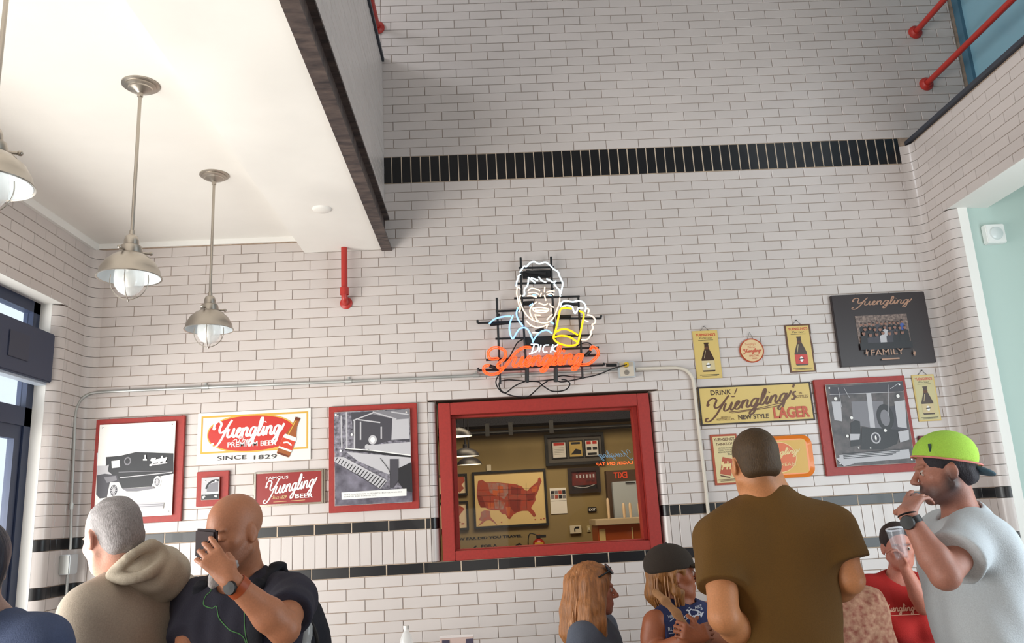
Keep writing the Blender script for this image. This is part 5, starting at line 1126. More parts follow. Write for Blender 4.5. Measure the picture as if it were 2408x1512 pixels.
def skin_object(name, F, material, colf, parent, disp=None, it=1):
    Vx, Q = F.mesh(disp); Vx = relax(Vx, Q, it)
    L = np.array(parent.location); me = bpy.data.meshes.new(name)
    me.vertices.add(len(Vx)); me.vertices.foreach_set('co', (Vx-L).astype(np.float32).ravel())
    me.loops.add(len(Q)*4); me.loops.foreach_set('vertex_index', Q.ravel().astype(np.int32))
    me.polygons.add(len(Q)); me.polygons.foreach_set('loop_start', np.arange(0, len(Q)*4, 4, dtype=np.int32))
    me.update(calc_edges=True); me.validate()
    ca = me.color_attributes.new('Col', 'FLOAT_COLOR', 'POINT')
    c = colf(Vx); ca.data.foreach_set('color', np.concatenate([c, np.ones((len(c), 1))], 1).astype(np.float32).ravel())
    me.materials.append(material); me.shade_smooth()
    o = bpy.data.objects.new(name, me); COL.objects.link(o); o.parent = parent; return o
def paint(base, blobs=(), noise=0.0, seed=0):
    """base colour with soft blobs (centre, radius(es), rgb, strength)"""
    b = np.array(lin(base)); rs = np.random.default_rng(seed)
    def f(P):
        c = np.tile(b, (len(P), 1))
        for ctr, rad, rgb, st in blobs:
            if callable(ctr): w_ = np.clip(ctr(P), 0, 1)*st
            else: d = np.sqrt((((P-np.array(ctr))/np.array(rad))**2).sum(1)); w_ = np.clip(1.5-d, 0, 1)*st
            c = c*(1-w_[:, None])+np.array(lin(rgb))*w_[:, None]
        if noise: c *= (1+noise*rs.uniform(-1, 1, len(P)))[:, None]
        return np.clip(c, 0, 1)
    return f
def wav(seed, k, amp, n=5, stretch=(1, 1, 1)):
    rs = np.random.default_rng(seed); K = rs.normal(size=(n, 3))*k*np.array(stretch); ph = rs.uniform(0, 6.28, n)
    return lambda P: amp*np.sin(P @ K.T+ph).sum(1)/n
M_skin = vcmat('skin', rough=0.5, nscale=180, bump=0.15, mott=0.10, sss=0.06)
M_cloth = vcmat('cotton', rough=0.9, nscale=260, bump=0.35, mott=0.10)
M_fleece = vcmat('fleece', rough=0.95, nscale=240, bump=0.25, mott=0.12)
M_hair = vcmat('hair', rough=0.5, nscale=110, bump=0.9, mott=0.35, stretch=(1, 1, 0.12))
M_hairs = vcmat('short_hair', rough=0.65, nscale=300, bump=0.45, mott=0.35, stretch=(1, 1, 0.35))
M_denim = vcmat('dark_denim', rough=0.9, nscale=200, bump=0.3, mott=0.1)
M_eye = mat('eye_white', (196, 184, 176), rough=0.2); M_iris = mat('iris_dark', (50, 34, 24), rough=0.15)

def head_prims(F, c, R, k=1.0, female=False, chin=1.0, closed=False):
    """skull, face, nose, lips, ears in head coordinates (x right, y forward, z up), c = middle of the skull at eye height"""
    c = np.array(c, float); T = lambda x, y, z: c+R @ (np.array([x, y, z])*k)
    fw_ = 0.94 if female else 1.0
    F.ell(T(0, -0.018, 0.032), np.array([0.076, 0.096, 0.086])*k, 0.01, R)
    F.ell(T(0, 0.018, -0.028), np.array([0.066*fw_, 0.068, 0.080])*k, 0.03, R)
    F.ell(T(0, 0.040, -0.070), np.array([0.047*fw_, 0.044, 0.040])*k, 0.03, R)
    F.ell(T(0, 0.068, -0.100), np.array([0.022, 0.018, 0.018])*k*chin, 0.018, R)
    for s in (-1, 1):
        F.ell(T(s*0.044*fw_, 0.050, -0.020), np.array([0.022, 0.022, 0.020])*k, 0.02, R)
        F.cone(T(s*0.062*fw_, 0.0, -0.055), T(s*0.030*fw_, 0.055, -0.088), 0.014*k, 0.014*k, 0.02)
        F.ell(T(s*0.079, -0.008, -0.008), np.array([0.008, 0.019, 0.031])*k, 0.006, R @ np.array([[math.cos(.35*s), -math.sin(.35*s), 0], [math.sin(.35*s), math.cos(.35*s), 0], [0, 0, 1]]))
        F.ell(T(s*0.080, -0.001, -0.030), np.array([0.007, 0.008, 0.009])*k, 0.006, R)
        F.ell(T(s*0.090, 0.0, -0.004), np.array([0.006, 0.010, 0.018])*k, 0.004, R, mode='s')
        F.ell(T(s*0.031, 0.092, 0.000), np.array([0.020, 0.014, 0.013])*k, 0.014, R, mode='s')
        F.ell(T(s*0.031, 0.0755, 0.000), np.array([0.0145, 0.0125, 0.0115 if closed else 0.0085])*k, 0.004, R)
        F.cone(T(s*0.014, 0.088, 0.021), T(s*0.047, 0.074, 0.024), 0.0065*k, 0.005*k, 0.010)
    F.cone(T(0, 0.084, 0.008), T(0, 0.109, -0.027), 0.0085*k, 0.0115*k, 0.008)
    F.ell(T(0, 0.110, -0.030), np.array([0.011, 0.010, 0.009])*k, 0.006, R)
    for s in (-1, 1): F.ell(T(s*0.012, 0.098, -0.035), np.array([0.008, 0.011, 0.008])*k, 0.006, R)
    F.cone(T(-0.016, 0.088, -0.060), T(0.016, 0.088, -0.060), 0.0055*k, 0.0055*k, 0.006); F.cone(T(-0.013, 0.087, -0.071), T(0.013, 0.087, -0.071), 0.0065*k, 0.0065*k, 0.006)
    F.cone(T(-0.022, 0.100, -0.0655), T(0.022, 0.100, -0.0655), 0.0035*k, 0.0035*k, 0.003, mode='s')
    return T
def eyes(root, T, R, k, side=(-1, 1)):
    L = np.array(root.location)
    for s in side:
        g = MB(); p = T(s*0.031, 0.0768, 0.000)-L; g.ball(p, 0.0110*k, 0, 12, 8)
        q = T(s*0.031, 0.0848, 0.000)-L; g.ball(q, 0.0048*k, 1, 8, 6); g.build('eye', [M_eye, M_iris], root, smooth=True)
def hand_prims(F, w_, d, n, side, curl=(20, 30, 20), spread=0.006, k=1.0, thumb=(0.75, 0.55, 0.25), curls=None, r=1.0):
    """w_ wrist, d towards the fingers, n out of the palm, side +1/-1 puts the thumb on d x n"""
    d = unit(d); n = unit(n-np.dot(n, d)*d); s = np.cross(d, n)*side; w_ = np.array(w_, float)
    F.cone(w_, w_+d*0.02*k, 0.024*k, 0.028*k, 0.012, flat=(n, 0.75))
    for o in (-0.024, -0.008, 0.008, 0.024): F.cone(w_+d*0.015*k+s*o*0.6*k, w_+d*0.080*k+s*o*k, 0.013*k, 0.0115*k, 0.010)
    F.ell(w_+d*0.030*k+s*0.022*k+n*0.008*k, np.array([0.015, 0.015, 0.015])*k, 0.012)
    lens = [(0.036, 0.020, 0.018), (0.043, 0.027, 0.020), (0.045, 0.029, 0.021), (0.040, 0.024, 0.019)]
    tips = []
    for i, o in enumerate((-0.028, -0.0095, 0.0095, 0.028)):
        cu = curls[i] if curls else curl; p = w_+d*(0.083-0.004*(i in (0,)))*k+s*o*k; dd = unit(d+s*o*(spread/0.006)*3.0); a = 0; rr = (0.0078, 0.0086, 0.0088, 0.0086)[i]*k*r
        for j in range(3):
            a += math.radians(cu[j]); v = dd*math.cos(a)+n*math.sin(a); q = p+v*lens[i][j]*k; F.cone(p, q, rr*(1-0.08*j), rr*(0.93-0.09*j), 0.0035); p = q
        tips.append(p)
    p = w_+d*0.022*k+s*0.024*k; v = unit(s*thumb[0]+d*thumb[1]+n*thumb[2]); q = p+v*0.040*k; F.cone(p, q, 0.0125*k, 0.0105*k, 0.008)
    v2 = unit(s*thumb[0]*0.5+d*(thumb[1]+0.35)+n*(thumb[2]+0.15)); q2 = q+v2*0.034*k; F.cone(q, q2, 0.0105*k, 0.009*k, 0.004)
    return tips

def torso_prims(F, N, B, sw, hip, g=0.0, bust=0.0, waist=None, depth=1.0, sh=None, arms=None):
    """N neck base, B body frame (cols right, forward, up), sw half shoulder width, hip = hip centre, g = extra thickness"""
    N = np.array(N, float); r_, f_, u_ = B[:, 0], B[:, 1], B[:, 2]; hip = np.array(hip, float)
    ws = waist or sw*0.62
    ch = N-u_*0.20+f_*0.01; wa = (N*0.42+hip*0.58)
    for s in (-1, 1):
        F.cone(N-u_*0.02-f_*0.01, N+r_*s*sw-u_*(sh or 0.088), 0.050+g, 0.056+g, 0.05)
        F.cone(N+r_*s*sw*0.50-u_*0.155, wa+r_*s*ws*0.45, 0.105*depth+g, 0.100*depth+g, 0.06)
        F.cone(wa+r_*s*ws*0.45, hip+r_*s*sw*0.34, 0.100*depth+g, 0.112*depth+g, 0.06)
        if bust: F.ell(N+r_*s*sw*0.38-u_*0.24+f_*0.10, np.array([0.058, 0.055, 0.060])+g+bust*0.01, 0.04)
    F.ell(ch, np.array([sw*0.86+g, 0.108*depth+g, 0.19+g]), 0.06, B)
def arm_prims(F, S, E, Wr, g=0.0, r=(0.052, 0.043, 0.040, 0.026), k=0.03):
    S, E, Wr = map(lambda q: np.array(q, float), (S, E, Wr)); m = S*0.55+E*0.45; m2 = E*0.72+Wr*0.28
    F.cone(S, m, r[0]+g, r[0]*0.93+g, k); F.cone(m, E, r[0]*0.93+g, r[1]*0.92+g, 0.02)
    if Wr is not None: F.cone(E, m2, r[2]+g, r[2]*1.04+g, 0.02); F.cone(m2, Wr, r[2]*1.04+g, r[3]+g, 0.02)
def legs_object(root, hipc, B, colr, name='trousers', seated=False, sw=0.2, floor=0.0, shoes=(40, 36, 34), seat_fwd=None):
    r_, f_ = B[:, 0], B[:, 1]; f_ = unit(V(f_[0], f_[1], 0)); r_ = unit(V(r_[0], r_[1], 0)); F = Field(0.011); hipc = np.array(hipc, float)
    F.ell(hipc, (sw*0.82, 0.12, 0.13), 0.05, np.array([r_, f_, (0, 0, 1)]).T); An = []
    for s in (-1, 1):
        h0 = hipc+r_*s*0.085-V(0, 0, 0.05)
        if seated: kn = h0+f_*0.40+r_*s*0.03; an = V(kn[0], kn[1], 0)-f_*0.05; an[2] = floor+0.09
        else: an = V(h0[0], h0[1], floor+0.09)+r_*s*0.02; kn = (h0+an)/2+f_*0.02
        F.cone(h0, kn, 0.092, 0.066, 0.04); F.cone(kn, an, 0.066, 0.05, 0.03); An.append(an)
    o = skin_object(name, F, M_denim, paint(colr), root, it=2)
    for an in An:
        F = Field(0.011); F.cone(V(an[0], an[1], floor+0.06)-f_*0.03, V(an[0], an[1], floor+0.048)+f_*0.15, 0.047, 0.036, 0.02); F.cone(V(an[0], an[1], floor+0.05), V(an[0], an[1], floor+0.11), 0.045, 0.05, 0.02); F.half(V(an[0], an[1], floor+0.004), V(0, 0, -1))
        skin_object('shoe', F, M_cloth, paint(shoes), root)
def neck_prims(F, N, Hc, R, k=1.0, r=0.056):
    N = np.array(N, float); t = np.array(Hc)+R @ V(0, -0.022, -0.055)*k; F.cone(N-V(0, 0, 0.02), t, r*1.08*k, r*0.94*k, 0.03)
def surf_decal(name, root, target, polys, o, right, up, d, m, off=0.0015):
    """polys: (verts2d, faces) in metres, dropped along d onto the target object"""
    from mathutils.bvhtree import BVHTree
    me = target.data; L = Vector(root.location); bv = BVHTree.FromPolygons([v.co+L for v in me.vertices], [tuple(p.vertices) for p in me.polygons])
    o = Vector(o); right = Vector(right).normalized(); up = Vector(up).normalized(); d = Vector(d).normalized(); vs = []; fs = []
    for v2, f2 in polys:
        b = len(vs)
        for x, y in v2:
            p = o+right*x+up*y; h = bv.ray_cast(p-d*0.6, d, 1.5)
            q = h[0]-d*off if h[0] is not None else p; vs.append(q-L)
        fs += [tuple(b+i for i in f) for f in f2]
    return mk(name, vs, fs, m, root)
def ribbon2(pts, wd, smooth=True, n=6):
    P = catmull(pts, n) if smooth and len(pts) > 2 else [np.array(p, float) for p in pts]; v = []
    for i in range(len(P)):
        t = P[min(i+1, len(P)-1)]-P[max(i-1, 0)]; t = t/(np.linalg.norm(t)+1e-9); nn = np.array([-t[1], t[0]])*wd/2; v += [tuple(P[i]+nn), tuple(P[i]-nn)]
    return v, [(2*i, 2*i+1, 2*i+3, 2*i+2) for i in range(len(P)-1)]
def text2(txt, h, bold=0.0, shear=0.0, x=0, y=0):
    v, f = text_mesh(txt, bold, shear); s = h/0.73; return [(a*s+x, b*s+y) for a, b in v], f
def strands(name, root, guides, m, r=0.0022, seg=4, colr=None):
    g = PB(root)
    for P_ in guides: C_ = catmull(P_, 4); g.tube(C_, [r*(1-0.6*i/len(C_)) for i in range(len(C_))], seg, caps=False)
    o = g.build(name, m, smooth=True); o['kind'] = 'stuff'; return o
def J(u, v, Y): return W(u, v, Y)
# ------------------------------------------------------------------ the people
def person(label, foot, group=None): return empty('person', foot, label, 'person', group)
def sleeve(F, S, E, t, g, r=0.056, flare=0.006):
    S, E = np.array(S, float), np.array(E, float); p = S+(E-S)*t; F.cone(S, S+(E-S)*(t+0.12), r+g, r*0.93+g+flare, 0.03); F.half(p, E-S, rad=0.14)
def floor_pt(p): return (float(p[0]), float(p[1]), 0.0)
def down(N, L, f_=(0, 0, 0)): return np.array(N)-V(0, 0, L)+np.array(f_)

# ---- B: bald man holding up a phone
N = J(574, 1350, 2.80); B = frame((-0.42, -0.91, 0)); r_, f_ = B[:, 0], B[:, 1]; Hc = J(547, 1250, 2.70); R = frame((-0.48, -0.84, -0.22))
root = person('bald bearded man in dark tee holding a phone to his face', floor_pt(N)); hip = down(N, 0.58)
SL, SR = N-r_*0.195-V(0, 0, 0.075), N+r_*0.195-V(0, 0, 0.085)
EL, WL = J(668, 1478, 2.46), J(540, 1362, 2.36); ER, WR_ = J(436, 1560, 2.72), J(470, 1640, 2.5)
F = Field(0.0052); torso_prims(F, N, B, 0.20, hip, g=-0.006); neck_prims(F, N, Hc, R, 0.99, 0.062); T = head_prims(F, Hc, R, 0.99, closed=True)
arm_prims(F, SL, EL, WL, r=(0.054, 0.046, 0.043, 0.026)); arm_prims(F, SR, ER, WR_)
hd = unit(V(-0.62, 0.02, 0.72)); hand_prims(F, WL, hd, V(-0.25, 0.95, -0.2), -1, curls=[(42, 30, 16), (38, 26, 14), (34, 24, 12), (30, 22, 10)], spread=0.008, thumb=(0.35, 0.6, 0.8))
hand_prims(F, WR_, V(0.3, -0.6, -0.6), V(1, 0, 0), 1)
sk = paint((178, 118, 86), [(T(-0.031, 0.088, -0.008), (0.017, 0.010, 0.0022), (70, 40, 34), 0.9), (T(0.031, 0.088, -0.008), (0.017, 0.010, 0.0022), (70, 40, 34), 0.9), (T(-0.031, 0.084, 0.022), (0.020, 0.012, 0.004), (120, 84, 66), 0.7), (T(0.031, 0.084, 0.022), (0.020, 0.012, 0.004), (120, 84, 66), 0.7), (T(0, 0.07, -0.068), (0.030, 0.03, 0.013), (160, 92, 80), 0.5), (T(0, 0.03, -0.075), (0.07, 0.075, 0.05), (108, 74, 62), 0.75), (T(0, 0.112, -0.03), 0.02, (190, 116, 92), 0.5), (T(0, -0.03, 0.02), (0.09, 0.07, 0.06), (176, 124, 100), 0.5)])
skin_object('body', F, M_skin, sk, root)
g = MB()
F = Field(0.005); F.ell(T(0, 0.070, -0.100), (0.034, 0.026, 0.028), 0.02, R); F.cone(T(0, 0.080, -0.105), T(0, 0.105, -0.135), 0.028, 0.016, 0.015); F.cone(T(-0.03, 0.05, -0.085), T(0.03, 0.05, -0.085), 0.026, 0.026, 0.01)
skin_object('beard', F, M_hairs, paint((176, 168, 166)), root, wav(5, 220, 0.004)).__setitem__('label', 'grey goatee')
F = Field(0.0065)
for S, E in ((SL, EL), (SR, ER)): sleeve(F, S, E, 0.62, 0.014, 0.058)
torso_prims(F, N, B, 0.20, hip, g=0.009)
F.cone(N-V(0, 0, 0.03)+f_*0.02, N+V(0, 0, 0.10)+f_*0.03, 0.073, 0.085, 0.01, mode='s')
sh = skin_object('t_shirt', F, M_cloth, paint((38, 37, 52)), root, wav(3, 30, 0.006, stretch=(1, 1, 0.4)), it=2); sh['label'] = 'charcoal t-shirt'
outl = [[(-0.06, 0.12), (-0.045, 0.135), (-0.02, 0.13), (0.0, 0.10), (0.03, 0.075), (0.05, 0.04), (0.07, 0.01), (0.10, 0.0)], [(-0.06, 0.12), (-0.075, 0.10), (-0.09, 0.09), (-0.085, 0.07), (-0.10, 0.055), (-0.095, 0.03), (-0.06, 0.02), (-0.04, 0.025), (-0.02, -0.01), (0.02, -0.04), (0.07, -0.06), (0.09, -0.10)], [(0.07, 0.01), (0.08, -0.05), (0.09, -0.10), (0.08, -0.16)]]
surf_decal('shirt_print', root, sh, [ribbon2(p, 0.0028) for p in outl], J(492, 1455, 2.6), (1, -0.25, 0), (0, 0, 1), (0.3, 1, 0), mat('print_green', (70, 130, 66), rough=0.7)).__setitem__('label', 'thin green outline print')
# backpack straps
for s in (-1, 1):
    F = Field(0.006); a = N+r_*s*0.115-V(0, 0, 0.0); P_ = [a-f_*0.11-V(0, 0, 0.06), a-f_*0.03+V(0, 0, 0.025), a+f_*0.07-V(0, 0, 0.03), a+r_*s*0.03+f_*0.115-V(0, 0, 0.16), a+r_*s*0.05+f_*0.10-V(0, 0, 0.30)]
    for i in range(4): F.cone(P_[i], P_[i+1], 0.024, 0.024, 0.01, flat=(f_ if i > 1 else V(0, 0, 1), 0.35))
    skin_object('backpack_strap', F, M_cloth, paint((24, 26, 36)), root)
legs_object(root, hip, B, (40, 42, 54))
# watch with orange strap
ax = unit(WL-EL); cw = WL-ax*0.035
wt = empty('wristwatch', tuple(cw), 'watch with orange-brown leather strap on bald man\'s wrist', 'watch')
g = PB(wt); g.lathe([(0.031, -0.012), (0.0335, -0.012), (0.0335, 0.012), (0.031, 0.012), (0.031, -0.012)], cw, ax, seg=28); g.build('strap', mat('orange_leather', (158, 70, 28), rough=0.5), smooth=True)
g = PB(wt); g.lathe([(0, -0.006), (0.018, -0.006), (0.020, 0.0), (0.018, 0.006), (0, 0.007)], cw+V(-0.012, -0.036, 0.002), V(-0.3, -0.95, 0), seg=24); g.build('case', M_dark, smooth=True)
# phone
pc = J(485, 1279, 2.44); pn = unit(V(-0.45, -0.88, -0.1)); ph = empty('mobile_phone', tuple(pc), 'dark brown cased phone held before bald man\'s face', 'phone')
o = MB().box((-0.040, -0.008, -0.042), (0.040, 0.008, 0.042), bev=0.006).build('case', mat('brown_leather_case', (44, 26, 30), rough=0.75), ph, smooth=False); o.matrix_local = Matrix(frame(-pn, up=(0.10, 0, 1)).tolist()).to_4x4()
o = MB().box((-0.036, 0.0082, -0.038), (0.036, 0.0090, 0.038)).build('screen', mat('phone_glass', (16, 18, 24), rough=0.1), ph); o.matrix_local = Matrix(frame(-pn, up=(0.10, 0, 1)).tolist()).to_4x4()
# backpack
bc = J(718, 1500, 2.93); bp_ = empty('backpack', tuple(bc), 'black backpack on bald man\'s back with plastic bottle', 'backpack')
F = Field(0.009); F.ell(N-f_*0.25-V(0, 0, 0.30), (0.155, 0.095, 0.24), 0.03, B); F.ell(N-f_*0.30-V(0, 0, 0.38), (0.11, 0.05, 0.13), 0.03, B); F.ell(bc-V(0, 0, 0.05), (0.05, 0.06, 0.12), 0.03, B)
skin_object('bag', F, M_cloth, paint((26, 28, 38)), bp_, wav(8, 40, 0.006))
g = PB(bp_); q = J(722, 1480, 2.86); g.tube(catmull([q+V(0.03, 0, -0.09), q+V(0.035, -0.01, -0.03), q+V(0.01, -0.01, 0.03), q+V(-0.03, 0, 0.05)]), 0.007); g.build('handle_loop', M_dark)
bt = empty('plastic_bottle', tuple(J(716, 1478, 2.84)-V(0, 0, 0.1)), 'crumpled clear plastic bottle in the backpack pocket', 'bottle')
g = PB(bt); q = J(716, 1478, 2.84); g.lathe([(0, -0.12), (0.028, -0.12), (0.030, -0.05), (0.027, -0.04), (0.030, -0.02), (0.026, 0.01), (0.013, 0.03), (0.013, 0.045)], q, (0.15, 0, 1), seg=20); g.build('bottle_body', gm, smooth=True)
g = PB(bt); g.lathe([(0.015, 0.035), (0.0155, 0.055), (0, 0.056)], q, (0.15, 0, 1), seg=20); g.build('cap', M_pw, smooth=True)

# ---- A: grey-haired man in a hooded jacket
N = J(322, 1356, 2.88); B = frame((-0.94, 0.34, 0)); r_, f_ = B[:, 0], B[:, 1]; Hc = J(262, 1262, 2.80); R = frame((-0.80, 0.52, -0.34))
root = person('grey-haired man in beige hooded jacket looking down, seen from behind', floor_pt(N)); hip = down(N, 0.60)
SL, SR = N-r_*0.205-V(0, 0, 0.10), N+r_*0.185-V(0, 0, 0.10); EL, WL = SL+V(-0.05, 0.0, -0.31), SL+V(-0.20, 0.06, -0.50); ER, WR_ = SR+V(0.0, 0.03, -0.31), SR+V(-0.18, 0.02, -0.50)
F = Field(0.0055); neck_prims(F, N, Hc, R, 1.0, 0.056); T = head_prims(F, Hc, R, 1.02); torso_prims(F, N, B, 0.19, hip, g=-0.01); F.cone(WL+V(0.02, 0, 0.05), WL, 0.03, 0.026); hand_prims(F, WL, V(-0.6, 0.1, -0.6), V(0.3, 0.9, 0), 1); hand_prims(F, WR_, V(-0.6, 0.1, -0.6), V(0.3, -0.9, 0), -1); F.cone(WR_+V(0.02, 0, 0.05), WR_, 0.03, 0.026)
skin_object('body', F, M_skin, paint((226, 178, 160), [(T(-0.08, -0.005, -0.01), 0.03, (214, 140, 124), 0.6), (T(-0.04, -0.03, -0.09), 0.05, (206, 148, 128), 0.5)]), root)
F = Field(0.005); F.ell(T(0, -0.024, 0.036), (0.0795, 0.0985, 0.0895), 0.01, R); F.ell(T(0, -0.060, -0.030), (0.068, 0.058, 0.062), 0.03, R); F.half(T(0, 0.062, 0.03), R @ V(0, 1, -0.25), 0.02, rad=0.3)
for s in (-1, 1): F.ell(T(s*0.085, -0.004, -0.018), (0.03, 0.024, 0.036), 0.012, R, mode='s'); F.ell(T(s*0.075, 0.050, -0.035), (0.05, 0.045, 0.06), 0.01, R, mode='s')
F.half(T(0, -0.05, -0.082), R @ V(0, -0.2, -1), 0.01, rad=0.2)
skin_object('hair', F, M_hairs, paint((150, 144, 144), [(T(-0.05, 0.06, 0.05), 0.07, (206, 200, 200), 0.7)]), root, wav(6, 120, 0.0025)).__setitem__('label', 'short grey hair')
F = Field(0.0065); arm_prims(F, SL, EL, WL, 0.020, r=(0.062, 0.050, 0.048, 0.036)); arm_prims(F, SR, ER, WR_, 0.020, r=(0.062, 0.050, 0.048, 0.036))
F.half(WL+V(-0.01, 0, -0.01), WL-EL, rad=0.1); torso_prims(F, N, B, 0.19, hip, g=0.028); F.cone(hip-V(0, 0, 0.0), hip-V(0, 0, 0.12), 0.17, 0.17, 0.05, flat=(r_, 1.0))
F.cone(N-V(0, 0, 0.05)+f_*0.02, N+V(-0.03, 0, 0.12)+f_*0.02, 0.066, 0.085, 0.012, mode='s')
jk = skin_object('jacket', F, M_fleece, paint((176, 162, 146)), root, wav(4, 26, 0.010, stretch=(1, 1, 0.3)), it=2); jk['label'] = 'beige fleece jacket'
# hood: a soft folded bag round the neck and down the back
F = Field(0.006); hb = J(358, 1338, 2.84)
F.ell(hb+V(0.005, 0.02, -0.005), (0.105, 0.125, 0.080), 0.03, frame((-0.8, 0.6, 0.25))); F.cone(hb+V(0.04, 0, -0.05), hb+V(-0.01, 0, -0.085), 0.062, 0.05, 0.04)
F.cone(N-r_*0.09+f_*0.07-V(0, 0, 0.045), hb-V(0.02, 0.06, 0.0), 0.036, 0.05, 0.05); F.cone(N+r_*0.09+f_*0.07-V(0, 0, 0.045), hb+V(0, 0.09, 0.01), 0.036, 0.05, 0.05)
rim = [J(*p) for p in ((262, 1352, 2.74), (300, 1312, 2.72), (345, 1286, 2.76), (374, 1294, 2.80), (378, 1322, 2.78), (350, 1350, 2.72), (300, 1362, 2.70), (262, 1356, 2.72))]; F.chain(catmull(rim, 3), [0.015]*30, 0.012)
F.ell(hb+V(-0.055, 0.01, 0.055), (0.085, 0.085, 0.062), 0.015, frame((-0.8, 0.6, 0.35)), mode='s'); F.cone(N-V(0, 0, 0.06), Hc-V(0, 0, 0.05), 0.064, 0.07, 0.01, mode='s')
skin_object('hood', F, M_fleece, paint((182, 170, 152)), root, wav(9, 30, 0.009), it=2).__setitem__('label', 'folded hood')
F = Field(0.006); F.cone(N-V(0, 0, 0.05), N+unit(Hc-N)*0.035, 0.069, 0.066, 0.01); skin_object('collar', F, M_cloth, paint((46, 50, 66)), root).__setitem__('label', 'dark collar')
g = PB(root); P_ = [SL+V(-0.09, -0.075, 0.0), SL+V(-0.10, -0.08, -0.12), SL+V(-0.11, -0.08, -0.3)]; g.tube(catmull(P_), 0.004); g.build('piping', mat('taupe_piping', (96, 80, 66), rough=0.8))
legs_object(root, hip-V(0, 0, 0.03), B, (60, 62, 76))

# ---- C: dark-haired person cut by the left edge
N = J(-25, 1455, 2.25); B = frame((0.3, 0.95, 0)); r_, f_ = B[:, 0], B[:, 1]; Hc = J(-66, 1335, 2.25); R = frame((-0.2, 0.97, 0))
root = person('dark-haired person in navy top cut off by the left edge', floor_pt(N)); hip = down(N, 0.56)
F = Field(0.008); neck_prims(F, N, Hc, R, 0.98); T = head_prims(F, Hc, R, 0.98, female=True); torso_prims(F, N, B, 0.18, hip, g=-0.01)
SL, SR = N-r_*0.17-V(0, 0, 0.06), N+r_*0.17-V(0, 0, 0.06); arm_prims(F, SL, SL+V(0, 0, -.29), SL+V(0, .2, -.42)); arm_prims(F, SR, SR+V(0.03, 0, -.29), SR+V(0, .2, -.42)); hand_prims(F, SR+V(0, .2, -.42), V(0, 1, -.3), V(0, 0, -1), 1); hand_prims(F, SL+V(0, .2, -.42), V(0, 1, -.3), V(0, 0, -1), -1)
skin_object('body', F, M_skin, paint((150, 120, 110)), root)
F = Field(0.007); F.ell(T(0, -0.025, 0.035), (0.094, 0.112, 0.098), 0.02, R); F.cone(T(0, -0.06, -0.03), T(0.02, -0.07, -0.13), 0.085, 0.07, 0.04); F.half(T(0, 0.07, 0), R @ V(0, 1, 0), 0.02, rad=0.3)
skin_object('hair', F, M_hair, paint((26, 34, 50)), root, wav(1, 60, 0.005)).__setitem__('label', 'dark hair')
F = Field(0.008)
for S in (SL, SR): sleeve(F, S, S+V(0.02, 0, -0.29), 0.6, 0.012)
torso_prims(F, N, B, 0.18, hip, g=0.012); F.cone(N-V(0, 0, 0.02), N+V(0, 0, 0.1), 0.068, 0.075, 0.01, mode='s')
skin_object('top', F, M_cloth, paint((66, 78, 108)), root, wav(2, 30, 0.006), it=2); legs_object(root, hip, B, (40, 44, 60))

# ---- F: tall man with his back to us
N = J(1806, 1168, 2.98); B = frame((0.10, 0.99, 0)); r_, f_ = B[:, 0], B[:, 1]; Hc = J(1773, 1090, 2.96); R = frame((-0.12, 0.98, -0.05))
root = person('tall man in brown t-shirt standing with his back to us', floor_pt(N)); hip = down(N, 0.66)
SL, SR = N-r_*0.195-V(0, 0, 0.145), N+r_*0.215-V(0, 0, 0.125); EL, WL = J(1702, 1450, 2.86), J(1790, 1530, 3.10); ER, WR_ = J(1998, 1362, 2.92), J(1925, 1420, 3.16)
F = Field(0.0055); torso_prims(F, N, B, 0.20, hip, g=-0.006, depth=1.08, sh=0.135); neck_prims(F, N, Hc, R, 1.0, 0.064); T = head_prims(F, Hc, R, 1.0)
F.cone(N-r_*0.05-V(0, 0, 0.03), N-r_*0.02+V(0, 0, 0.05), 0.05, 0.045, 0.04); F.cone(N+r_*0.05-V(0, 0, 0.03), N+r_*0.02+V(0, 0, 0.05), 0.05, 0.045, 0.04)
arm_prims(F, SL, EL, WL, r=(0.062, 0.055, 0.051, 0.032)); arm_prims(F, SR, ER, WR_, r=(0.062, 0.052, 0.048, 0.030)); hand_prims(F, WL, V(0.6, 0.6, 0.1), V(0, 0, 1), 1, k=1.05); hand_prims(F, WR_, V(-0.5, 0.6, 0.1), V(0, 0, 1), -1, k=1.05)
skin_object('body', F, M_skin, paint((204, 138, 92), [(T(0, -0.08, -0.05), (0.08, 0.05, 0.03), (120, 82, 52), 0.4)]), root)
F = Field(0.005); F.ell(T(0, -0.024, 0.038), (0.0795, 0.0985, 0.0895), 0.01, R); F.ell(T(0, -0.055, -0.020), (0.070, 0.058, 0.055), 0.03, R); F.half(T(0, 0.060, 0.03), R @ V(0, 1, -0.25), 0.02, rad=0.3); F.half(T(0, -0.05, -0.062), R @ V(0, -0.3, -1), 0.012, rad=0.2)
for s in (-1, 1): F.ell(T(s*0.088, 0.0, -0.018), (0.03, 0.026, 0.040), 0.012, R, mode='s')
skin_object('hair', F, M_hairs, paint((74, 52, 24)), root, wav(7, 130, 0.0018)).__setitem__('label', 'short dark brown hair')
F = Field(0.0065)
for S, E in ((SL, EL), (SR, ER)): sleeve(F, S, E, 0.64, 0.018, 0.066, 0.012)
torso_prims(F, N, B, 0.20, hip, g=0.014, depth=1.08, sh=0.135); F.ell(N+f_*0.0-V(0, 0, 0.38), (0.17, 0.13, 0.18), 0.06, B); F.cone(N-V(0, 0, 0.05), N-V(0, 0, 0.02), 0.088, 0.078, 0.05); F.cone(N+V(0, 0, 0.012), N+V(0, 0, 0.10), 0.066, 0.075, 0.008, mode='s')
skin_object('t_shirt', F, M_cloth, paint((104, 72, 22)), root, wav(13, 18, 0.009, stretch=(1, 1, 0.5)), it=2).__setitem__('label', 'brown t-shirt')
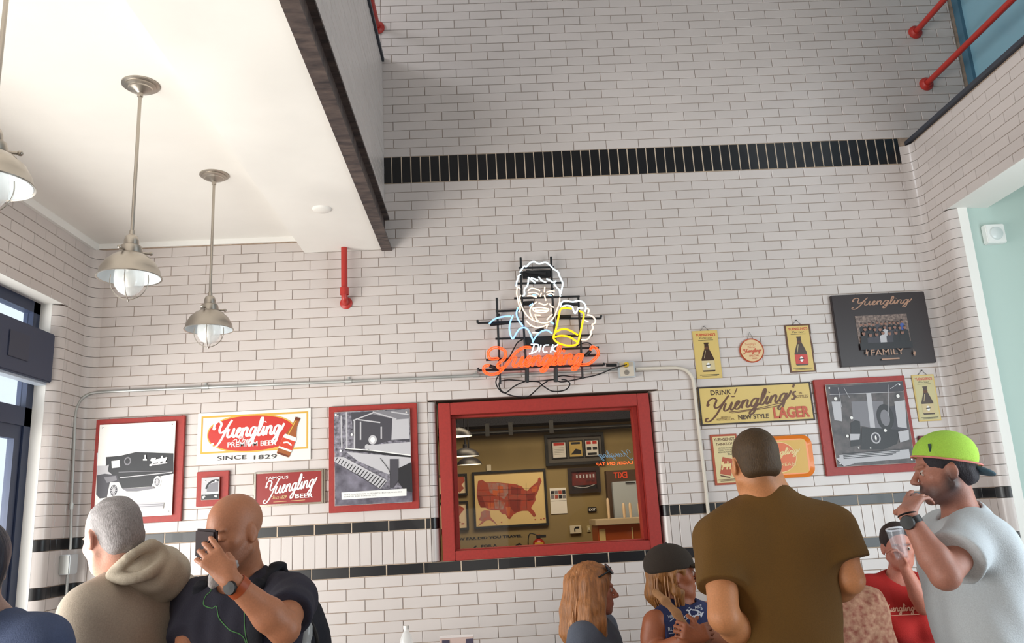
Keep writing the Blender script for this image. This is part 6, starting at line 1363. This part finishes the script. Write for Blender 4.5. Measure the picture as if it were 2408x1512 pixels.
legs_object(root, hip, B, (54, 48, 40))

# ---- H: man with the green cap, hand at his mouth
N = J(2262, 1210, 2.98); B = frame((-0.93, 0.10, 0)); r_, f_ = B[:, 0], B[:, 1]; Hc = J(2216, 1105, 2.95); R = frame((-0.97, 0.20, -0.10))
root = person('bearded man in white tee and backwards green cap, hand at mouth', floor_pt(N)); hip = down(N, 0.64)
SL, SR = N-r_*0.19-V(0, 0, 0.07)+f_*0.0, N+r_*0.20-V(0, 0, 0.07); SL = J(2290, 1258, 2.80); EL, WL = J(2222, 1352, 2.66), J(2132, 1208, 2.72); ER, WR_ = SR+V(0.0, 0.05, -0.31), SR+V(-0.06, 0.05, -0.56)
F = Field(0.0052); torso_prims(F, N, B, 0.20, hip, g=-0.006, depth=1.05); neck_prims(F, N, Hc, R, 1.0, 0.060); T = head_prims(F, Hc, R, 1.0)
arm_prims(F, SL, EL, WL, r=(0.056, 0.048, 0.046, 0.027)); arm_prims(F, SR, ER, WR_)
hd = unit(J(2165, 1140, 2.80)-WL); hand_prims(F, WL, hd, V(0.75, 0.55, 0.05), 1, curls=[(30, 30, 15), (24, 28, 15), (20, 24, 12), (8, 14, 10)], thumb=(0.75, 0.35, 0.45), spread=0.009); hand_prims(F, WR_, V(-0.8, -0.2, -0.2), V(0, 0, 1), 1)
skin_object('body', F, M_skin, paint((176, 120, 102), [(T(0, 0.04, -0.082), (0.075, 0.075, 0.042), (48, 40, 46), 1.0), (T(0, 0.095, -0.052), (0.03, 0.02, 0.012), (50, 38, 40), 1.0), (T(-0.07, 0.0, -0.05), (0.03, 0.025, 0.045), (60, 48, 50), 0.9)]), root); eyes(root, T, R, 1.0)
F = Field(0.005); F.ell(T(0, -0.016, 0.030), (0.080, 0.100, 0.086), 0.01, R); F.ell(T(0, -0.065, -0.025), (0.066, 0.050, 0.060), 0.03, R); F.half(T(0, 0.062, 0.0), R @ V(0, 1, -0.1), 0.01, rad=0.3); F.half(T(0, -0.05, -0.072), R @ V(0, -0.2, -1), 0.01, rad=0.2)
for s in (-1, 1): F.ell(T(s*0.085, 0.002, -0.022), (0.03, 0.026, 0.034), 0.01, R, mode='s'); F.ell(T(s*0.075, 0.075, -0.03), (0.05, 0.04, 0.05), 0.01, R, mode='s')
skin_object('hair', F, M_hairs, paint((34, 30, 40)), root, wav(3, 120, 0.002)).__setitem__('label', 'dark hair')
cp = empty('baseball_cap', tuple(T(0, 0, 0.06)), 'lime green cap with pink edge worn backwards by bearded man', 'cap')
F = Field(0.005); F.ell(T(0, -0.022, 0.046), (0.092, 0.113, 0.096), 0.01, R); F.half(T(0, -0.02, 0.030), R @ V(0, 0.30, -0.95), 0.004, rad=0.4)
skin_object('crown', F, M_cloth, paint((176, 222, 84)), cp, it=2).__setitem__('label', 'lime green crown')
F = Field(0.004); F.ell(T(0, -0.125, -0.022), (0.062, 0.052, 0.012), 0.01, R @ frame((0, 1, 0.55))); skin_object('bill', F, M_cloth, paint((60, 84, 96)), cp).__setitem__('label', 'dark grey bill')
g = PB(cp); Pn = []
for a in range(28): t = 2*math.pi*a/28; x, y = 0.0925*math.cos(t), -0.022+0.1135*math.sin(t); Pn.append(T(x, y, 0.030+0.316*(y+0.02)))
g.tube(Pn, 0.0035, seg=6, closed=True); g.build('band_edge', mat('cap_edge_pink', (226, 140, 130), rough=0.7))
g = PB(cp); q = T(-0.055, 0.045, 0.085); g.box(q+V(-0.004, -0.016, -0.014), q+V(0.004, -0.010, 0.014)); g.build('eyelet_tag', mat('tag_dark', (34, 60, 60), rough=0.6))
F = Field(0.0065)
sleeve(F, SL, EL, 0.60, 0.022, 0.062, 0.012); sleeve(F, SR, ER, 0.6, 0.02, 0.06)
torso_prims(F, N, B, 0.20, hip, g=0.018, depth=1.15); F.cone(SL, N-V(0, 0, 0.06), 0.075, 0.06, 0.05); F.cone(hip, hip-V(0, 0, 0.10), 0.165, 0.165, 0.04); F.cone(N-V(0, 0, 0.0), N+V(-0.04, 0, 0.10), 0.072, 0.085, 0.012, mode='s')
skin_object('t_shirt', F, M_cloth, paint((206, 214, 220)), root, wav(23, 24, 0.010, stretch=(1, 1, 0.6)), it=2).__setitem__('label', 'white t-shirt')
legs_object(root, hip-V(0, 0, 0.04), B, (52, 74, 108), name='jeans')
ax = unit(WL-EL); cw = WL-ax*0.030; wt = empty('wristwatch', tuple(cw), 'black wristwatch on the wrist of the man in the green cap', 'watch')
g = PB(wt); g.lathe([(0.030, -0.011), (0.034, -0.011), (0.034, 0.011), (0.030, 0.011), (0.030, -0.011)], cw, ax, seg=28); g.build('strap', M_dark, smooth=True)
g = PB(wt); g.lathe([(0, -0.008), (0.021, -0.008), (0.024, 0.0), (0.021, 0.008), (0, 0.009)], cw+V(-0.028, -0.026, 0.0), V(-0.7, -0.7, 0), seg=24); g.build('case', M_dark, smooth=True)
br = empty('bracelet', tuple(WL), 'thin dark bracelet above the black wristwatch', 'bracelet'); g = PB(br); g.lathe([(0.029, -0.003), (0.032, 0.0), (0.029, 0.003), (0.027, 0.0), (0.029, -0.003)], WL-ax*0.004, unit(ax+V(0.2, 0, 0)), seg=28); g.build('band', M_dark, smooth=True)

# ---- D: seated woman with sunglasses on her hair
def seated_hip(N, f_, L=0.54): h = down(N, L)-f_*0.05; return h
N = J(1392, 1452, 3.95); B = frame((0.85, -0.35, 0)); r_, f_ = B[:, 0], B[:, 1]; Hc = J(1398, 1386, 3.92); R = frame((0.985, -0.10, -0.05))
root = person('seated woman with long fair hair and sunglasses on her head', floor_pt(N)); hip = seated_hip(N, f_)
SL, SR = N-r_*0.165-V(0, 0, 0.06), N+r_*0.165-V(0, 0, 0.06)
ER_, WRR = SR+V(-0.03, -0.05, -0.27), SR+V(0.06, -0.25, -0.32); EL, WL = SL+V(0.0, 0.02, -0.27), SL+V(0.06, -0.2, -0.33)
F = Field(0.006); torso_prims(F, N, B, 0.17, hip, g=-0.012, bust=0.5); neck_prims(F, N, Hc, R, 0.92, 0.052); T = head_prims(F, Hc, R, 0.94, female=True)
arm_prims(F, SR, ER_, WRR, r=(0.050, 0.040, 0.036, 0.024)); arm_prims(F, SL, EL, WL, r=(0.050, 0.040, 0.036, 0.024)); hand_prims(F, WRR, V(0.8, 0.2, 0.1), V(0, 0, -1), 1, k=0.9); hand_prims(F, WL, V(0.8, -0.2, 0.1), V(0, 0, -1), -1, k=0.9)
skin_object('body', F, M_skin, paint((186, 116, 92), [(T(0, 0.09, -0.066), (0.024, 0.02, 0.012), (168, 80, 76), 0.7)]), root); eyes(root, T, R, 0.94)
F = Field(0.0055); F.ell(T(0, -0.022, 0.036), (0.090, 0.106, 0.094), 0.02, R); F.half(T(0, 0.070, 0.03), R @ V(0, 1, -0.6), 0.015, rad=0.3)
for s in (-1, 1): F.chain([T(s*0.060, -0.02, 0.03), T(s*0.078, -0.03, -0.08), T(s*0.088, -0.03, -0.17), T(s*0.085, 0.0, -0.27)], [0.050, 0.050, 0.052, 0.030], 0.03); F.chain([T(s*0.070, 0.035, 0.03), T(s*0.078, 0.025, -0.05), T(s*0.085, 0.02, -0.14), T(s*0.08, 0.05, -0.25)], [0.022, 0.024, 0.028, 0.014], 0.03)
F.chain([T(0, -0.085, 0.02), T(0, -0.10, -0.10), T(0, -0.105, -0.2), T(0, -0.09, -0.27)], [0.06, 0.064, 0.060, 0.03], 0.04)
blond = paint((172, 112, 62), [(T(0.05, 0.02, 0.05), 0.09, (150, 92, 50), 0.6)], 0.1)
skin_object('hair', F, M_hair, blond, root, lambda P, w_=wav(17, 90, 0.009, 6, (1, 1, 0.08)): w_(P)).__setitem__('label', 'long fair brown hair')
rs = random.Random(4); G_ = []
for i in range(110):
    a = rs.uniform(-2.9, 0.35); x, y = math.cos(a), math.sin(a)
    G_.append([T(0.080*x, -0.02+0.095*y, 0.070+rs.uniform(0, .02)), T(0.094*x, -0.02+0.108*y, 0.0), T((0.100+rs.uniform(0, .02))*x, -0.03+0.115*y, -0.10), T((0.105+rs.uniform(0, .03))*x+rs.uniform(-.01, .01), -0.03+0.118*y, -0.20), T(0.09*x+rs.uniform(-.03, .03), -0.02+0.10*y, -0.27-rs.uniform(0, .05))])
strands('hair_strand', root, G_, mat('fair_strands', (196, 138, 84), rough=0.5), 0.0034)
F = Field(0.0065); sleeve(F, SR, ER_, 0.62, 0.014, 0.054); sleeve(F, SL, EL, 0.62, 0.014, 0.054); torso_prims(F, N, B, 0.17, hip, g=0.006, bust=0.6); F.cone(N-V(0, 0, 0.03), N+V(0, 0, 0.08), 0.066, 0.075, 0.012, mode='s')
skin_object('t_shirt', F, M_cloth, paint((92, 98, 112)), root, wav(31, 35, 0.006), it=2).__setitem__('label', 'blue-grey t-shirt'); legs_object(root, hip, frame((0.2, -0.98, 0)), (50, 54, 72), seated=True, sw=0.19)
sg_ = empty('sunglasses', tuple(T(0.02, 0.045, 0.105)), 'dark sunglasses pushed up on the fair-haired woman\'s head', 'sunglasses')
g = PB(sg_)
for s in (-1, 1):
    q = T(s*0.036, 0.075, 0.098); nn = R @ unit(V(s*0.2, 0.75, 0.65)); g.lathe([(0, 0.005), (0.026, 0.003), (0.029, 0.0), (0.026, -0.004), (0, -0.004)], q, nn, seg=20)
g.tube([T(-0.012, 0.082, 0.104), T(0.012, 0.082, 0.104)], 0.004); g.build('lenses', mat('dark_lens', (16, 18, 34), rough=0.15), smooth=True)
for s in (-1, 1): g = PB(sg_); g.tube(catmull([T(s*0.064, 0.072, 0.092), T(s*0.090, 0.03, 0.070), T(s*0.094, -0.02, 0.045), T(s*0.088, -0.055, 0.02)]), 0.004); g.build('temple', M_dark)

# ---- E: seated woman in a dark cap and navy sleeveless shirt
N = J(1600, 1415, 3.80); B = frame((0.55, -0.75, 0)); r_, f_ = B[:, 0], B[:, 1]; Hc = J(1586, 1350, 3.80); R = frame((0.93, -0.05, 0.02))
root = person('seated woman in dark cap and navy sleeveless printed shirt', floor_pt(N)); hip = seated_hip(N, f_)
SL, SR = N-r_*0.165-V(0, 0, 0.07), N+r_*0.175-V(0, 0, 0.07)
ER_, WRR = J(1530, 1545, 3.70), J(1618, 1500, 3.45); EL, WL = J(1705, 1500, 3.72), J(1650, 1498, 3.45)
F = Field(0.0055); torso_prims(F, N, B, 0.175, hip, g=-0.010, bust=0.4); neck_prims(F, N, Hc, R, 0.95, 0.052); T = head_prims(F, Hc, R, 0.96, female=True)
arm_prims(F, SR, ER_, WRR, r=(0.056, 0.043, 0.040, 0.025)); arm_prims(F, SL, EL, WL, r=(0.054, 0.042, 0.040, 0.025)); hand_prims(F, WRR, V(0.85, -0.1, 0.25), V(0.1, 0.9, -0.3), 1, curls=[(50, 60, 30)]*4, k=0.95); hand_prims(F, WL, V(-0.5, -0.1, 0.2), V(-0.3, 0.9, 0), -1, curls=[(50, 60, 30)]*4, k=0.95)
skin_object('body', F, M_skin, paint((160, 92, 60)), root); eyes(root, T, R, 0.96)
F = Field(0.0055); F.ell(T(0, -0.024, 0.030), (0.086, 0.103, 0.085), 0.02, R); F.half(T(0, 0.045, 0.0), R @ V(0, 1, 0.0), 0.015, rad=0.3)
for s in (-1, 1): F.chain([T(s*0.072, -0.01, 0.0), T(s*0.078, -0.01, -0.07), T(s*0.070, 0.01, -0.14)], [0.026, 0.028, 0.014], 0.02)
F.chain([T(0, -0.080, 0.0), T(0, -0.095, -0.08), T(0.0, -0.080, -0.15)], [0.05, 0.048, 0.022], 0.03); F.ell(T(0.085, 0.010, -0.025), (0.03, 0.03, 0.04), 0.01, R, mode='s')
skin_object('hair', F, M_hair, paint((150, 98, 46)), root, wav(19, 90, 0.007, 6, (1, 1, 0.12))).__setitem__('label', 'shoulder-length fair hair')
rs = random.Random(8); G_ = []
for i in range(46):
    a = rs.uniform(-3.0, 0.1); x, y = math.cos(a), math.sin(a); G_.append([T(0.086*x, -0.02+0.10*y, 0.0), T(0.096*x, -0.02+0.108*y, -0.06), T((0.09+rs.uniform(0, .02))*x, -0.02+0.10*y, -0.12), T(0.07*x+rs.uniform(-.02, .02), -0.01+0.08*y, -0.165)])
strands('hair_strand', root, G_, mat('fair_strands2', (158, 104, 52), rough=0.5), 0.0032)
cp = empty('baseball_cap', tuple(T(0, 0, 0.06)), 'dark olive-black cap worn by the woman in navy', 'cap')
F = Field(0.005); F.ell(T(0, -0.024, 0.046), (0.094, 0.115, 0.094), 0.01, R); F.half(T(0, 0, 0.022), R @ V(0, 0.10, -1), 0.004, rad=0.4); skin_object('crown', F, M_cloth, paint((50, 40, 32)), cp, it=2)
F = Field(0.004); F.ell(T(0, 0.118, 0.030), (0.074, 0.098, 0.012), 0.01, R @ frame((0, 1, -0.12))); F.half(T(0, 0.07, 0.03), R @ V(0, -1, 0), 0.004, rad=0.3); skin_object('bill', F, M_cloth, paint((54, 42, 30)), cp)
g = PB(cp); g.ball(T(0, -0.024, 0.141), 0.007, seg=10, rings=6); g.build('button', M_dark)
F = Field(0.006); torso_prims(F, N, B, 0.165, hip, g=0.008, bust=0.5); F.cone(N-V(0, 0, 0.02), N+V(0, 0, 0.08), 0.062, 0.07, 0.012, mode='s')
for S in (SL, SR): F.ell(S+(S-N)*0.25-V(0, 0, 0.01), (0.062, 0.075, 0.085), 0.01, B, mode='s')
sh = skin_object('sleeveless_shirt', F, M_cloth, paint((34, 42, 84)), root, wav(37, 35, 0.005), it=2); sh['label'] = 'navy sleeveless shirt'
Mp = mat('shirt_print_white', (206, 206, 214), rough=0.8)
pd_ = V(0.15, 1, 0)
def pt2(u, v): return W(u, v, 3.6)
o0 = pt2(1600, 1470)
def q2(u, v): p = pt2(u, v); return (float((p-o0)[0]), float((p-o0)[2]))
polys = []
def tx(t, u, v, h, wd): vv, ff = text2(t, h); x0_ = min(a for a, b in vv); x1_ = max(a for a, b in vv); sc = wd/(x1_-x0_); cx, cy = q2(u, v); polys.append(([( (a-x0_)*sc+cx, b+cy) for a, b in vv], ff))
tx('RUN', 1573, 1487, 0.016, 0.040); tx('WALK', 1573, 1459, 0.014, 0.04); tx('HIKE', 1642, 1441, 0.013, 0.035)
for L_ in ([(1574, 1492), (1596, 1491)], [(1577, 1465), (1592, 1455)], [(1645, 1443), (1662, 1443)]): polys.append(ribbon2([q2(*p) for p in L_], 0.003))
for L_ in ([(1622, 1440), (1626, 1447), (1622, 1455)], [(1626, 1447), (1630, 1456)], [(1618, 1442), (1626, 1443), (1632, 1440)], [(1626, 1436), (1627, 1438)], [(1634, 1442), (1645, 1444), (1656, 1450)]): polys.append(ribbon2([q2(*p) for p in L_], 0.005))
for st in script_strokes(0.35): a0_, b0_ = q2(1612, 1466); a1_, b1_ = q2(1664, 1448); polys.append(ribbon2([(a0_+(a1_-a0_)*p[0], b0_+(b1_-b0_)*(p[1]*0.8+p[0]*0.3)) for p in st], 0.0028, smooth=False))
surf_decal('shirt_print', root, sh, polys, o0, (1, 0, 0), (0, 0, 1), pd_, Mp, 0.003).__setitem__('label', 'white words and running figure')
F = Field(0.005); P_ = [J(1540, 1392, 3.66), J(1562, 1412, 3.61), J(1590, 1442, 3.59), J(1612, 1475, 3.57)]
for i in range(3): F.cone(P_[i]-V(0, 0.015, 0), P_[i+1]-V(0, 0.015, 0), 0.017, 0.017, 0.008, flat=(V(0, 1, 0), 0.35))
skin_object('shoulder_strap', F, M_cloth, paint((170, 124, 84)), root).__setitem__('label', 'tan bag strap'); legs_object(root, hip, frame((0.1, -0.99, 0)), (44, 46, 62), seated=True, sw=0.19)
g = PB(root); g.lathe([(0.026, -0.002), (0.028, 0), (0.026, 0.002)], WL-unit(WL-EL)*0.02, WL-EL, seg=24); g.build('wristband', mat('thin_gold_band', (190, 150, 90), rough=0.3, metal=0.8))

# ---- G: seated woman in a red tee drinking from a glass
N = J(2112, 1352, 4.35); B = frame((-0.15, -0.98, 0)); r_, f_ = B[:, 0], B[:, 1]; Hc = J(2113, 1286, 4.30); R = frame((-0.25, -0.96, -0.08))
root = person('woman in red t-shirt drinking from a glass by the wall', floor_pt(N)); hip = seated_hip(N, f_, 0.56)
SL, SR = N-r_*0.165-V(0, 0, 0.06), N+r_*0.165-V(0, 0, 0.06); ER_, WRR = J(2060, 1490, 4.22), J(2130, 1555, 4.05); EL, WL = J(2172, 1425, 4.15), J(2128, 1335, 4.12)
F = Field(0.006); torso_prims(F, N, B, 0.175, hip, g=-0.010, bust=0.6); neck_prims(F, N, Hc, R, 0.96, 0.052); T = head_prims(F, Hc, R, 0.97, female=True)
arm_prims(F, SR, ER_, WRR, r=(0.056, 0.044, 0.041, 0.026)); arm_prims(F, SL, EL, WL, r=(0.052, 0.042, 0.040, 0.026)); hand_prims(F, WL, V(-0.25, 0.0, 0.95), V(-0.95, -0.1, -0.2), 1, curls=[(38, 45, 25)]*4, k=0.85); hand_prims(F, WRR, V(0.8, -0.3, 0), V(0, 0, -1), 1, k=0.9)
skin_object('body', F, M_skin, paint((196, 128, 108), [(T(0, 0.09, -0.066), (0.024, 0.02, 0.012), (150, 70, 70), 0.7), (T(0.031, 0.085, 0.022), (0.022, 0.012, 0.005), (60, 40, 36), 0.8), (T(-0.031, 0.085, 0.022), (0.022, 0.012, 0.005), (60, 40, 36), 0.8)]), root); eyes(root, T, R, 0.97)
F = Field(0.0055); F.ell(T(0, -0.022, 0.040), (0.083, 0.100, 0.090), 0.02, R); F.half(T(0, 0.055, 0.05), R @ V(0, 1, -0.45), 0.015, rad=0.3); F.ell(T(0, -0.09, 0.085), (0.038, 0.036, 0.034), 0.02, R)
for s in (-1, 1): F.ell(T(s*0.085, 0.0, -0.02), (0.03, 0.026, 0.034), 0.01, R, mode='s')
skin_object('hair', F, M_hairs, paint((44, 28, 26)), root, wav(29, 100, 0.003)).__setitem__('label', 'dark hair tied back')
F = Field(0.006); sleeve(F, SR, ER_, 0.66, 0.014, 0.058); sleeve(F, SL, EL, 0.62, 0.014, 0.056); torso_prims(F, N, B, 0.175, hip, g=0.008, bust=0.7); F.cone(N-V(0, 0, 0.04)+f_*0.03, N+V(0, 0, 0.08)+f_*0.03, 0.060, 0.085, 0.012, mode='s')
sh = skin_object('t_shirt', F, M_cloth, paint((176, 34, 30)), root, wav(41, 30, 0.006), it=2); sh['label'] = 'red t-shirt'
o0 = W(2118, 1437, 4.2); a0_ = -0.085; polys = [ribbon2([(a0_+0.17*p[0], -0.02+0.05*p[1]) for p in st], 0.0040, smooth=False) for st in script_strokes(0.3)]; polys.append(ribbon2([(-0.09, -0.022), (0.09, -0.020)], 0.003))
surf_decal('shirt_print', root, sh, polys, o0, (1, 0, 0), (0, 0, 1), (0.05, 1, 0), mat('shirt_print_peach', (226, 176, 150), rough=0.8), 0.003).__setitem__('label', 'pale script print'); legs_object(root, hip, B, (30, 40, 84), seated=True, sw=0.19)
gc = J(2122, 1314, 4.07); gls = empty('pint_glass', tuple(gc), 'clear pint glass raised to the red-shirted woman\'s lips', 'glass')
mg = bpy.data.materials.new('drinking_glass'); mg.use_nodes = True; b = mg.node_tree.nodes['Principled BSDF']; b.inputs['Base Color'].default_value = (0.6, 0.62, 0.68, 1); b.inputs['Roughness'].default_value = 0.05; b.inputs['Alpha'].default_value = 0.13; b.inputs['Coat Weight'].default_value = 1.0
g = PB(gls); g.lathe([(0, 0), (0.030, 0.0), (0.031, 0.006), (0.043, 0.145), (0.0405, 0.145), (0.029, 0.012), (0, 0.012)], gc, unit(V(0.02, 0.25, 1)), seg=28); g.build('tumbler', mg, smooth=True)
g = PB(gls); g.lathe([(0.0425, 0.142), (0.0445, 0.146), (0.0425, 0.150), (0.0405, 0.146), (0.0425, 0.142)], gc, unit(V(0.02, 0.25, 1)), seg=28); g.build('rim', mat('glass_rim', (220, 222, 230), rough=0.1), smooth=True)

# ---- I: person in a floral top, mostly hidden by the tall man
N = J(1950, 1385, 3.95); B = frame((-0.2, -0.97, 0)); r_, f_ = B[:, 0], B[:, 1]; Hc = J(1925, 1318, 3.95); R = frame((-0.8, -0.5, 0))
root = person('seated person in patterned top, mostly hidden by the tall man', floor_pt(N)); hip = seated_hip(N, f_)
SL, SR = N-r_*0.165-V(0, 0, 0.06), N+r_*0.165-V(0, 0, 0.06)
F = Field(0.008); torso_prims(F, N, B, 0.165, hip, g=-0.012); neck_prims(F, N, Hc, R, 0.92); T = head_prims(F, Hc, R, 0.92, female=True); arm_prims(F, SL, SL+V(0.03, -0.03, -0.28), SL+V(-0.1, -0.2, -0.36)); arm_prims(F, SR, SR+V(0, -0.03, -0.28), SR+V(0.1, -0.2, -0.36)); hand_prims(F, SL+V(-0.1, -0.2, -0.36), V(-1, -.3, 0), V(0, 0, -1), 1, k=.9); hand_prims(F, SR+V(0.1, -0.2, -0.36), V(1, -.3, 0), V(0, 0, -1), -1, k=.9)
skin_object('body', F, M_skin, paint((196, 134, 110)), root)
F = Field(0.007); F.ell(T(0, -0.024, 0.035), (0.088, 0.104, 0.092), 0.02, R); F.half(T(0, 0.06, 0.03), R @ V(0, 1, -0.4), 0.015, rad=0.3); skin_object('hair', F, M_hairs, paint((70, 48, 34)), root, wav(3, 90, 0.004))
F = Field(0.007); sleeve(F, SL, SL+V(0.03, -0.03, -0.28), 0.85, 0.016); sleeve(F, SR, SR+V(0, -0.03, -0.28), 0.85, 0.016); torso_prims(F, N, B, 0.17, hip, g=0.010); F.cone(N-V(0, 0, 0.02), N+V(0, 0, 0.08), 0.062, 0.07, 0.012, mode='s')
mf = mat('floral_cotton', (124, 66, 52), rough=0.9, rgb2=(170, 132, 106), nscale=42, bump=0.3); skin_object('top', F, mf, paint((150, 90, 70)), root, wav(2, 30, 0.008)).__setitem__('label', 'patterned top'); legs_object(root, hip, B, (60, 52, 50), seated=True, sw=0.18)

# worn things move with their wearer
ppl = [o for o in COL.objects if o.name.split('.')[0] == 'person']
def wear(o, key):
    p = next(q for q in ppl if key in q['label']); o.parent = p; o.location = o.location-p.location
    del o['category']
for o in [q for q in COL.objects if q.name.split('.')[0] in ('baseball_cap', 'wristwatch', 'bracelet', 'sunglasses')]:
    L_ = o['label']
    wear(o, 'bald' if 'bald' in L_ else 'green cap' if ('bearded' in L_ or 'green cap' in L_ or 'bracelet' in L_) else 'sunglasses' if 'sunglasses' in L_ else 'navy sleeveless')
# ------------------------------------------------------------------ foreground bits at the bottom edge
x0, x1, z0, z1 = rectpx((1033, 1497), (1113, 1494), (1116, 1560), (1036, 1563), 4.6)
r = empty('small_table_sign', ((x0+x1)/2, 4.6, z0-0.02), 'pale sign with two dark squares at the bottom edge', 'sign')
g = PB(r); g.box((x0, 4.6, z0), (x1, 4.612, z1), bev=0.003); g.build('panel', mat('pale_pink_panel', (214, 190, 182), rough=0.4))
g = PB(r)
for a in (0.07, 0.77): g.box((x0+(x1-x0)*a, 4.598, z1-0.055), (x0+(x1-x0)*(a+0.22), 4.5995, z1-0.018)); 
o = g.build('dark_square', mat('slate_square', (74, 68, 88), rough=0.5)); o['kind'] = 'stuff'
g = PB(r); g.box((x0, 4.598, z1-0.008), (x1, 4.614, z1+0.004)); g.build('clear_top_edge', mat('pale_edge', (232, 224, 222), rough=0.2))
q = J(955, 1474, 4.4); r = empty('water_bottle', (q[0], 4.4, q[2]-0.24), 'top of a clear plastic bottle at the bottom edge', 'bottle')
g = PB(r); g.lathe([(0, -0.24), (0.034, -0.24), (0.036, -0.1), (0.034, -0.07), (0.024, -0.04), (0.013, -0.02), (0.013, 0)], q, seg=24); g.build('bottle_body', gm, smooth=True)
g = PB(r); g.lathe([(0.0145, -0.012), (0.0145, 0.006), (0, 0.007)], q, seg=20); g.build('cap', M_pw, smooth=True)
tb = empty('high_table', (0.0, 4.5, 0.0), 'wooden table just below the picture edge', 'table')
zt = min(z0-0.0, q[2]-0.24)
g = PB(tb); g.box((-0.9, 4.2, zt-0.04), (0.35, 4.8, zt), bev=0.006); g.build('tabletop', mat('table_wood', (110, 74, 48), rough=0.5, rgb2=(80, 52, 34), nscale=6, stretch=(1, 8, 8)))
for a in (-0.82, 0.27):
    for b in (4.28, 4.72): g = PB(tb); g.box((a-0.025, b-0.025, 0), (a+0.025, b+0.025, zt-0.04)); g.build('leg', M_dark)
print('TRIS', sum(len(o.data.polygons) for o in bpy.data.objects if o.type == 'MESH'))
